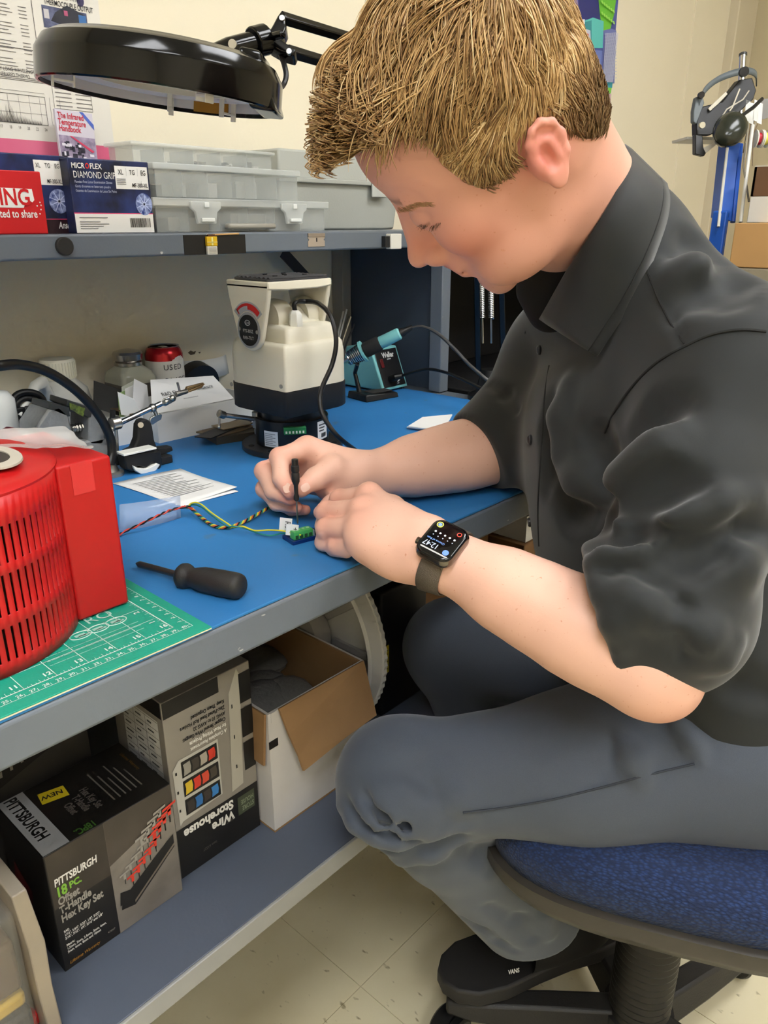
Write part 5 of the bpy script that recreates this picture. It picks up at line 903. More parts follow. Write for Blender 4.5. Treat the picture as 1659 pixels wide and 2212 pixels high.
# ------------------------------------------------------------------ boxes on the lower shelf
ZL = 0.4112
m_hexk = M('hex_box_print', (24, 22, 20), 0.4); m_brownk = M('hex_box_brown', (64, 56, 48), 0.45); wht = C(226, 224, 218, 0.5); gr_ = C(150, 146, 138, 0.5); grn = C(126, 178, 62, 0.5); ylw = C(200, 176, 30, 0.5); red_ = C(204, 56, 40, 0.45); dk = C(20, 19, 19, 0.5)
def tee(fr, par, u, v, s, mat, mat2):     # printed T-handle key
    prints('picture', fr, [((u - 0.009 * s, v), (u + 0.008 * s, v + 0.004 * s), (u + 0.0085 * s, v + 0.0072 * s), (u - 0.0085 * s, v + 0.0034 * s)), ((u - 0.0025 * s, v - 0.008 * s), (u + 0.0015 * s, v - 0.008 * s), (u + 0.002 * s, v + 0.002 * s), (u - 0.0025 * s, v + 0.001 * s))], mat, par, 0.0012)
    prints('picture', fr, [(u - 0.001 * s, v - 0.018 * s, u + 0.0004 * s, v - 0.008 * s)], mat2, par, 0.0011)
x0, x1, y0, y1, h = 0.1925, 0.3255, 0.590, 0.690, 0.142
t = thing('hex_key_box', 'black printed hex key set box with picture panel, front of the lower shelf', 'box', (x0, y0, ZL)); w = x1 - x0
MB().box((0, 0, 0), (w, y1 - y0, h)).build('body', m_hexk, t, bevel=0.0008)
fr = F((0, 0, 0), (1, 0, 0), (0, 0, 1)); ft = F((0, 0, h), (1, 0, 0), (0, 1, 0)); pw = 0.0585
prints('picture', fr, [(0.0015, h * 0.55, pw, h - 0.001), ], M('hex_fade', (70, 62, 54), 0.45, var=(9, 0.9), rgb2=(26, 24, 22)), t, 0.0002)
prints('picture', fr, [(pw, 0.0006, w - 0.0005, h - 0.0005)], M('hex_floor_print', (128, 122, 114), 0.45, var=(16, 0.7), rgb2=(92, 86, 80)), t, 0.0002)
prints('picture', fr, [((pw, h * 0.62), (w - 0.0005, h * 0.80), (w - 0.0005, h - 0.0005), (pw, h - 0.0005))], M('hex_back_print', (62, 56, 50), 0.45, var=(12, 0.6), rgb2=(90, 82, 74)), t, 0.0004)
text('PITTSBURGH', fr, 0.005, 0.1035, 0.0118, wht, t, xs=0.62, bold=0.03, shear=0.12); text('18', fr, 0.005, 0.0905, 0.0155, grn, t, xs=0.7, bold=0.04); text('PC.', fr, 0.018, 0.0925, 0.0105, grn, t, xs=0.8, bold=0.04)
for k, s in enumerate(('Offset', 'T-Handle', 'Hex Key Set')): text(s, fr, 0.0055, 0.0805 - 0.0105 * k, 0.0125, gr_, t, xs=0.66, bold=0.035)
for k, s in enumerate(('SAE:', '1/16", 5/64", 3/32", 1/8", 5/32",', '3/16", 7/32", 1/4", 5/16" and 3/8"', '', 'Metric:', '1.5mm, 2mm, 2.5mm, 3mm, 4mm,', '5mm, 6mm, 8mm and 10mm')):
    if s: text(s, fr, 0.0055, 0.0465 - 0.0043 * k, 0.0042, wht, t, xs=0.7, bold=0.02)
text('Lifetime Warranty', fr, 0.0055, 0.0065, 0.0052, C(196, 140, 50, 0.5), t, xs=0.8, shear=0.3); text('97097', fr, 0.046, 0.011, 0.0032, gr_, t)
# picture: black stand with rows of grey and red T handles
prints('picture', fr, [((pw + 0.005, 0.028), (pw + 0.020, 0.024), (w - 0.004, 0.064), (w - 0.004, 0.080), (w - 0.012, 0.076), (pw + 0.007, 0.040))], dk, t, 0.0008)
prints('picture', fr, [((pw + 0.004, 0.034), (pw + 0.018, 0.034), (pw + 0.018, 0.046), (pw + 0.006, 0.050))], dk, t, 0.0009); prints('picture', fr, [((pw + 0.020, 0.027), (w - 0.004, 0.066), (w - 0.004, 0.069), (pw + 0.020, 0.030))], C(110, 100, 90, 0.5), t, 0.001)
for k in range(5): tee(fr, t, pw + 0.013 + 0.0072 * k, 0.068 + 0.0066 * k, 0.62, gr_, dk); tee(fr, t, pw + 0.021 + 0.0072 * k, 0.060 + 0.0062 * k, 0.72, red_, dk)
for k in range(4): tee(fr, t, pw + 0.036 + 0.0075 * k, 0.098 + 0.0062 * k, 0.85, gr_, dk); tee(fr, t, pw + 0.050 + 0.0065 * k, 0.094 + 0.0066 * k, 0.95, red_, dk)
# top print
prints('print', ft, [(0.0008, 0.0008, 0.026, 0.099)], C(150, 150, 150, 0.5), t, 0.0003); text('PITTSBURGH', ft, 0.0065, 0.097, 0.0165, dk, t, turn=-PI / 2, xs=0.80, bold=0.03, w=0.0006)
text('18PC.', ft, 0.034, 0.010, 0.012, C(60, 96, 40, 0.5), t, turn=PI, align='RIGHT', xs=0.7, bold=0.03)
for k, s in enumerate(('Offset', 'T-Handle', 'Hex Key Set')): text(s, ft, 0.044 + 0.0105 * k, 0.040, 0.011, C(86, 80, 74, 0.5), t, turn=-PI / 2, align='CENTER', xs=0.66, bold=0.03)
prints('print', ft, [((0.031, 0.066), (0.056, 0.060), (0.058, 0.078), (0.034, 0.084))], ylw, t, 0.0003); text('NEW', ft, 0.0445, 0.0755, 0.009, dk, t, turn=PI - 0.2, align='CENTER', bold=0.02, w=0.0006)
prints('print', ft, [(0.082 + 0.006 * k, 0.02, 0.0835 + 0.006 * k, 0.075 - 0.01 * (k % 3)) for k in range(6)], C(96, 92, 86, 0.5), t, 0.0003); text('Lifetime Warranty', ft, 0.122, 0.08, 0.005, C(120, 86, 30, 0.5), t, turn=-PI / 2)
fs = F((0, y1 - y0, 0), (0, -1, 0), (0, 0, 1)); prints('picture', fs, [((0.01, 0.04), (0.05, 0.05), (0.055, 0.07), (0.02, 0.085))], C(90, 18, 22, 0.5), t)
# second box behind
t = thing('hex_key_box', 'dark hex key set box behind its twin, red handles pictured', 'box', (0.135, 0.705, ZL)); w2, h2 = 0.165, 0.205
MB().box((0, 0, 0), (w2, 0.09, h2)).build('body', M('hex_box_dim', (54, 52, 50), 0.45), t, bevel=0.0008); fr = F((0, 0, 0), (1, 0, 0), (0, 0, 1))
prints('picture', fr, [((0.03, 0.15), (0.12, 0.19), (0.15, 0.195), (0.15, 0.175), (0.05, 0.14))], dk, t, 0.0006)
for k in range(7): tee(fr, t, 0.055 + 0.011 * k, 0.172 + 0.003 * k, 0.9, red_, dk); tee(fr, t, 0.05 + 0.011 * k, 0.158 + 0.003 * k, 0.7, gr_, dk)
# wire storehouse box, upside down
x0, x1, y0, y1, h = 0.3325, 0.4435, 0.603, 0.705, 0.228
t = thing('wire_kit_box', 'tall grey and black wire assortment box standing upside down', 'box', (x0, y0, ZL)); w = x1 - x0
MB().box((0, 0, 0), (w, y1 - y0, h)).build('body', M('wire_box_grey', (142, 136, 128), 0.42, var=(8, 0.25)), t, bevel=0.0008); fr = F((0, 0, 0), (1, 0, 0), (0, 0, 1)); fs = F((0, y1 - y0, 0), (0, -1, 0), (0, 0, 1))
prints('print', fr, [(0.0005, 0.0005, w - 0.0005, 0.066), (0.0005, h - 0.020, w * 0.62, h - 0.0005)], dk, t, 0.0003)
text('Wire', fr, w - 0.036, 0.0465, 0.0165, wht, t, turn=PI, bold=0.04, align='LEFT', xs=0.86); text('Storehouse', fr, w - 0.036, 0.0615, 0.0165, wht, t, turn=PI, bold=0.04, xs=0.86)
text('400 FT.', fr, w - 0.036, 0.037, 0.005, C(110, 104, 96, 0.5), t, turn=PI, xs=0.8); text('Item 61527', fr, w - 0.062, 0.021, 0.005, C(110, 104, 96, 0.5), t, turn=PI, xs=0.8)
prints('print', fr, [(w - 0.030, 0.034, w - 0.006, 0.059)], C(66, 74, 56, 0.5), t, 0.0006); text('STORE', fr, w - 0.0075, 0.044, 0.0085, C(130, 140, 114, 0.5), t, turn=PI, xs=0.66, bold=0.03, w=0.0009); text('HOUSE', fr, w - 0.0075, 0.053, 0.0085, C(130, 140, 114, 0.5), t, turn=PI, xs=0.66, bold=0.03, w=0.0009)
rk = C(186, 184, 176, 0.45)
prints('picture', fr, [((0.006, 0.070), (0.010, 0.074), (0.062, 0.078), (0.062, 0.152), (0.012, 0.152), (0.004, 0.142))], rk, t, 0.0006)
cols = ((gr_, C(60, 54, 50, 0.4), C(168, 160, 148, 0.4), red_), (C(206, 176, 40, 0.4), red_, C(206, 72, 50, 0.4), C(70, 64, 56, 0.4)), (C(52, 46, 44, 0.4), C(48, 110, 176, 0.4), C(60, 52, 50, 0.4), C(48, 118, 186, 0.4)))
for r_ in range(3):
    vb = 0.132 - 0.0245 * r_; prints('picture', fr, [(0.0145, vb - 0.004, 0.060, vb + 0.0165)], dk, t, 0.0009)
    for k in range(4):
        u = 0.0165 + 0.0105 * k; o_ = 0.0012 * k
        prints('picture', fr, [((u, vb - 0.002 + o_ * 0.4), (u + 0.0085, vb - 0.001 + o_ * 0.4), (u + 0.0095, vb + 0.006), (u + 0.0085, vb + 0.0135), (u, vb + 0.0125), (u + 0.001, vb + 0.006))], cols[r_][k], t, 0.0012)
prints('picture', fr, [(0.0065, 0.088 + 0.024 * k, 0.0085, 0.0915 + 0.024 * k) for k in range(3)], dk, t, 0.0012)
prints('picture', fr, [((w - 0.036, 0.072), (w - 0.020, 0.075), (w - 0.014, h - 0.012), (w - 0.018, h - 0.002), (w - 0.030, h - 0.028))], C(176, 172, 160, 0.45), t, 0.0006); prints('picture', fr, [(w - 0.016, 0.090 + 0.045 * k, w - 0.0005, 0.128 + 0.045 * k) for k in range(3)], dk, t, 0.0007)
prints('picture', fr, [(w - 0.028, 0.1 + 0.04 * k, w - 0.0265, 0.105 + 0.04 * k) for k in range(3)], dk, t, 0.0009)
for k, (s, m_) in enumerate((('A Complete Assortment', wht), ('for Most Wiring Projects', wht), ('Copper Strand Wire Gauges:', dk), ('AWG 10 to AWG 22', dk), ('Zinc-Plated Steel Roll Holders', dk), ('Keep Them Organized', dk))): text(s, fr, w * 0.67, 0.159 + 0.0075 * k, 0.0064, m_, t, turn=PI, xs=0.72, bold=0.03)
prints('print', fs, [(0.002, h - 0.020, 0.10, h - 0.0005)], dk, t); prints('print', fs, [(0.022, 0.09, 0.092, h - 0.026)], C(206, 204, 200, 0.55), t)
L = [(0.022, 0.095 + 0.0105 * k, 0.092, 0.0955 + 0.0105 * k) for k in range(11)] + [(0.045, 0.09, 0.0455, h - 0.026), (0.068, 0.09, 0.0685, h - 0.026)]
for k in range(10): L += [(0.026 + 0.023 * j, 0.0995 + 0.0105 * k, 0.040 + 0.023 * j - 0.003 * ((k + j) % 3), 0.1015 + 0.0105 * k) for j in range(3)]
prints('print', fs, L, C(84, 82, 80, 0.6), t, 0.0008)
# white carton with brown flaps
m_kraft = M('kraft_inside', (150, 116, 78), 0.8, var=(30, 0.3), rgb2=(132, 100, 66)); m_wcart = M('white_carton', (206, 202, 198), 0.6, var=(12, 0.25))
x0, x1, y0, y1, h = 0.447, 0.602, 0.580, 0.80, 0.1655
t = thing('white_carton', 'open white carton with brown inside flap folded out', 'box', (x0, y0, ZL)); w, d = x1 - x0, y1 - y0; k = 0.003
MB().box((0, 0, 0), (w, d, k)).build('bottom', m_kraft, t)
for lo, hi in (((0, 0, k), (w, k, h)), ((0, d - k, k), (w, d, h)), ((0, k, k), (k, d - k, h)), ((w - k, k, k), (w, d - k, h))): MB().box(lo, hi).build('side', [m_wcart], t)
MB().box((k, d - 2 * k, k), (w - k, d - k, h)).box((w - 2 * k, k, k), (w - k, d - 2 * k, h)).build('lining', m_kraft, t)
b = MB(); b.prism([(0.014, -0.001, h + 0.002), (0.020, -0.009, h * 0.80), (0.030, -0.012, h * 0.60), (0.034, -0.015, h * 0.47), (0.1, -0.015, h * 0.52), (w + 0.004, -0.015, h * 0.54), (w - 0.004, -0.001, h + 0.002)], (0, -0.003, 0.001)); b.build('front_flap', m_kraft, t)
b = MB(); b.prism([(-0.0005, 0.002, h), (-0.003, 0.006, h * 0.58), (-0.003, 0.15, h * 0.58), (-0.0005, d - 0.01, h)], (-0.003, 0, 0.001)); b.build('side_flap', m_kraft, t)
MB().box((-0.0008, -0.0008, h * 0.72), (0.012, 0.0, h * 0.78)).build('black_mark', dk, t); MB().box((0.004, -0.0008, h - 0.012), (0.012, 0.0, h)).build('white_tab', m_wcart, t)
b = MB(); random.seed(2)
for k_ in range(7): b.ball((0.03 + 0.1 * random.random(), 0.04 + 0.14 * random.random(), h * 0.62 + 0.01 * random.random()), 0.03, 12, (1.2, 1.3, 0.45))
bw = b.build('bubble_wrap', M('bubble_film', (120, 118, 112), 0.35, alpha=0.7, bump=(110, 1.0, 0.004)), t, smooth=True)
# big white reel
t = thing('cable_reel', 'large white toothed reel standing behind the open carton', 'reel', (0.636, 0.722, ZL)); R0 = 0.145
b = MB(); P1 = []
for k in range(160): a = 2 * PI * k / 160; r_ = R0 + (0.0016 if k % 2 else 0.0); P1.append((0.0, r_ * math.cos(a), R0 + 0.002 + r_ * math.sin(a)))
b.prism(P1, (0.006, 0, 0)); b.build('flange', M('reel_white', (208, 206, 200), 0.5), t)
MB().lathe([(R0 * 0.985, 0.0), (R0 * 0.985, -0.02), (R0 * 0.95, -0.022), (R0 * 0.95, -0.001)], 72, axis='X', o=(0.0, 0, R0 + 0.002), cap=False).build('rim', M('reel_white', (208, 206, 200), 0.5), t, smooth=True, angle=30)
MB().lathe([(0.0, -0.001), (0.05, -0.002), (0.05, -0.03), (0.02, -0.03), (0.0, -0.028)], 32, axis='X', o=(0, 0, R0 + 0.002)).build('hub', M('reel_hub', (176, 172, 166), 0.5), t, smooth=True, angle=30)
for k in range(10): a = 2 * PI * k / 10; MB().box((-0.006, 0.055, -0.005), (-0.0005, 0.12, 0.005), Matrix.Rotation(a, 3, 'X'), (0, 0, R0 + 0.002)).build('spoke', M('reel_hub', (176, 172, 166), 0.5), t, bevel=0.001)
# dark box with yellow label and the brown cartons further along
t = thing('black_case', 'black case with a yellow sticker behind the white reel', 'case', (0.70, 0.640, ZL)); MB().box((0, 0, 0), (0.10, 0.2, 0.20)).build('body', M('case_black', (16, 15, 15), 0.5), t, bevel=0.003)
a_ = gy(822, 1470, 0.64); prints('sticker', F((0, 0, 0), (1, 0, 0), (0, 0, 1)), [(0.006, 0.070, 0.016, 0.115)], C(206, 186, 40, 0.5), t); prints('sticker', F((0, 0, 0), (1, 0, 0), (0, 0, 1)), [(0.008, 0.076 + 0.006 * k, 0.014, 0.0775 + 0.006 * k) for k in range(6)], C(90, 80, 30, 0.5), t, 0.0007)
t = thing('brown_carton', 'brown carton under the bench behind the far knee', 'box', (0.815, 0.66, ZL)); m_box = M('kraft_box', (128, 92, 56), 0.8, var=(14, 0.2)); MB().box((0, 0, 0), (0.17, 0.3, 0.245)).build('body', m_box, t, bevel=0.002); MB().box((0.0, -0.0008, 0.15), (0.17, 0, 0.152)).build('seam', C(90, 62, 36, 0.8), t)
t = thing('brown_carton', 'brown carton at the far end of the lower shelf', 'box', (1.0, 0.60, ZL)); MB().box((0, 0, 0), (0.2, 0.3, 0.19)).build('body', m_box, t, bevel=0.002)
# tub with a coil of hose and a cartridge on that carton
zt_ = ZL + 0.1905; t = thing('parts_tub', 'white tub with a dark cartridge beside the shirt front', 'tub', (1.01, 0.605, zt_)); open_tray(t, 0.17, 0.16, 0.045, C(214, 212, 206, 0.5)); 
o = thing('cartridge', 'dark blue cartridge with orange edge in the white tub', 'cartridge', (1.05, 0.635, zt_ + 0.03)); MB().box((-0.02, -0.03, 0), (0.05, 0.03, 0.02), Matrix.Rotation(-0.25, 3, 'Y')).build('body', C(34, 38, 52, 0.4), o, bevel=0.003); MB().box((0.05, -0.03, 0.0), (0.053, 0.03, 0.02), Matrix.Rotation(-0.25, 3, 'Y')).build('edge', C(200, 92, 50, 0.5), o)
hz_ = gz(1060, 1170, zt_); o = thing('hose_coil', 'coil of white ribbed hose beside the white tub', 'hose', (0.955, 0.62, ZL + 0.2462))
for k in range(6): MB().tube([(0.022 * math.cos(a), 0.022 * math.sin(a), 0.004 + 0.0075 * k) for a in np.linspace(0, 2 * PI, 25)], 0.0042, 8, cap=False).build('turn', C(206, 204, 198, 0.5), o, smooth=True)
# clear clamshell pack and red cutter grip at the near end
t = thing('clamshell_pack', 'clear plastic clamshell pack with beige edge at the shelf front', 'package', (0.152, 0.535, ZL)); m_beige = M('pack_beige', (152, 140, 122), 0.35, var=(20, 0.4), rgb2=(120, 116, 108))
b = MB(); P = [(0.0, 0, 0.0), (0.012, 0, 0.0), (0.0105, 0, 0.06), (0.012, 0, 0.11), (0.006, 0, 0.172), (-0.006, 0, 0.172), (-0.002, 0, 0.11), (-0.002, 0, 0.06)]; b.prism(P, (0, 0.11, 0)); b.build('edge_card', m_beige, t, bevel=0.0012)
MB().box((-0.05, 0.012, 0.004), (-0.003, 0.10, 0.145)).build('blister', M('blister_clear', (200, 196, 186), 0.12, alpha=0.25, spec=0.6), t, bevel=0.004)
MB().box((-0.045, 0.02, 0.035), (-0.006, 0.09, 0.05)).build('yellow_part', C(196, 160, 30, 0.4), t, bevel=0.004); MB().box((-0.045, 0.02, 0.055), (-0.006, 0.09, 0.11)).build('brown_part', C(74, 48, 22, 0.5), t, bevel=0.004); MB().box((-0.048, 0.015, 0.005), (-0.005, 0.09, 0.032)).build('dark_part', C(30, 29, 28, 0.5), t, bevel=0.004)
t = thing('plastic_pouch', 'clear crinkled pouch wedged beside the front hex key box', 'pouch', (0.172, 0.585, ZL)); b = MB(); random.seed(4); G = [[Vector((0.0 + 0.016 * math.sin(PI * j / 6) * (1 - i / 9) + random.uniform(-0.001, 0.001), 0.0 + 0.08 * j / 6, 0.001 + 0.10 * i / 8 + random.uniform(-0.002, 0.002))) for j in range(7)] for i in range(9)]
for i in range(8):
    for j in range(6): b.quad(G[i][j], G[i][j + 1], G[i + 1][j + 1], G[i + 1][j])
b.build('film', M('pouch_film', (210, 210, 206), 0.1, alpha=0.25, spec=0.8), t, smooth=True, solid=0.0005, angle=180)
c0 = gz(20, 2200, ZL + 0.012); t = thing('cutter', 'red gripped cutter lying at the near end of the lower shelf', 'cutter', (c0.x, c0.y, ZL))
MB().tube([(-0.05, 0.035, 0.012), (-0.02, 0.018, 0.012), (0.004, 0.0, 0.012), (0.018, -0.018, 0.011)], [0.008, 0.0095, 0.0095, 0.006], 14).build('grip', C(196, 32, 34, 0.45), t, smooth=True); MB().tube([(-0.04, 0.02, 0.018), (-0.012, 0.004, 0.0185), (0.006, -0.012, 0.017)], [0.003, 0.0035, 0.003], 10).build('grip_inlay', m_blk, t, smooth=True)
# ------------------------------------------------------------------ chair
CHX, CHY = 0.782, 0.242; ch_a = math.atan2(0.91, -0.41) - PI / 2
chair = thing('office_chair', 'blue fabric swivel chair with black base under the worker', 'chair', (CHX, CHY, 0), ch_a)   # local +y = forward
m_fab = M('chair_fabric_blue', (26, 48, 90), 0.85, sheen=0.08)
nt = m_fab.node_tree; tcn = nt.nodes.new('ShaderNodeTexCoord'); vo_ = nt.nodes.new('ShaderNodeTexVoronoi'); vo_.inputs['Scale'].default_value = 420; mp_ = nt.nodes.new('ShaderNodeMapping'); mp_.inputs['Scale'].default_value = (1.0, 0.5, 1.0)
bp_ = nt.nodes.new('ShaderNodeBump'); bp_.inputs['Strength'].default_value = 0.8; bp_.inputs['Distance'].default_value = 0.002; cr_ = nt.nodes.new('ShaderNodeMix'); cr_.data_type = 'RGBA'; cr_.inputs['A'].default_value = lin((36, 64, 112)); cr_.inputs['B'].default_value = lin((16, 32, 66))
nt.links.new(tcn.outputs['Object'], mp_.inputs['Vector']); nt.links.new(mp_.outputs['Vector'], vo_.inputs['Vector']); nt.links.new(vo_.outputs['Distance'], bp_.inputs['Height']); nt.links.new(bp_.outputs['Normal'], nt.nodes['Principled BSDF'].inputs['Normal']); mr_ = nt.nodes.new('ShaderNodeMapRange'); mr_.inputs['From Max'].default_value = 0.6; nt.links.new(vo_.outputs['Distance'], mr_.inputs['Value']); nt.links.new(mr_.outputs['Result'], cr_.inputs['Factor']); nt.links.new(cr_.outputs['Result'], nt.nodes['Principled BSDF'].inputs['Base Color'])
def sup(hw, hl, z, n=48, e=3.2, dy=0.0, fdrop=0.0):
    out = []
    for k in range(n):
        a = 2 * PI * k / n; c_, s_ = math.cos(a), math.sin(a); x = hw * math.copysign(abs(c_) ** (2 / e), c_); y = hl * math.copysign(abs(s_) ** (2 / e), s_) + dy
        out.append((x, y, z - fdrop * max(0.0, y / hl) ** 3))
    return out
ZO = 0.042
rings = []
for (f_, z) in ((0.93, 0.412), (0.985, 0.420), (1.0, 0.436), (0.985, 0.452), (0.94, 0.464), (0.84, 0.472), (0.55, 0.476), (0.2, 0.476)): rings.append(sup(0.215 * f_, 0.212 * f_, z + ZO, fdrop=0.022))
loft(rings, 'seat_cushion', m_fab, chair, angle=80)
loft([sup(0.19, 0.185, 0.380 + ZO, fdrop=0.02), sup(0.212, 0.208, 0.388 + ZO, fdrop=0.02), sup(0.219, 0.216, 0.402 + ZO, fdrop=0.022), sup(0.219, 0.216, 0.418 + ZO, fdrop=0.022), sup(0.208, 0.205, 0.421 + ZO, fdrop=0.022)], 'seat_pan', M('pan_black', (58, 54, 48), 0.42), chair, angle=50)
MB().box((-0.075, -0.10, 0.345 + ZO), (0.075, 0.09, 0.382 + ZO)).build('seat_mechanism', m_blk, chair, bevel=0.006)
prof = [(0.0, 0.085), (0.036, 0.085)]
for k in range(26): z = 0.088 + k * 0.0115; prof += [(0.0365, z), (0.0405, z + 0.0035), (0.0405, z + 0.006), (0.0365, z + 0.0095)]
prof += [(0.034, 0.346 + ZO), (0.0, 0.346 + ZO)]
MB().lathe(prof, 32).build('bellows_column', M('bellows_black', (28, 27, 26), 0.38), chair, smooth=True, angle=50)
m_base = M('base_plastic', (34, 33, 32), 0.5, bump=(400, 0.3)); m_cast_b = M('caster_black', (18, 18, 18), 0.35)
MB().lathe([(0.0, 0.058), (0.048, 0.058), (0.050, 0.066), (0.046, 0.092), (0.0, 0.095)], 28).build('hub', m_base, chair, smooth=True, angle=50)
for k in range(5):
    a = math.radians(126 - 72 * k) - ch_a; R_ = Matrix.Rotation(a, 3, 'Z'); L_ = 0.245
    b = MB(); vs_ = []
    for s, hw, z0, z1 in ((0.035, 0.028, 0.056, 0.096), (0.12, 0.026, 0.054, 0.090), (L_ - 0.02, 0.022, 0.056, 0.078), (L_ + 0.015, 0.015, 0.058, 0.074)): vs_ += [R_ @ Vector(p) for p in ((s, -hw, z0), (s, hw, z0), (s, hw * 0.55, z1), (s, -hw * 0.55, z1))]
    fs_ = [(4 * i + j, 4 * i + (j + 1) % 4, 4 * i + 4 + (j + 1) % 4, 4 * i + 4 + j) for i in range(3) for j in range(4)] + [(3, 2, 1, 0), (12, 13, 14, 15)]
    b.add(vs_, fs_).build('base_leg', m_base, chair, bevel=0.004)
    cpos = R_ @ Vector((L_, 0, 0)); ca = a + 0.9 + 0.5 * k; Rw = Matrix.Rotation(ca, 3, 'Z')
    MB().tube([cpos + Vector((0, 0, 0.030)), cpos + Vector((0, 0, 0.060))], 0.0055, 12).build('caster_stem', m_chrome, chair, smooth=True)
    off = Rw @ Vector((0.014, 0, 0)); cc = MB()
    for s in (-1, 1): cc.lathe([(0.0, -0.008), (0.023, -0.008), (0.0265, -0.005), (0.0265, 0.005), (0.023, 0.008), (0.0, 0.008)], 24, axis='Y', o=cpos + off + Rw @ Vector((0, 0.012 * s, 0)) + Vector((0, 0, 0.027)), R=Rw)
    cs = cc.build('caster', m_cast_b, chair, smooth=True, angle=40)
    h_ = MB().lathe([(0.029, -0.006), (0.029, 0.006), (0.026, 0.006), (0.026, -0.006), (0.029, -0.006)], 16, axis='Y', o=cpos + off + Vector((0, 0, 0.029)), R=Rw, a0=-0.4, a1=PI * 0.9, cap=False).build('caster_hood', m_cast_b, cs, smooth=True, angle=40)
# chair back behind the worker (out of frame to the right)
# ------------------------------------------------------------------ stand with headgear, far right
m_bluep = M('blue_post_plastic', (28, 92, 196), 0.4); D = 1.8
st0 = PD(1572, 480, D); sx = thing('display_stand', 'blue panelled stand with chrome post by the far wall', 'stand', (st0.x, st0.y, 0)); so = Vector((st0.x, st0.y, 0))
def q_(px, py, d=D): return PD(px, py, d) - so
def ext(pts, d, nm, mat, par, depth=0.02, bev=0.001, org=None): MB().prism([PD(x, y, d) - (org if org is not None else so) for x, y in pts], Vector(_h) * depth).build(nm, mat, par, bevel=bev)
ext([(1574, 310), (1600, 308), (1593, 350), (1580, 478), (1557, 470)], D, 'blue_panel', m_bluep, sx, 0.06); MB().tube([q_(1572, 312), q_(1554, 470), q_(1552, 490)], 0.0035, 8).build('edge_trim', C(230, 228, 218, 0.5), sx, smooth=True)
MB().tube([q_(1600, 312, D + 0.02), q_(1583, 480, D + 0.02)], 0.006, 8).build('blue_rod', m_bluep, sx, smooth=True)
b0 = q_(1566, 475); MB().box((b0.x - 0.005, b0.y - 0.005, 0.0), (b0.x + 0.014, b0.y + 0.03, b0.z + 0.02)).build('column', m_bluep, sx, bevel=0.004)
MB().tube([q_(1605, 118, D + 0.06), q_(1602, 180, D + 0.06), q_(1596, 305, D + 0.06)], 0.0085, 14).build('chrome_post', m_chrome, sx, smooth=True); MB().tube([q_(1605, 116, D + 0.06), q_(1605, 121, D + 0.06)], 0.0095, 14).build('post_cap', C(60, 60, 60, 0.4), sx, smooth=True)
ext([(1484, 295), (1600, 297), (1600, 304), (1484, 301)], D - 0.02, 'shelf_plate', M('acrylic_plate', (206, 204, 196), 0.3, alpha=0.85), sx, 0.1, 0.0008)
MB().tube([q_(1626, 270, D - 0.05), q_(1600, 480, D - 0.05)], 0.004, 8).build('white_rod', C(224, 222, 214, 0.5), sx, smooth=True); MB().tube([q_(1610, 310, D - 0.05), q_(1606, 360, D - 0.05), q_(1618, 436, D - 0.05)], 0.0022, 6).build('steel_wire', C(120, 112, 98, 0.4), sx, smooth=True)
hg = thing('face_visor', 'black head-mounted visor with grey headband on the stand', 'visor', q_(1570, 250) + so); ho_ = Vector(hg.location); D2 = 1.74
def xt(pts, nm, mat, depth=0.02, d=D2, bev=0.002): ext(pts, d, nm, mat, hg, depth, bev, ho_)
m_gb = M('headband_grey', (96, 104, 108), 0.5)
band = [PD(x, y, d) - ho_ for x, y, d in ((1510, 222, D2), (1522, 196, D2), (1545, 175, D2 + 0.02), (1578, 160, D2 + 0.03), (1612, 153, D2 + 0.03), (1632, 160, D2 + 0.05), (1634, 180, D2 + 0.08))]
b = MB(); P = bez(band, 6)
for i in range(len(P) - 1): b.quad(P[i] - Vector(CU) * 0.0075, P[i + 1] - Vector(CU) * 0.0075, P[i + 1] + Vector(CU) * 0.0075, P[i] + Vector(CU) * 0.0075)
b.build('headband', m_gb, hg, smooth=True, solid=0.003, angle=180)
xt([(1504, 210), (1517, 204), (1522, 222), (1505, 268), (1498, 264), (1498, 240)], 'side_arm', m_gb); xt([(1508, 240), (1518, 230), (1560, 220), (1598, 172), (1625, 168), (1634, 195), (1628, 214), (1600, 240), (1560, 275), (1535, 292), (1505, 292), (1504, 270)], 'visor_shell', C(10, 10, 11, 0.5), 0.03, D2 + 0.01)
xt([(1502, 290), (1518, 293), (1520, 318), (1526, 330), (1521, 338), (1502, 333)], 'lower_bracket', m_blk); xt([(1518, 320), (1548, 305), (1552, 309), (1524, 332)], 'link_rod', C(206, 204, 198, 0.4), 0.004); xt([(1530, 234), (1550, 215), (1568, 198), (1572, 203), (1552, 224), (1534, 240)], 'hinge_gap', C(196, 190, 170, 0.5), 0.004, D2 + 0.004, 0.0005)
for (x, y, r_, m_) in ((1605, 156, 0.0105, m_blk), (1513, 206, 0.007, m_blk), (1515, 271, 0.0065, C(214, 206, 180, 0.5))): c0 = PD(x, y, D2 - 0.004) - ho_; MB().cyl(c0, c0 - Vector(_h) * 0.008, r_, n=18).build('knob', m_, hg, smooth=True)
MB().tube([PD(x, y, D2 - 0.005) - ho_ for x, y in ((1598, 192), (1582, 232), (1576, 240))], 0.0016, 6).build('wire_arm', C(214, 208, 190, 0.4), hg, smooth=True); MB().tube([PD(x, y, D2 - 0.005) - ho_ for x, y in ((1618, 196), (1605, 215), (1570, 236), (1556, 258))], 0.0016, 6).build('wire_arm', C(196, 190, 176, 0.4), hg, smooth=True)
em = thing('ear_muff', 'dark olive ear defender cup hanging below the visor', 'ear defender', PD(1575, 280, 1.70)); c0 = Vector((0, 0, 0))
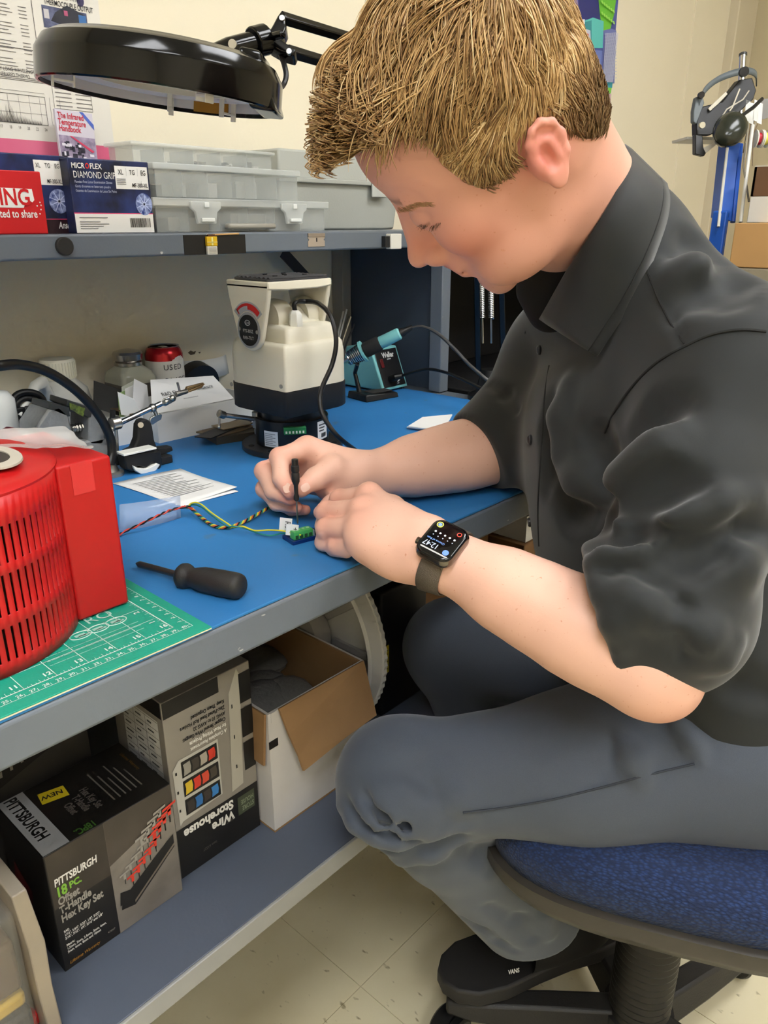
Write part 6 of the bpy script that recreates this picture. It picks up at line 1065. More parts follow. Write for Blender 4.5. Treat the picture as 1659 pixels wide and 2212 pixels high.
Re = Matrix((Vector(CR), Vector(CU), -Vector(_h))).transposed(); Rq = Re @ Matrix.Rotation(-0.55, 3, 'Z')
b = MB()
for j in range(9):
    pass
prof = [(0.0, 0.034), (0.022, 0.031), (0.034, 0.022), (0.038, 0.008), (0.038, -0.004), (0.030, -0.012), (0.0, -0.012)]
vs_ = []; n = 28
for r_, z in prof:
    for k in range(n): a = 2 * PI * k / n; vs_.append(Rq @ Vector((r_ * 0.86 * math.cos(a), r_ * 1.12 * math.sin(a), z)))
b.add(vs_, [(j * n + k, j * n + (k + 1) % n, (j + 1) * n + (k + 1) % n, (j + 1) * n + k) for j in range(len(prof) - 1) for k in range(n)]).build('cup', M('olive_black', (40, 44, 36), 0.18), em, smooth=True, angle=70)
MB().tube([Rq @ Vector((0.0, 0.03, 0.02)), Rq @ Vector((0.02, 0.07, 0.0)), Rq @ Vector((0.03, 0.10, -0.01))], 0.004, 8).build('band_arm', m_blk, em, smooth=True)
# wire spools on a rod, tagged wires
for i, (px, col, lb) in enumerate(((1637, (190, 40, 56), 'spool of red wire on the stand rod'), (1652, (226, 214, 90), 'spool of yellow wire on the stand rod'))):
    t = thing('wire_spool', lb, 'spool', PD(px, 300, 1.76), group='wire spools on the stand'); ax = Vector(CR)
    MB().cyl(-ax * 0.005, ax * 0.005, 0.013, n=18).build('wire_winding', C(*col, 0.4), t, smooth=True)
    for s in (-1, 1): MB().cyl(ax * 0.005 * s, ax * 0.0075 * s, 0.019, n=22).build('flange', C(226, 224, 210, 0.5), t, smooth=True)
tg = thing('tagged_wires', 'bundle of wires with white paper tags beside the visor', 'wires', PD(1630, 240, 1.75)); to = Vector(tg.location)
for k in range(4): b = MB(); b.prism([PD(1612 + 9 * k + x, 215 + 6 * (k % 2) + y, 1.75) - to for x, y in ((0, 0), (9, 3), (6, 48), (-4, 44))], Vector(_h) * 0.0008); b.build('tag', C(214, 214, 208, 0.6), tg)
for k in range(6): MB().tube([PD(1612 + 6 * k, 255, 1.752) - to, PD(1612 + 3 * k, 290, 1.752) - to, PD(1605 + 4 * k, 330 + 14 * (k % 3), 1.752) - to], 0.001, 5).build('wire', C(*((60, 60, 58), (170, 166, 156), (110, 90, 70))[k % 3], 0.4), tg, smooth=True)
MB().prism([PD(x, y, 1.78) - to for x, y in ((1640, 215), (1680, 210), (1680, 250), (1645, 258))], Vector(_h) * 0.02).build('bracket', C(110, 104, 96, 0.4), tg)
# cartons on the side cabinet
p0 = PD(1588, 482, 1.62); tb = thing('side_cabinet', 'low cabinet carrying cartons behind the shoulder', 'cabinet', (p0.x, p0.y - 0.55, 0)); MB().box((0.0, 0, 0), (0.6, 0.56, 1.0)).build('body', C(150, 140, 120, 0.6), tb, bevel=0.004)
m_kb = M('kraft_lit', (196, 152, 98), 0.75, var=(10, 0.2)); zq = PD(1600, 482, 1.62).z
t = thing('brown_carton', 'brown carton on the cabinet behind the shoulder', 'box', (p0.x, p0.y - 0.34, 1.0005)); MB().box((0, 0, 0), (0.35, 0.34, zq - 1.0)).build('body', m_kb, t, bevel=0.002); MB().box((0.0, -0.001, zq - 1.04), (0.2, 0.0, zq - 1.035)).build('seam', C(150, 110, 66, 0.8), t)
p1 = PD(1632, 482, 1.72); t = thing('parts_bin', 'white and brown bin standing on the brown carton', 'bin', (p1.x, p1.y - 0.12, zq + 0.0005)); MB().box((0, 0, 0), (0.2, 0.14, 0.055)).build('front_panel', C(222, 220, 214, 0.6), t, bevel=0.002); MB().box((0.0, 0.0, 0.0555), (0.003, 0.14, 0.115)).box((0, 0.135, 0.0555), (0.2, 0.14, 0.115)).build('inner', C(110, 80, 56, 0.8), t); MB().box((0.0, -0.0, 0.115), (0.2, 0.14, 0.118)).build('rim', C(206, 200, 186, 0.6), t)
# ------------------------------------------------------------------ person: implicit surface -> one continuous mesh
NA = np.array
def nrm(v): v = NA(v, float); return v / np.linalg.norm(v)
class SDF:
    def __init__(s): s.P = []
    def add(s, kind, op, k, **q): s.P.append((kind, op, k, q)); return s
    def cap(s, a, b, ra, rb=None, k=0.01, op='u'): return s.add('cap', op, k, a=NA(a, float), b=NA(b, float), ra=ra, rb=ra if rb is None else rb)
    def chain(s, pts, rad, k=0.008, op='u'):
        for i in range(len(pts) - 1): s.cap(pts[i], pts[i + 1], rad[i], rad[i + 1], k if i == 0 else min(k, 0.006), op)
        return s
    def ell(s, c, r, R=None, k=0.01, op='u'): return s.add('ell', op, k, c=NA(c, float), r=NA(r, float), R=np.eye(3) if R is None else NA(R, float))
    def sub(s, S, k=0.02, op='u'): return s.add('sub', op, k, S=S)
    def cut(s, c, n, k=0.006): return s.add('pln', 's', k, c=NA(c, float), n=nrm(n))
    def dist(s, i, p):
        kind, op, k, q = s.P[i]
        if kind == 'sub': return q['S'].ev(p)
        if kind == 'pln': return -((p - q['c']) @ q['n'])
        if kind == 'cap':
            ba = q['b'] - q['a']; pa = p - q['a']; L = max(1e-12, float(ba @ ba)); pb = pa @ ba; t = np.minimum(np.maximum(pb / L, 0), 1)
            return np.sqrt(np.maximum(np.einsum('ij,ij->i', pa, pa) + t * (t * L - 2 * pb), 1e-14)) - (q['ra'] + (q['rb'] - q['ra']) * t)
        l = (p - q['c']) @ q['R']; r = q['r']; l = l / r; k0 = np.sqrt(np.einsum('ij,ij->i', l, l)); l = l / r; k1 = np.sqrt(np.einsum('ij,ij->i', l, l)) + 1e-9
        return k0 * (k0 - 1.0) / k1
    def ev(s, p, act=None):
        d = np.full(len(p), 1.0)
        for i in (range(len(s.P)) if act is None else act):
            k, op = s.P[i][2], s.P[i][1]; e = s.dist(i, p)
            if op == 'u': h = np.maximum(k - np.abs(d - e), 0); d = np.minimum(d, e) - h * h * (0.25 / k)
            else: e = -e; h = np.maximum(k - np.abs(d - e), 0); d = np.maximum(d, e) + h * h * (0.25 / k)
        return d
    def mesh(s, h, lo, hi, n=16):
        lo = NA(lo, float); nb = np.ceil((NA(hi) - lo) / (h * n)).astype(int); B = h * n; half = B * 0.87
        I = np.stack(np.meshgrid(*[np.arange(v) for v in nb], indexing='ij'), -1).reshape(-1, 3); cen = lo + (I + 0.5) * B
        D = np.stack([s.dist(i, cen) for i in range(len(s.P))], 1); dc = s.ev(cen); keep = np.abs(dc) < half * 1.5 + 0.012
        S = int(nb.max() * n + 4); vk, vp, fq = [], [], []
        g = np.stack(np.meshgrid(*[np.arange(n + 1)] * 3, indexing='ij'), -1).reshape(-1, 3)
        for bi in np.where(keep)[0]:
            act = np.where(D[bi] < max(dc[bi], 0.0) + half * 1.9 + 0.03)[0]
            if not len(act): continue
            base = I[bi] * n; pts = lo + (base + g) * h; V = s.ev(pts, act).reshape(n + 1, n + 1, n + 1)
            sg = V < 0
            if sg.all() or not sg.any(): continue
            cnt = np.zeros((n, n, n)); acc = np.zeros((n, n, n, 3)); gi = np.stack(np.meshgrid(*[np.arange(n)] * 3, indexing='ij'), -1).astype(float)
            for ax in range(3):
                for o1 in (0, 1):
                    for o2 in (0, 1):
                        off = [0, 0, 0]; oth = [a for a in range(3) if a != ax]; off[oth[0]] = o1; off[oth[1]] = o2
                        A = V[off[0]:off[0] + n, off[1]:off[1] + n, off[2]:off[2] + n]; o2_ = list(off); o2_[ax] = 1; Bv = V[o2_[0]:o2_[0] + n, o2_[1]:o2_[1] + n, o2_[2]:o2_[2] + n]
                        m = (A < 0) != (Bv < 0); t = np.where(m, A / np.where(m, A - Bv, 1), 0); cnt += m
                        q = gi + NA(off); q[..., ax] += t; acc += q * m[..., None]
            m = cnt > 0; c = np.argwhere(m) + base; vk.append(c[:, 0] + c[:, 1] * S + c[:, 2] * S * S); vp.append(lo + (acc[m] / cnt[m][:, None] + base) * h)
            for ax in range(3):
                sl0 = [slice(0, n)] * 3; sl1 = list(sl0); sl1[ax] = slice(1, n + 1); a0, a1 = sg[tuple(sl0)], sg[tuple(sl1)]
                e = np.argwhere(a0 != a1); 
                if not len(e): continue
                ins = a0[e[:, 0], e[:, 1], e[:, 2]]; e = e + base; u, w = [(1, 2), (2, 0), (0, 1)][ax]; du = np.zeros(3, int); dw = np.zeros(3, int); du[u] = 1; dw[w] = 1
                K = lambda c: c[:, 0] + c[:, 1] * S + c[:, 2] * S * S
                Q = np.stack([K(e - du - dw), K(e - dw), K(e), K(e - du)], 1); Q[~ins] = Q[~ins][:, ::-1]; fq.append(Q)
        vk = np.concatenate(vk); vp = np.concatenate(vp); fq = np.concatenate(fq); o = np.argsort(vk); vk = vk[o]; vp = vp[o]
        ix = np.searchsorted(vk, fq); ix[ix >= len(vk)] = 0; ok = (vk[ix] == fq).all(1); return vp, ix[ok]
    def hits(s, pl, d0=0.35, d1=1.6):      # first surface along the lines of sight of some pixels
        r = np.stack([_ray(x, y) for x, y in pl]); r /= np.linalg.norm(r, axis=1)[:, None]; t = np.full(len(pl), d0); done = np.zeros(len(pl), bool)
        for _ in range(160):
            a = np.where(~done & (t <= d1))[0]
            if not len(a): break
            v = s.ev(CC + r[a] * t[a, None]); h = v < 0.0003; done[a[h]] = True; t[a[~h]] += np.maximum(0.0006, v[~h] * 0.8)
        return [CC + r[i] * t[i] if done[i] else None for i in range(len(pl))]
    def hit(s, px, py, d0=0.35, d1=1.6): return s.hits([(px, py)], d0, d1)[0]
    def grad(s, p):
        e = 0.002; P = NA(p) + np.vstack([np.eye(3) * e, -np.eye(3) * e]); v = s.ev(P); return nrm(v[:3] - v[3:])
def np_mesh(name, v, f, mat, parent=None, smooth=True, relax=0, col=None):
    if relax:
        f_ = f; nv = len(v); e = np.vstack([f_[:, [0, 1]], f_[:, [1, 2]], f_[:, [2, 3]], f_[:, [3, 0]]]); e = np.vstack([e, e[:, ::-1]])
        deg = np.bincount(e[:, 0], minlength=nv)[:, None].astype(float); deg[deg == 0] = 1
        for it in range(relax):
            for lam in (0.5, -0.52):
                s_ = np.stack([np.bincount(e[:, 0], weights=v[e[:, 1], a], minlength=nv) for a in range(3)], 1); v = v + lam * (s_ / deg - v)
    me = bpy.data.meshes.new(name); me.vertices.add(len(v)); me.vertices.foreach_set('co', v.astype(np.float32).ravel())
    nf = len(f); me.loops.add(nf * 4); me.loops.foreach_set('vertex_index', f.astype(np.int32).ravel()); me.polygons.add(nf); me.polygons.foreach_set('loop_start', np.arange(0, nf * 4, 4, dtype=np.int32)); me.polygons.foreach_set('loop_total', np.full(nf, 4, dtype=np.int32))
    me.update(calc_edges=True); me.validate(); me.polygons.foreach_set('use_smooth', [True] * len(me.polygons)); me.materials.append(mat)
    if col is not None: at = me.color_attributes.new('tone', 'FLOAT_COLOR', 'POINT'); c4 = np.ones((len(v), 4), np.float32); c4[:, :3] = col; at.data.foreach_set('color', c4.ravel())
    o = bpy.data.objects.new(name, me); COL.objects.link(o)
    if parent is not None: o.parent = parent
    return o, v
def PX(x, y, d): return NA(PD(x, y, d))
def OZ(x, y, z): return NA(gz(x, y, z))
# ---- head frame: x forward (face), y the person's left, z crown
HC = PX(1111, 284, 0.640)                                  # between the ears
vd = nrm(PX(1090, 300, 1.0) - CC); ir = nrm(CR - vd * (CR @ vd)); iu = np.cross(ir, vd)
HF = nrm(-0.755 * ir - 0.65 * iu + 0.12 * vd)
_up = nrm(-0.65 * ir + 0.755 * iu); _up = nrm(_up - HF * (_up @ HF)); _lf = np.cross(_up, HF); rho = math.radians(22)
if _lf @ vd > 0: _lf = -_lf
HU = nrm(_up * math.cos(rho) - vd * math.sin(rho)); HU = nrm(HU - HF * (HU @ HF)); HL_ = np.cross(HU, HF)
HR = np.stack([HF, HL_, HU], 1)                             # columns
def hp(x, y, z): return HC + HR @ (NA((x * 1.07 if x > 0 else x, y, z), float) * 0.001)
def hE(S, c, r, rot=None, k=12, op='u'): S.ell(hp(*c), NA(r) * 0.001, HR if rot is None else HR @ NA(rot), k * 0.001, op)
def hC(S, a, b, ra, rb=None, k=8, op='u'): S.cap(hp(*a), hp(*b), ra * 0.001, None if rb is None else rb * 0.001, k * 0.001, op)
def rotz(a): c, s = math.cos(a), math.sin(a); return NA([[c, -s, 0], [s, c, 0], [0, 0, 1]])
def rotx(a): c, s = math.cos(a), math.sin(a); return NA([[1, 0, 0], [0, c, -s], [0, s, c]])
def roty(a): c, s = math.cos(a), math.sin(a); return NA([[c, 0, s], [0, 1, 0], [-s, 0, c]])
# ---- joints
LS, RS = PX(1585, 800, 0.70), PX(1205, 765, 1.03)
LE, LW = PX(1398, 1432, 0.645), OZ(925, 1188, 0.797)
RW, RE = PX(772, 1032, 0.93), PX(1075, 968, 1.0)
HIL, KL, AL = PX(1690, 1640, 0.79), PX(862, 1685, 0.845), PX(1105, 1972, 1.02)
HIR, KR = HIL + NA((0.13, 0.17, 0.0)), PX(978, 1398, 1.08); AR = PX(1165, 1925, 1.30)
NB = PX(1284, 478, 0.79)                                    # neck base
PV = (HIL + HIR) / 2 + NA((0.0, 0.0, 0.03)); MS = (LS + RS) / 2
LAT = nrm(LS - RS); SPN = nrm(MS - PV); FWD = nrm(np.cross(SPN, LAT)); 
if FWD @ NA((-1, 1, 0)) < 0: FWD = -FWD
LAT = nrm(np.cross(FWD, SPN)); 
if LAT @ (LS - RS) < 0: LAT = -LAT
TR = np.stack([LAT, FWD, SPN], 1)
# ---- skin
SK = SDF()
hE(SK, (7, 0, 42), (88, 75, 86), k=5); hE(SK, (50, 0, 48), (50, 64, 50), k=25); hE(SK, (60, 0, 64), (44, 56, 44), k=22); hE(SK, (48, 0, -22), (46, 60, 78), k=30)
hE(SK, (34, 0, -62), (52, 58, 40), k=25); hE(SK, (82, 0, -95), (17, 24, 17), k=22); hE(SK, (72, 0, -55), (30, 34, 40), k=20)
for s in (-1, 1):
    hE(SK, (62, 44 * s, -14), (28, 20, 24), k=22); hC(SK, (93, 8 * s, 32), (82, 44 * s, 34), 9, 7, k=12)
    hE(SK, (104, 34 * s, 16), (16, 16, 11), k=11, op='s'); hE(SK, (83, 33 * s, 15), (13.5, 15, 13), k=5); hE(SK, (86, 27 * s, 9), (11, 13, 11), k=8)
    hC(SK, (95.5, 22 * s, 8), (87, 46 * s, 9.5), 1.6, 1.2, k=4)
    hE(SK, (107, 13.5 * s, -34), (11.5, 7.5, 9), k=6)
hC(SK, (97, 0, 24), (117, 0, -20), 7, 9, k=12); hE(SK, (88, 0, 6), (20, 15, 26), k=10); hE(SK, (99, 0, -12), (14, 12, 24), k=10); hE(SK, (122, 0, -29), (11, 11, 10), k=8); hE(SK, (106, 0, -38), (12, 12, 7), k=8)
for s in (-1, 1): hE(SK, (112, 7.5 * s, -42), (6.5, 4.2, 4.5), k=3, op='s')
hE(SK, (93, 0, -48), (13, 25, 15), k=14); hC(SK, (99, -20, -54), (105.5, 0, -51), 4.0, 5.4, k=7); hC(SK, (99, 20, -54), (105.5, 0, -51), 4.0, 5.4, k=7); hC(SK, (97, -17, -62.5), (101, 0, -62.5), 5.5, 6.2, k=7); hC(SK, (97, 17, -62.5), (101, 0, -62.5), 5.5, 6.2, k=7); hE(SK, (50, 46, -66), (34, 18, 22), k=16); hE(SK, (50, -46, -66), (34, 18, 22), k=16)
hC(SK, (110, -3, -57), (95, 29, -59), 1.5, 1.2, k=3, op='s'); hC(SK, (110, 3, -57), (95, -29, -59), 1.5, 1.2, k=3, op='s'); hE(SK, (101, 0, -74), (8, 22, 6), k=8, op='s')
ER = rotz(0.38) @ roty(-0.22)                               # ear, flared out and tipped back
for s in (-1, 1):
    E = (rotz(0.42 * s) @ roty(-0.20)); o = NA((-8, 73 * s, 0)); 
    q = lambda x, y, z: tuple(o + E @ (NA((x, y * s, z)) * 0.70))
    hE(SK, q(-12, 8, 4), (12.5, 4.5, 21), E, k=6); hE(SK, q(-4, 2, -2), (10, 7, 15), E, k=7)
    hel = [(4, 5, 6), (4, 9, 22), (-4, 12, 33), (-16, 13, 36), (-27, 13, 28), (-31, 13, 12), (-28, 12, -6), (-19, 11, -20)]
    for i in range(len(hel) - 1): hC(SK, q(*hel[i]), q(*hel[i + 1]), 2.6, 2.6, k=3.5)
    hE(SK, q(-9, 11, -27), (7, 3.8, 8), E, k=6); hE(SK, q(-9, 15, 0), (7, 7, 10.5), E, k=4, op='s'); hC(SK, q(-22, 15, 20), (q(-10, 15, 27)), 3.2, 2.8, k=3, op='s'); hC(SK, q(-23, 16, 18), q(-23, 15, -8), 2.0, 1.6, k=3, op='s')
    hC(SK, q(-20, 12, -8), q(-17, 13, 14), 2.4, 2.4, k=3); hE(SK, q(3, 9, -4), (4, 4, 6), E, k=4)
SK.cap(hp(-14, 0, -14), NB, 0.052, 0.058, 0.035); SK.cap(hp(12, 0, -50), NB + FWD * 0.030, 0.045, 0.050, 0.03)
SK.cap(hp(-20, 30, -25), NB + LAT * 0.02 + FWD * 0.05, 0.017, 0.014, 0.02)                           # neck muscle
CH = NB * 0.7 + PV * 0.3; SK.cap(NB, CH, 0.04, 0.025, 0.02); SK.cap(CH, LS, 0.022, 0.022, 0.02); SK.cap(CH, RS, 0.022, 0.022, 0.02)
SK.cap(LS, LS + (LE - LS) * 0.6, 0.022, 0.025, 0.02); SK.cap(LS + (LE - LS) * 0.55, LE, 0.03, 0.042, 0.02); SK.cap(RS, RS + (RE - RS) * 0.6, 0.022, 0.025, 0.02); SK.cap(RS + (RE - RS) * 0.55, RE, 0.03, 0.040, 0.02)
def fore(E, Wr, up, w0, w1):
    d = Wr - E
    SK.cap(E, E + d * 0.30, 0.040, 0.0415, 0.02); SK.cap(E + d * 0.22, E + d * 0.60, 0.0415, 0.035, 0.02); SK.cap(E + d * 0.5, Wr, 0.0365, w1, 0.02)
fore(LE, LW, None, 0.04, 0.0275); fore(RE, RW, None, 0.04, 0.0275)
SK.ell(LE + NA((0.004, -0.014, -0.016)), (0.026, 0.026, 0.026), None, 0.02)
# left hand: palm down fist on the bench edge
Lm = [OZ(798, 1072, 0.821), OZ(783, 1103, 0.815), OZ(780, 1140, 0.805), OZ(795, 1178, 0.791)]
Lp = [OZ(735, 1079, 0.806), OZ(707, 1106, 0.801), OZ(706, 1141, 0.792), OZ(729, 1178, 0.7775)]
wr = [0.0135, 0.0135, 0.0125, 0.0115]; lat_l = nrm(Lm[3] - Lm[0])
wof = [LW - lat_l * 0.017, LW - lat_l * 0.005, LW + lat_l * 0.006, LW + lat_l * 0.017]
for i in range(4): SK.cap(wof[i], Lm[i] - NA((0, 0, 0.004)), 0.019, wr[i] + 0.002, 0.018)
SK.ell((Lm[1] + Lm[2] + LW) / 3 - NA((0, 0, 0.008)), (0.034, 0.034, 0.018), None, 0.02)
SK.ell((LW * 0.45 + Lm[3] * 0.55) + NA((0.004, -0.004, -0.012)), (0.022, 0.026, 0.018), None, 0.02)   # heel of the hand
fr_ = [0.0105, 0.0108, 0.0102, 0.0092]
for i in range(4):
    fd = nrm(Lp[i] - Lm[i]); dip = Lp[i] + NA((0, 0, -0.017)) + fd * 0.006 + lat_l * -0.001; dip[2] = max(dip[2], ZM + 0.009); tip = dip - fd * 0.020 + NA((0, 0, -0.004)); tip[2] = max(tip[2], ZM + 0.0085)
    SK.cap(Lm[i], Lp[i], fr_[i] + 0.0018, fr_[i] + 0.0004, 0.0032); SK.ell(Lp[i] + fd * 0.001, (fr_[i] * 1.06,) * 3, None, 0.004); SK.cap(Lp[i], dip, fr_[i] - 0.0005, fr_[i] - 0.0015, 0.004); SK.cap(dip, tip, fr_[i] - 0.0015, fr_[i] - 0.0025, 0.004)
    SK.ell(Lm[i] + NA((0, 0, 0.003)), (0.0115,) * 3, None, 0.008)
th = [wof[0] + NA((0.010, 0.02, -0.004)), Lm[0] + NA((0.016, -0.018, -0.014)), OZ(715, 1092, 0.788), OZ(693, 1107, 0.782)]
SK.chain(th, [0.016, 0.0135, 0.0105, 0.0085], 0.012)
# right hand: pen grip on the small screwdriver
Rm = [PX(664, 968, 0.905), PX(640, 985, 0.925), PX(634, 1010, 0.94), PX(648, 1038, 0.95)]; Rp = [PX(604, 988, 0.888), PX(571, 1018, 0.905), PX(572, 1056, 0.917), PX(598, 1086, 0.925)]
Rd = [PX(607, 1034, 0.874), PX(590, 1062, 0.888), PX(598, 1088, 0.900), PX(630, 1100, 0.910)]; Rt = [PX(627, 1064, 0.8625), PX(628, 1078, 0.872), PX(640, 1096, 0.886), PX(660, 1102, 0.90)]
rr0 = [0.0105, 0.0105, 0.0098, 0.0088]; lat_r = nrm(Rm[3] - Rm[0]); wfr = [RW - lat_r * 0.016, RW - lat_r * 0.005, RW + lat_r * 0.006, RW + lat_r * 0.015]
for i in range(4):
    SK.cap(wfr[i], Rm[i], 0.019, 0.0145, 0.018); SK.cap(Rm[i], Rp[i], rr0[i] + 0.0025, rr0[i], 0.006); SK.ell(Rp[i], (rr0[i] * 1.08,) * 3, None, 0.004); SK.cap(Rp[i], Rd[i], rr0[i], rr0[i] - 0.0012, 0.004); SK.cap(Rd[i], Rt[i], rr0[i] - 0.001, rr0[i] - 0.0026, 0.004)
SK.chain([PX(752, 1030, 0.905), PX(718, 1012, 0.888), PX(682, 1034, 0.868), PX(652, 1054, 0.8565)], [0.019, 0.0150, 0.0122, 0.0092], 0.014)
SK.ell(PX(648, 1055, 0.856), (0.0098,) * 3, None, 0.004); SK.ell(PX(715, 1045, 0.908), (0.022, 0.02, 0.02), None, 0.02)
# nails: shallow flats
# ---- skin mesh and tone
skv, skf = SK.mesh(0.0018, (0.40, 0.10, 0.60), (1.02, 0.72, 1.36))
def tone(v):
    l = (v - HC) @ HR * 1000.0; c = np.tile(NA(lin((236, 188, 166))[:3]), (len(v), 1))
    def mixin(col, w): w = np.clip(w, 0, 1)[:, None]; c[:] = c * (1 - w) + NA(lin(col)[:3]) * w
    near = np.linalg.norm(l - NA((30, 0, 0)), axis=1); face = 1 / (1 + np.exp((near - 125) / 8)); mixin((228, 164, 144), face * 0.8)
    g = lambda x, y, z, r: np.exp(-(((l[:, 0] - x) ** 2 + (np.abs(l[:, 1]) - y) ** 2 + (l[:, 2] - z) ** 2) / (r * r)))
    mixin((214, 126, 108), 0.7 * g(72, 50, -22, 26)); mixin((214, 130, 112), 0.75 * g(116, 0, -20, 17)); mixin((216, 124, 112), 0.75 * g(-16, 82, 4, 28)); mixin((218, 138, 118), 0.55 * g(85, 0, 60, 32)); mixin((206, 122, 114), 0.85 * g(112, 9, -57, 13)); mixin((186, 138, 116), 0.5 * g(62, 48, -68, 26)); mixin((208, 160, 140), 0.35 * g(92, 14, -88, 18))
    mixin((140, 92, 66), 0.75 * np.exp(-((l[:, 2] - 37 - 0.05 * np.abs(l[:, 1])) / 3.4) ** 2) * (np.abs(l[:, 1]) > 12) * (np.abs(l[:, 1]) < 50) * (l[:, 0] > 70))
    mixin((130, 84, 66), 0.55 * np.exp(-((l[:, 2] - 9.5) / 1.6) ** 2) * (np.abs(l[:, 1]) > 18) * (np.abs(l[:, 1]) < 50) * (l[:, 0] > 84))
    for K_ in Lm + Lp + Rm + Rp: mixin((222, 140, 118), 0.45 * np.exp(-(np.linalg.norm(v - K_ - NA((0, 0, 0.008)), axis=1) / 0.014) ** 2))
    for K_ in Rt + [PX(648, 1055, 0.856)]: mixin((226, 136, 116), 0.6 * np.exp(-(np.linalg.norm(v - K_, axis=1) / 0.013) ** 2))
    mixin((222, 142, 120), 0.5 * np.exp(-(np.linalg.norm(v - LE - NA((0.0, -0.02, -0.03)), axis=1) / 0.035) ** 2))
    return c
m_skin = M('skin', (238, 192, 166), 0.45, attr='tone', spec=0.4, bump=(900, 0.12, 0.0004))
flecks(m_skin, (214, 146, 118), 260.0, 0.68, 0.80)
person, _ = np_mesh('person', skv, skf, m_skin, None, relax=2, col=tone(skv))
tag(person, 'person in charcoal shirt and grey trousers bent over the bench with a tiny screwdriver', 'person')
# ------------------------------------------------------------------ clothes
m_shirt = M('shirt_charcoal', (35, 38, 39), 0.68, bump=(1400, 0.12, 0.0004), sheen=0.25, spec=0.3)
m_trous = M('trousers_slate', (76, 83, 95), 0.75, bump=(1600, 0.2, 0.0005), sheen=0.2, spec=0.3, var=(1200, 0.25))
def folds(S, base, lst):
    for pts, r, kk, op in lst:
        Q = []
        for h_ in base.hits(pts):
            if h_ is not None: Q.append((h_, base.grad(h_)))
        for i in range(len(Q) - 1):
            if np.linalg.norm(Q[i][0] - Q[i + 1][0]) > 0.06: continue
            off = -0.35 * r if op == 'u' else 0.30 * r; e = len(Q) - 2
            r0 = r * (0.35 if i == 0 else 1.0); r1 = r * (0.35 if i == e else 1.0)
            S.cap(Q[i][0] + Q[i][1] * off, Q[i + 1][0] + Q[i + 1][1] * off, r0, r1, kk, op)
SH = SDF()
def tor(s, lat, dep, hgt, fw=0.0, k=0.06, la=0.0): SH.ell(PV + (MS - PV) * s + FWD * fw + LAT * la, (lat, dep, hgt), TR, k)
tor(0.02, 0.165, 0.130, 0.14, 0.03); tor(0.30, 0.165, 0.130, 0.14, 0.036); tor(0.62, 0.175, 0.13, 0.15, 0.020); tor(0.88, 0.17, 0.115, 0.10, 0.0)
SH.cap(NB - SPN * 0.035 - FWD * 0.012, LS - SPN * 0.004, 0.062, 0.066, 0.05); SH.cap(NB - SPN * 0.035 - FWD * 0.012, RS, 0.062, 0.060, 0.05)
ad = nrm(LE - LS); fdL = nrm(LW - LE); UPV = NA((0, 0, 1.0))
SLV = SDF(); SLV.cap(LS, LS + (LE - LS) * 0.5, 0.070, 0.068, 0.05); SLV.cap(LS + (LE - LS) * 0.45, LE - ad * 0.055, 0.068, 0.064, 0.02)
SLV.cap(LE - ad * 0.045 - fdL * 0.005, LE + fdL * 0.045 - ad * 0.022, 0.066, 0.060, 0.03)
SLV.cap(LE + fdL * 0.014 - ad * 0.045, LE + fdL * 0.036 - ad * 0.024, 0.0680, 0.0650, 0.006)
cutn = nrm(fdL * 0.80 + ad * 0.62); SLV.cut(LE + fdL * 0.048 - ad * 0.016, cutn, 0.006)
SH.sub(SLV, 0.035)
rdv = nrm(RE - RS); fdR = nrm(RW - RE); RSL = SDF(); RSL.cap(RS, RE - rdv * 0.02, 0.060, 0.058, 0.04); RSL.cap(RE - rdv * 0.03, RE + fdR * 0.03, 0.058, 0.055, 0.02); RSL.cut(RE + fdR * 0.030 - rdv * 0.0, nrm(fdR * 0.75 + rdv * 0.6), 0.006); SH.sub(RSL, 0.05)
SHB = SDF(); SHB.P = list(SH.P)
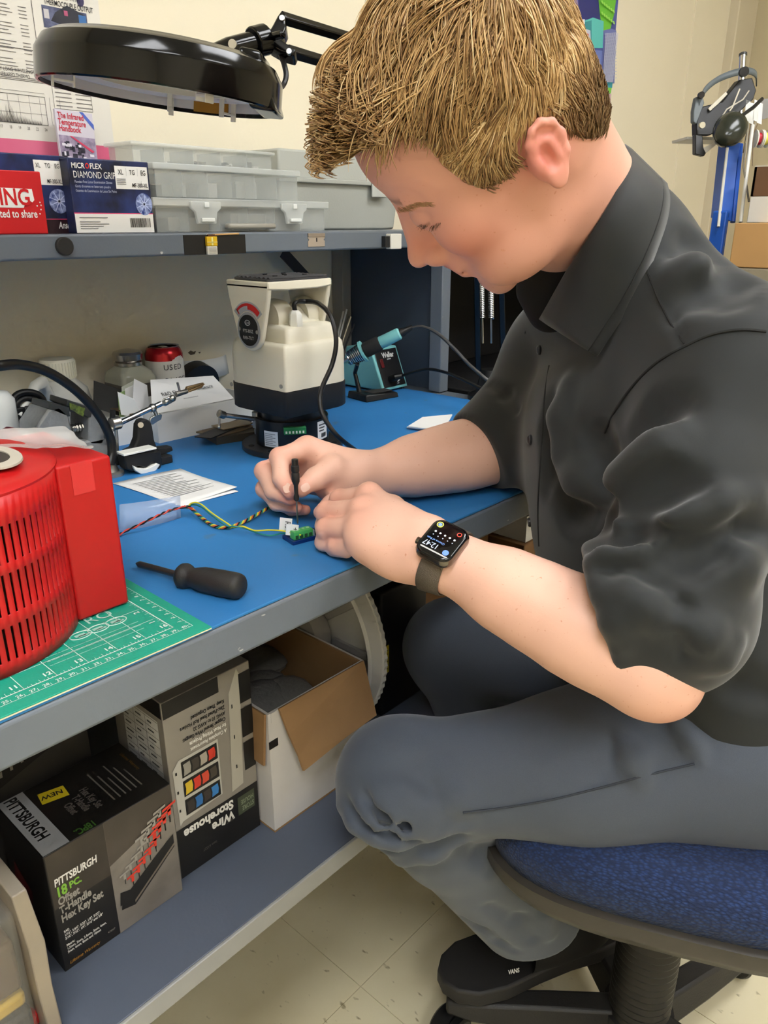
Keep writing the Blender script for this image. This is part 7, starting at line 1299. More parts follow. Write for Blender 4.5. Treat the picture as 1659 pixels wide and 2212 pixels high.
folds(SH, SHB, [
    ([(1313, 1066), (1340, 1035), (1387, 993), (1430, 955), (1462, 930)], 0.012, 0.022, 'u'), ([(1335, 985), (1370, 940), (1420, 895), (1470, 870)], 0.010, 0.025, 's'),
    ([(1300, 1119), (1330, 1128), (1362, 1132), (1420, 1122), (1484, 1105), (1560, 1088), (1640, 1066)], 0.013, 0.014, 'u'), ([(1320, 1098), (1380, 1075), (1440, 1050), (1500, 1040)], 0.012, 0.022, 's'),
    ([(1284, 1215), (1304, 1207), (1345, 1194), (1387, 1178), (1460, 1158), (1533, 1139)], 0.012, 0.014, 'u'), ([(1310, 1165), (1360, 1155), (1420, 1150)], 0.010, 0.018, 's'),
    ([(1300, 1240), (1335, 1258), (1370, 1276), (1411, 1295), (1460, 1325), (1504, 1366)], 0.010, 0.014, 's'), ([(1290, 1262), (1350, 1290), (1400, 1318), (1450, 1350)], 0.010, 0.02, 'u'),
    ([(1284, 1300), (1300, 1330), (1318, 1360), (1330, 1386)], 0.007, 0.012, 's'), ([(1300, 1296), (1330, 1345), (1350, 1390)], 0.008, 0.016, 'u'), ([(1470, 1372), (1500, 1400), (1535, 1420)], 0.009, 0.014, 's'), ([(1490, 1352), (1530, 1380), (1575, 1385)], 0.011, 0.018, 'u'), ([(1520, 1440), (1560, 1420), (1590, 1390)], 0.009, 0.016, 'u'),
    ([(1302, 925), (1306, 980), (1312, 1040), (1310, 1080), (1304, 1115), (1296, 1180)], 0.010, 0.016, 's'),
    ([(1262, 925), (1280, 950), (1299, 978)], 0.010, 0.02, 's'), ([(1195, 1030), (1225, 1060), (1255, 1085), (1283, 1102)], 0.011, 0.022, 's'), ([(1200, 1075), (1230, 1110), (1270, 1140)], 0.009, 0.02, 's'), ([(1210, 1000), (1245, 1040), (1285, 1070)], 0.010, 0.025, 'u'),
    ([(1190, 860), (1180, 930), (1185, 1000), (1178, 1060)], 0.007, 0.018, 's'), ([(1225, 830), (1205, 900), (1205, 980)], 0.007, 0.02, 'u'),
    ([(1410, 640), (1450, 690), (1478, 742)], 0.003, 0.006, 's'), ([(1460, 545), (1500, 520), (1530, 530)], 0.006, 0.025, 's'), ([(1450, 600), (1500, 585), (1545, 600)], 0.006, 0.03, 'u'), ([(1470, 655), (1530, 630), (1560, 650)], 0.008, 0.025, 's'), ([(1560, 560), (1590, 600), (1600, 640)], 0.007, 0.025, 's'),
    ([(1560, 1180), (1610, 1160), (1655, 1150)], 0.010, 0.022, 's'), ([(1540, 1230), (1600, 1220), (1655, 1200)], 0.010, 0.025, 'u'), ([(1420, 1230), (1480, 1200), (1540, 1190)], 0.009, 0.025, 's'),
    ([(1560, 1450), (1600, 1480), (1650, 1500)], 0.010, 0.025, 's'), ([(1060, 830), (1090, 850), (1115, 885)], 0.006, 0.012, 's')])
# trousers
TRS = SDF(); sh_ = AL - KL; bk = nrm(np.cross(sh_, NA((0.67, -0.74, 0)))); rt = NA(CR)
TRS.cap(PV + NA((0, 0, 0.0)), PV - NA((0, 0, 0.03)), 0.15, 0.14, 0.05)
TRS.cap(HIL, HIL + (KL - HIL) * 0.5 + NA((0, 0, 0.006)), 0.086, 0.0735, 0.06); TRS.cap(HIL + (KL - HIL) * 0.5 + NA((0, 0, 0.006)), KL, 0.0735, 0.058, 0.04); TRS.ell(KL, (0.0615,) * 3, None, 0.03)
LGS = SDF(); LGS.cap(KL, KL + sh_ * 0.35, 0.056, 0.056, 0.03); LGS.cap(KL + sh_ * 0.3, AL + sh_ * 0.12, 0.056, 0.050, 0.02); LGS.cap(KL + sh_ * 0.15 + rt * 0.040, AL + rt * 0.040 + sh_ * 0.10, 0.050, 0.048, 0.03)
LGS.cut(AL + sh_ * 0.085, nrm(sh_ + NA((-0.05, 0.03, 0))), 0.006); TRS.sub(LGS, 0.03)
TRS.cap(HIR, KR, 0.098, 0.066, 0.06); TRS.cap(KR, AR, 0.060, 0.050, 0.03)
TRB = SDF(); TRB.P = list(TRS.P)
folds(TRS, TRB, [
    ([(735, 1745), (770, 1778), (814, 1801), (860, 1815), (905, 1818)], 0.010, 0.016, 'u'), ([(772, 1735), (800, 1758), (832, 1773), (880, 1785), (930, 1790), (1000, 1789)], 0.010, 0.016, 'u'), ([(748, 1732), (790, 1772), (840, 1793), (900, 1803)], 0.0032, 0.014, 's'),
    ([(814, 1700), (836, 1728), (863, 1748), (905, 1765), (954, 1776)], 0.009, 0.018, 'u'), ([(795, 1725), (830, 1757), (880, 1773), (940, 1783)], 0.0032, 0.014, 's'), ([(857, 1690), (885, 1722), (918, 1741), (980, 1755)], 0.006, 0.018, 'u'), ([(952, 1675), (985, 1720), (1015, 1742)], 0.008, 0.02, 'u'),
    ([(815, 1815), (870, 1850), (930, 1845), (990, 1820)], 0.008, 0.018, 'u'), ([(790, 1810), (850, 1832), (920, 1828), (990, 1805)], 0.004, 0.014, 's'), ([(1000, 1830), (1040, 1850), (1060, 1880)], 0.008, 0.018, 's'),
    ([(1325, 1600), (1345, 1640), (1368, 1682)], 0.006, 0.016, 's'), ([(1350, 1600), (1370, 1640), (1385, 1680)], 0.008, 0.022, 'u'), ([(1429, 1520), (1455, 1560), (1480, 1600), (1502, 1642)], 0.007, 0.010, 's'), ([(1445, 1515), (1475, 1565), (1498, 1605), (1512, 1640)], 0.009, 0.012, 'u'),
    ([(1000, 1985), (1040, 2010), (1080, 2040), (1110, 2055)], 0.004, 0.014, 's'), ([(1060, 1960), (1120, 1990), (1150, 2030)], 0.004, 0.018, 's'), ([(1140, 1930), (1180, 1975), (1190, 2020)], 0.004, 0.018, 'u')])
shv, shf = SH.mesh(0.0032, (0.42, -0.10, 0.40), (1.25, 0.80, 1.25)); shirt, shv = np_mesh('shirt', shv, shf, m_shirt, person, relax=2)
trv, trf = TRS.mesh(0.0036, (0.36, -0.10, 0.08), (1.25, 0.75, 0.80)); trous, trv = np_mesh('trousers', trv, trf, m_trous, person, relax=2)
# collar leaf: top fold line round the neck and its lower edge on the shoulder and chest
SKS = SDF(); SKS.P = list(SK.P)
def ray_pt(px, py, d): return PX(px, py, d)
def surf(px, py, S, lift, dflt): h_ = S.hit(px, py); h_ = PX(px, py, dflt) if h_ is None else h_; return h_ - nrm(h_ - CC) * lift
tops = [(1352, 312, None), (1356, 340, None), (1345, 385, None), (1318, 440, None), (1282, 500, None), (1245, 558, None), (1205, 622, None), (1166, 690, None)]
lows = [(1440, 398), (1446, 430), (1440, 475), (1422, 530), (1400, 585), (1368, 648), (1330, 710), (1290, 770)]
TP, LP_ = [], []
for (x, y, _) in tops: TP.append(surf(x, y, SK, 0.006, 0.78))
for (x, y) in lows: LP_.append(surf(x, y, SHB, 0.006, 0.70))
# keep the fold line smooth in depth
dT = np.polyfit(range(len(TP)), [np.linalg.norm(p - CC) for p in TP], 2); dL = np.polyfit(range(len(LP_)), [np.linalg.norm(p - CC) for p in LP_], 2)
for i in range(len(TP)): TP[i] = CC + nrm(TP[i] - CC) * np.polyval(dT, i); LP_[i] = CC + nrm(LP_[i] - CC) * np.polyval(dL, i)
b = MB(); R_ = 7; G = []
TPb = bez([Vector(p) for p in TP], 5); LPb = bez([Vector(p) for p in LP_], 5)
for i in range(len(TPb)):
    row = []
    for j in range(R_ + 1):
        s = j / R_; p = TPb[i].lerp(LPb[i], s); nrm_ = (Vector(CC) - p).normalized(); row.append(p + nrm_ * 0.010 * math.sin(PI * min(1, s * 1.0)) ** 0.8)
    G.append(row)
for i in range(len(G) - 1):
    for j in range(R_): b.quad(G[i][j], G[i + 1][j], G[i + 1][j + 1], G[i][j + 1])
# inner stand: from the fold line down inside towards the neck base
for i in range(len(TPb) - 1):
    away = lambda p: p + (Vector(NB) - p).normalized() * 0.045; b.quad(TPb[i], TPb[i + 1], away(TPb[i + 1]), away(TPb[i]))
collar = b.build('collar', m_shirt, person, smooth=True, solid=0.0022, angle=180)
ct = MB().tube([G[i][R_ - 1] + (Vector(CC) - G[i][R_ - 1]).normalized() * 0.002 for i in range(len(G))], 0.0006, 5).build('stitching', C(30, 31, 31, 0.8), person, smooth=True)
def seam(px, S, r, mat, nm='seam', lift=0.0010): P = [Vector(q) for q in S.hits(px) if q is not None]; return MB().tube([p + (Vector(CC) - p).normalized() * lift for p in bez(P, 6)], r, 5).build(nm, mat, person, smooth=True)
m_seam = C(28, 29, 29, 0.85)
seam([(1398, 585), (1420, 640), (1450, 700), (1478, 742)], SH, 0.0010, m_seam); seam([(1655, 716), (1600, 712), (1540, 722), (1480, 748), (1420, 782), (1370, 830), (1330, 885), (1306, 935)], SH, 0.0013, m_seam)
seam([(1186, 790), (1176, 860), (1172, 940), (1166, 1020), (1162, 1100), (1164, 1180)], SH, 0.0009, m_seam)
for (x, y) in ((1166, 756), (1146, 950), (1137, 1128)):
    h_ = SH.hit(x, y)
    while h_ is None: x += 4; h_ = SH.hit(x, y)
    n_ = Vector(SH.grad(h_)); h_ = Vector(h_); MB().tube([h_ - n_ * 0.001, h_ + n_ * 0.0016, h_ + n_ * 0.0022], [0.0058, 0.0058, 0.0048], 18).build('button', C(38, 38, 40, 0.35), person, smooth=True)
    u_ = n_.orthogonal().normalized(); MB().tube([h_ + n_ * 0.0024 + (u_ * math.cos(a) + n_.cross(u_) * math.sin(a)) * 0.0044 for a in np.linspace(0, 2 * PI, 21)], 0.0006, 5).build('button_rim', C(90, 90, 92, 0.3), person, smooth=True)
m_ts = C(52, 57, 66, 0.85)
seam([(1500, 1650), (1440, 1664), (1370, 1682), (1280, 1706), (1180, 1730), (1080, 1746), (1000, 1756)], TRS, 0.0011, m_ts)
# black undershirt at the throat
US = SDF(); US.cap(PX(1165, 625, 0.80), PX(1190, 665, 0.82), 0.024, 0.026, 0.03); US.cap(NB + FWD * 0.02, NB - SPN * 0.03 + FWD * 0.01, 0.058, 0.060, 0.03)
uv, uf = US.mesh(0.004, NB - 0.25, NB + 0.25); np_mesh('undershirt', uv, uf, C(12, 12, 13, 0.85), person, relax=1)
# shoes
m_shoe = M('shoe_black_canvas', (15, 15, 16), 0.85, bump=(1500, 0.3, 0.0005)); m_sole = M('shoe_sole_black', (34, 33, 33), 0.6)
toe, heel = NA((0.626, 0.462, 0.085)), NA((0.862, 0.328, 0.085)); fdir = nrm(toe - heel); sd_ = NA((-fdir[1], fdir[0], 0)); Ls = np.linalg.norm(toe - heel)
def fp(s, w, z): return heel + fdir * (s * Ls) + sd_ * w + NA((0, 0, z))
prof = [(0.0, 0.0), (0.0, 0.022), (0.03, 0.034), (0.12, 0.037), (0.3, 0.036), (0.5, 0.040), (0.7, 0.047), (0.85, 0.044), (0.95, 0.030), (1.0, 0.010)]
out_ = [fp(s, w, 0) for s, w in prof] + [fp(s, -w, 0) for s, w in prof[::-1][:-1]]
so_ = MB().prism([Vector(p) for p in out_], (0, 0, 0.026)).build('shoe_sole', m_sole, person, bevel=0.004, seg=3)
SO = SDF(); SO.ell(fp(0.82, 0, 0.030), (0.062, 0.041, 0.030), np.stack([fdir, sd_, NA((0, 0, 1))], 1), 0.02); SO.ell(fp(0.55, 0, 0.040), (0.085, 0.040, 0.040), np.stack([fdir, sd_, NA((0, 0, 1))], 1), 0.04); SO.ell(fp(0.22, 0, 0.045), (0.068, 0.034, 0.050), np.stack([fdir, sd_, NA((0, 0, 1))], 1), 0.04); SO.cap(fp(0.20, 0, 0.06), fp(0.24, 0, 0.125), 0.036, 0.038, 0.03); SO.cap(fp(0.36, 0, 0.07), AL + sh_ * 0.06, 0.036, 0.040, 0.03)
sv, sf = SO.mesh(0.0032, heel - 0.15, toe + NA((0.25, 0.15, 0.3))); np_mesh('shoe', sv, sf, m_shoe, person, relax=2)
for k in range(3):
    c0 = Vector(fp(0.60 + 0.05 * k, -0.012 + 0.004 * k, 0.083 - 0.005 * k)); MB().tube([c0 + Vector(sd_) * 0.022 * math.cos(a) + Vector((0, 0, 0.010 * math.sin(a))) + Vector(fdir) * 0.006 * math.sin(2 * a) for a in np.linspace(0, PI * 1.9, 16)], 0.0024, 6).build('lace', C(16, 16, 17, 0.9), person, smooth=True)
h_ = SO.hit(1108, 2098, 0.5, 1.8); h_ = fp(0.5, -0.04, 0.05) if h_ is None else h_; n_ = Vector(SO.grad(h_)); fv = F(Vector(h_) + n_ * 0.001, Vector(CR) - n_ * Vector(CR).dot(n_), n_.cross(Vector(CR) - n_ * Vector(CR).dot(n_))); text('VANS', fv, -0.008, -0.002, 0.0085, C(200, 200, 200, 0.6), person, xs=0.8, bold=0.03, name='shoe_tag')
RT_ = PX(1230, 2010, 1.36); SR = SDF(); SR.cap(AR + NA((0, 0, -0.02)), RT_, 0.038, 0.036, 0.02); v_, f_ = SR.mesh(0.005, np.minimum(AR, RT_) - 0.1, np.maximum(AR, RT_) + 0.1); np_mesh('shoe', v_, f_, m_shoe, person)
# ------------------------------------------------------------------ hair: a close shell and combed locks
_l = (skv - HC) @ HR * 1000.0; ay = np.abs(_l[:, 1]); X, Z = _l[:, 0], _l[:, 2]
inhead = (np.linalg.norm(_l - NA((0, 0, 30)), axis=1) < 135)
XF = lambda z: np.interp(z, [6.5, 25, 49, 67, 82, 87, 90], [30, 39, 42.5, 41, 40, 52, 125])
zb = np.interp(X, [-110, -54, -42, -37, -34, -24, -13, -1, 15, 30], [-30, -37, -16, 4, 30, 34, 33, 21, 10, 7])
hm = inhead & (((X <= 30) & (Z > zb)) | ((X > 30) & (Z > 7) & (X < XF(Z)))) & ~((ay > 78) & (Z < 33) & (X > -48)) & ~((ay < 45) & (X > 0) & (Z < 60))
# soft weight by spreading over neighbours
e_ = np.vstack([skf[:, [0, 1]], skf[:, [1, 2]], skf[:, [2, 3]], skf[:, [3, 0]]]); e_ = np.vstack([e_, e_[:, ::-1]]); deg_ = np.maximum(1, np.bincount(e_[:, 0], minlength=len(skv)))
wgt = hm.astype(float)
for _ in range(10): wgt = 0.5 * wgt + 0.5 * np.bincount(e_[:, 0], weights=wgt[e_[:, 1]], minlength=len(skv)) / deg_
HD = SDF(); nh = next(i for i, q in enumerate(SK.P) if q[0] == 'ell' and np.allclose(q[3]['r'], NA((7, 3.8, 8)) * 0.001)); HD.P = [q for q in SK.P[:3]]
def hgrad(p):
    g = np.zeros_like(p); e = 0.002
    for a in range(3): o = np.zeros(3); o[a] = e; g[:, a] = HD.ev(p + o) - HD.ev(p - o)
    return g / np.maximum(1e-9, np.linalg.norm(g, axis=1))[:, None]
vi = np.where(wgt > 0.02)[0]; rem = -np.ones(len(skv), int); rem[vi] = np.arange(len(vi)); ff = skf[(rem[skf] >= 0).all(1)]; sv_ = skv[vi]; gn = hgrad(sv_)
lz = (sv_ - HC) @ HR * 1000.0
thick = (0.0165 * np.clip((lz[:, 2] - 30) / 60, 0.30, 1.0) + 0.012 * np.clip((lz[:, 0] - 30) / 40, 0, 1) * np.clip((lz[:, 2] - 70) / 25, 0, 1)) * 0.62 * np.clip(1.25 + lz[:, 0] / 110, 0.5, 1.0)
shell = sv_ + gn * ((thick * np.clip(wgt[vi] * 1.4 - 0.25, -0.06, 1))[:, None])
rng = np.random.RandomState(4)
NS = 15000; ci = np.where(hm)[0]; roots = skv[rng.choice(ci, NS)]; gr = hgrad(roots); lr = (roots - HC) @ HR * 1000.0
topw = np.clip((lr[:, 2] - 62) / 40, 0, 1); frontw = np.clip((lr[:, 0] - 28) / 40, 0, 1) * topw; backw = np.clip((-lr[:, 0] - 15) / 40, 0, 1); sg_ = np.where(lr[:, 1] >= 0, 1.0, -1.0)
fl = np.stack([np.clip((lr[:, 2] - 12) / 34, 0.12, 1.0), 0.0 * sg_, -np.clip(1.25 - (lr[:, 2] - 10) / 50, 0.35, 1.0)], 1) * (1 - topw)[:, None] + np.stack([1.0 + 0 * topw, 0.30 * sg_ + 0.25, -0.10 + 0 * topw], 1) * topw[:, None]
fl = fl * (1 - backw * (1 - topw * 0.5))[:, None] + np.stack([0.12 + 0 * backw, 0.10 * sg_, -1.0 + 0 * backw], 1) * (backw * (1 - topw * 0.5))[:, None]
# locks: neighbours share a turn and a lift
cell = np.floor(lr / 11.0).astype(int); key = (cell[:, 0] * 73856093) ^ (cell[:, 1] * 19349663) ^ (cell[:, 2] * 83492791); r1 = ((key * 2654435761 % 4294967296) / 4294967296.0); r2 = ((key * 40503 % 65536) / 65536.0)
turn = (r1 - 0.5) * 1.0 + rng.randn(NS) * 0.16
fl = fl / np.linalg.norm(fl, axis=1)[:, None]; flw = fl @ HR.T
flw = flw - gr * np.sum(flw * gr, 1)[:, None]; flw /= np.maximum(1e-6, np.linalg.norm(flw, axis=1))[:, None]; bi_ = np.cross(gr, flw)
flw = flw * np.cos(turn)[:, None] + bi_ * np.sin(turn)[:, None]
ln = (0.022 + 0.030 * topw + 0.004 * frontw) * (1 - 0.35 * backw * (lr[:, 2] < 20)) * (0.8 + 0.4 * rng.rand(NS)); ln *= np.where((lr[:, 2] < 20) & (lr[:, 0] > 0), 0.6, 1.0); ln *= np.where((topw < 0.6) & (lr[:, 0] > 0), np.clip((XF(lr[:, 2]) - lr[:, 0]) / 26, 0.35, 1.0), 1.0); ln *= np.where((lr[:, 2] < -8) & (lr[:, 0] < 0), 0.5, 1.0)
th_root = 0.0165 * np.clip((lr[:, 2] - 30) / 60, 0.30, 1.0) + 0.012 * frontw; th_root = th_root * np.clip(1.25 + lr[:, 0] / 110, 0.5, 1.0)
NP = 8; pts = np.zeros((NS, NP, 3)); p = roots + gr * (th_root * (0.50 + 0.6 * rng.rand(NS)) * np.where(frontw > 0.3, 1.0, 1.0))[:, None] ; d = flw.copy(); pts[:, 0] = p - flw * 0.004
for k in range(1, NP):
    g = hgrad(p); s = k / (NP - 1); lift = np.where(frontw > 0.25, 0.9 * (1 - 1.3 * s), 0.30 * (1 - 2.0 * s)) + (r2 - 0.5) * 0.3
    dt = d - g * np.sum(d * g, 1)[:, None]; dt /= np.maximum(1e-6, np.linalg.norm(dt, axis=1))[:, None]; dd_ = dt + g * lift[:, None]
    dd_ += 0.25 * (r1 - 0.5)[:, None] * np.cross(g, dt) * s * 2; dd_ += (HR @ NA((0.35, 0.15, -0.15)))[None] * (frontw * s)[:, None]; dd_ /= np.linalg.norm(dd_, axis=1)[:, None]
    p = p + dd_ * (ln / (NP - 1))[:, None]; dv = HD.ev(p); mn = 0.002 + th_root * 0.55; p = p + hgrad(p) * np.maximum(0, mn - dv)[:, None]; d = dt
    q_l = (p - HC) @ HR * 1000.0; ayq = np.abs(q_l[:, 1]); zfl = np.interp(ayq, [0, 58, 66, 75], [88, 87, 80, 60]) + 6 * (r2 - 0.5); isf = (topw > 0.15) & (q_l[:, 0] > 42); q_l[:, 2] = np.where(isf, np.maximum(q_l[:, 2], zfl), q_l[:, 2])
    xmx = XF(q_l[:, 2]) + 2; iss = (topw <= 0.15) & (q_l[:, 0] > xmx); q_l[:, 0] = np.where(iss, xmx, q_l[:, 0]); p = HC + (q_l * 0.001) @ HR.T; pts[:, k] = p
qf = np.where(frontw > 0.40)[0]; H_ = 0.015 + 0.016 * rng.rand(len(qf)); sw_ = (r1[qf] - 0.3) * 0.044
for k in range(NP):
    s = k / (NP - 1); pts[qf, k] = roots[qf] + gr[qf] * (H_ * math.sin(s * PI * 0.62) + 0.002)[:, None] + HF[None] * (0.009 * math.sin(s * PI) + 0.004 * s * s) + HL_[None] * (sw_ * s + 0.012 * s)[:, None] - HU[None] * (0.004 * s ** 3)
T_ = np.gradient(pts, axis=1); T_ /= np.maximum(1e-9, np.linalg.norm(T_, axis=2))[..., None]; nrm0 = gr[:, None, :] - T_ * np.sum(T_ * gr[:, None, :], 2)[..., None]; nrm0 /= np.maximum(1e-9, np.linalg.norm(nrm0, axis=2))[..., None]; bn = np.cross(T_, nrm0)
rad = 0.00046 * NA([0.9, 1.0, 1.0, 1.0, 0.9, 0.75, 0.55, 0.15])[None, :, None]
hv = np.stack([pts + (nrm0 * math.cos(a) + bn * 1.5 * math.sin(a)) * rad for a in (PI / 2, PI * 7 / 6, PI * 11 / 6)], 2).reshape(-1, 3)
ii = np.arange(NS)[:, None, None] * NP * 3 + np.arange(NP - 1)[None, :, None] * 3; kk = np.arange(3)[None, None, :]; k2 = (kk + 1) % 3
hf = np.stack([ii + kk, ii + k2, ii + 3 + k2, ii + 3 + kk], -1).reshape(-1, 4)
pal = NA([lin(c)[:3] for c in ((210, 174, 120), (190, 152, 100), (166, 128, 82), (140, 106, 68), (230, 200, 150))]); pc_ = rng.choice(5, NS, p=[0.27, 0.30, 0.22, 0.11, 0.10]); cs_ = pal[pc_]
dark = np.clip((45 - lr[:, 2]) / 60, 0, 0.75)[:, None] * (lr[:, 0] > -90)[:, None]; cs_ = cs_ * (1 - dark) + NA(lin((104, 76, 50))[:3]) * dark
hc_ = np.repeat(cs_, NP * 3, axis=0)
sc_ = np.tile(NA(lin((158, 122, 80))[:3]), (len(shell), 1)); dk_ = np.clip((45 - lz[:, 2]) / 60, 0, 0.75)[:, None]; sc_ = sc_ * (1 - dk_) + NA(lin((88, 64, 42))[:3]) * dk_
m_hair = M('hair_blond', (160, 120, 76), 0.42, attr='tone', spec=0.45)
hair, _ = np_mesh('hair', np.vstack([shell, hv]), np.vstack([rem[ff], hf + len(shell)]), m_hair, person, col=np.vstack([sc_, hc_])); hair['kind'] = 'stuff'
# ------------------------------------------------------------------ watch and small screwdriver
wc = SK.hit(956, 1181); wn = Vector(SK.grad(wc)); wc = Vector(wc); wx = Vector(fdL); 
wn = (wn * 0.6 + (Vector(CC) - wc).normalized() * 0.25 + Vector((0, 0, 0.5))).normalized(); wx = (wx - wn * wx.dot(wn)).normalized(); wy = wn.cross(wx)      # wx towards the hand, wy the dial's up
wt = thing('wristwatch', 'square steel smartwatch with mesh band on the near wrist', 'watch', wc); RW3 = Matrix((wx, wy, wn)).transposed()
def wl(x, y, z): return RW3 @ Vector((x, y, z))
def rr2(hw, hh, r, z, n=7):
    out = []
    for (cx_, cy_, a0) in ((hw - r, hh - r, 0), (-hw + r, hh - r, PI / 2), (-hw + r, -hh + r, PI), (hw - r, -hh + r, 1.5 * PI)):
        for k in range(n): a = a0 + PI / 2 * k / (n - 1); out.append(wl(cx_ + r * math.cos(a), cy_ + r * math.sin(a), z))
    return out
m_wst = M('watch_steel', (120, 114, 106), 0.22, 1.0)
loft([rr2(0.0165, 0.0195, 0.007, -0.002), rr2(0.0188, 0.0218, 0.009, 0.002), rr2(0.0190, 0.0220, 0.0095, 0.006), rr2(0.0180, 0.0210, 0.009, 0.0092)], 'case', m_wst, wt, angle=60)
wgl = loft([rr2(0.0178, 0.0208, 0.009, 0.0090), rr2(0.0172, 0.0202, 0.0088, 0.0104), rr2(0.0150, 0.0180, 0.007, 0.0112)], 'glass', M('watch_glass', (8, 9, 12), 0.06, spec=0.6), wt, angle=70)
MB().tube([wl(0.0185, 0.009, 0.005), wl(0.0215, 0.009, 0.005)], 0.0035, 16).build('crown', m_wst, wt, smooth=True)
fw_ = F(wl(0, 0, 0.01135), wx, wy); scr = lambda c, e=0.8: M('screen_%d_%d_%d' % c, c, 0.5, emit=(c, e))
text('12:47', fw_, 0.0135, 0.0075, 0.0082, scr((190, 205, 235)), wgl, w=0.0002, align='RIGHT', xs=0.85); text('Chance of Rain', fw_, 0.0135, 0.0035, 0.0030, scr((120, 160, 230)), wgl, w=0.0002, align='RIGHT')
def dot(nm, x, y, r, c, ring=0.0):
    P = [wl(x + r * math.cos(a), y + r * math.sin(a), 0.0115) for a in np.linspace(0, 2 * PI, 21)]
    if ring: MB().tube(P, ring, 5).build(nm, scr(c), wgl)
    else: MB().quad(*P[:-1]).build(nm, scr(c), wgl)
dot('dial_spot', -0.0105, 0.0115, 0.0030, (96, 130, 220)); dot('dial_ring', 0.0105, -0.0130, 0.0028, (190, 190, 90), 0.0005); dot('dial_spot', 0.0105, -0.0130, 0.0018, (120, 150, 220)); dot('dial_ring', -0.0105, -0.0120, 0.0020, (200, 70, 60), 0.0004)
for k in range(5): dot('dial_spot', 0.0100 - 0.0050 * k, -0.0045, 0.0010, (220, 224, 232)); dot('dial_spot', 0.0100 - 0.0050 * k, -0.0005, 0.0006, (150, 160, 180))
prints('sheen', fw_, [((-0.014, 0.0165), (0.013, 0.0165), (0.0135, 0.0150), (-0.0145, 0.0150))], M('painted_sheen', (190, 190, 190), 0.3), wt, 0.0002)  # pale strip painted on the glass as a sheen
# mesh band that follows the wrist
ax0 = Vector(LE + (LW - LE) * ((NA(wc) - LE) @ (LW - LE) / ((LW - LE) @ (LW - LE)))); b = MB(); n = 44; rows_ = []
wnp = NA((wn - wx * wn.dot(wx)).normalized()); aa = np.linspace(0, 2 * PI, n, endpoint=False); U_ = wnp[None] * np.cos(aa)[:, None] + NA(wy)[None] * np.sin(aa)[:, None]
for s in (-0.0105, -0.0095, 0.0095, 0.0105):
    o_ = NA(ax0 + wx * s); lo_t, hi_t = np.full(n, 0.005), np.full(n, 0.07)
    for _ in range(16):
        m_ = (lo_t + hi_t) / 2; ins_ = SK.ev(o_ + U_ * m_[:, None]) < 0; lo_t = np.where(ins_, m_, lo_t); hi_t = np.where(ins_, hi_t, m_)
    R_b = o_ + U_ * (lo_t + (0.0022 if abs(s) < 0.01 else 0.0014))[:, None] - NA(wc); rows_.append([Vector(q) for q in R_b])
for j in range(3):
    for k in range(n): b.quad(rows_[j][k], rows_[j][(k + 1) % n], rows_[j + 1][(k + 1) % n], rows_[j + 1][k])
m_band = M('mesh_band', (116, 108, 98), 0.45, 0.8, bump=(1100, 1.0, 0.0012)); b.build('band', m_band, wt, smooth=True, solid=0.0012, angle=60)
# small screwdriver held upright over the board
tip = gz(643, 1131, ZM + 0.0145); ms = thing('precision_screwdriver', 'tiny black precision screwdriver held upright between finger and thumb', 'screwdriver', tip); dz = gz(635, 988, tip.z + 0.074) - tip
dz = Vector((dz.x * 0.15, dz.y * 0.15, 0.074)); q3 = lambda s: dz * s
MB().tube([q3(0), q3(0.02), q3(0.42)], [0.0005, 0.0010, 0.0011], 10).build('shaft', M('sd_shaft', (160, 150, 136), 0.3, 0.9), ms, smooth=True)
MB().tube([q3(0.36), q3(0.38), q3(0.43), q3(0.47), q3(0.60), q3(0.66), q3(0.70), q3(0.78), q3(0.80), q3(0.82), q3(0.84), q3(0.90), q3(0.91), q3(0.995), q3(1.0)], [0.0018, 0.0030, 0.0030, 0.0022, 0.0024, 0.0042, 0.0044, 0.0044, 0.0037, 0.0044, 0.0044, 0.0044, 0.0036, 0.0036, 0.0030], 16).build('handle', M('sd_handle', (30, 29, 28), 0.5), ms, smooth=True, angle=35)
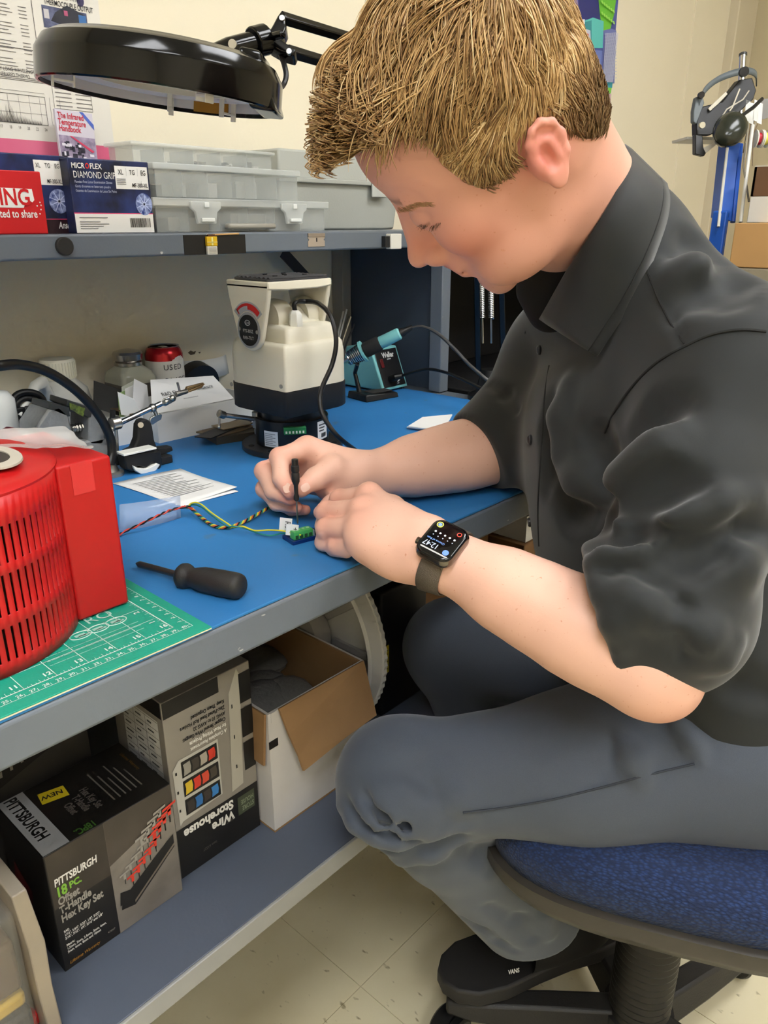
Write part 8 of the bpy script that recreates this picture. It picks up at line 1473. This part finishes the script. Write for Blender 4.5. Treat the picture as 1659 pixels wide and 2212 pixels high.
# fingernails
m_nail = M('nail', (236, 196, 178), 0.28, spec=0.5)
for (px, py, ux, uy, s) in ((620, 1054, 0.35, 0.95, 1.0), (660, 1053, -0.90, 0.42, 0.95)):
    h_ = SK.hit(px, py)
    if h_ is None: continue
    n_ = Vector(SK.grad(h_)); h_ = Vector(h_); d_ = Vector(CR) * ux - Vector(CU) * uy; d_ = (d_ - n_ * d_.dot(n_)).normalized(); s_ = n_.cross(d_)
    P = [h_ + d_ * 0.0062 * s * math.copysign(abs(math.cos(a)) ** 0.7, math.cos(a)) + s_ * 0.0046 * s * math.copysign(abs(math.sin(a)) ** 0.7, math.sin(a)) for a in np.linspace(0, 2 * PI, 20, endpoint=False)]
    b = MB(); c0 = h_ + n_ * 0.0009
    for k in range(20): b.quad(c0, P[k] - n_ * 0.0002, P[(k + 1) % 20] - n_ * 0.0002)
    b.build('fingernail', m_nail, person, smooth=True, angle=180)
# brows and lashes: short hairs set into the skin
def hairs(nm, path, dirs, ln, n, r, mat):
    b = MB(); rg = random.Random(3)
    pl = []
    for k in range(n):
        s = rg.random() * (len(path) - 1.001); i = int(s); f = s - i; pl.append((path[i][0] * (1 - f) + path[i + 1][0] * f + rg.uniform(-1.5, 1.5), path[i][1] * (1 - f) + path[i + 1][1] * f + rg.uniform(-4.5, 4.5) * (1 if nm == 'eyebrow' else 0.3)))
    for h_ in SK.hits(pl):
        if h_ is None: continue
        n_ = Vector(SK.grad(h_)); h_ = Vector(h_); d_ = Vector(CR) * (dirs[0] + rg.uniform(-0.25, 0.25)) - Vector(CU) * (dirs[1] + rg.uniform(-0.25, 0.25)); d_ = (d_ - n_ * d_.dot(n_) * 0.8).normalized(); L_ = ln * rg.uniform(0.7, 1.2)
        b.tube([h_ - n_ * 0.0005, h_ + d_ * L_ * 0.5 + n_ * 0.0007, h_ + d_ * L_ + n_ * 0.0006], [r, r * 0.8, r * 0.3], 4)
    o = b.build(nm, mat, person, smooth=True); o['kind'] = 'stuff'
hairs('eyebrow', [(856, 452), (872, 449), (892, 444), (912, 440), (930, 440)], (0.7, -0.35), 0.006, 170, 0.00024, C(170, 130, 94, 0.6))
hairs('eyelashes', [(908, 486), (922, 489), (938, 487), (952, 480)], (-0.45, 0.8), 0.0042, 30, 0.00018, C(110, 82, 64, 0.6))
finish_texts()
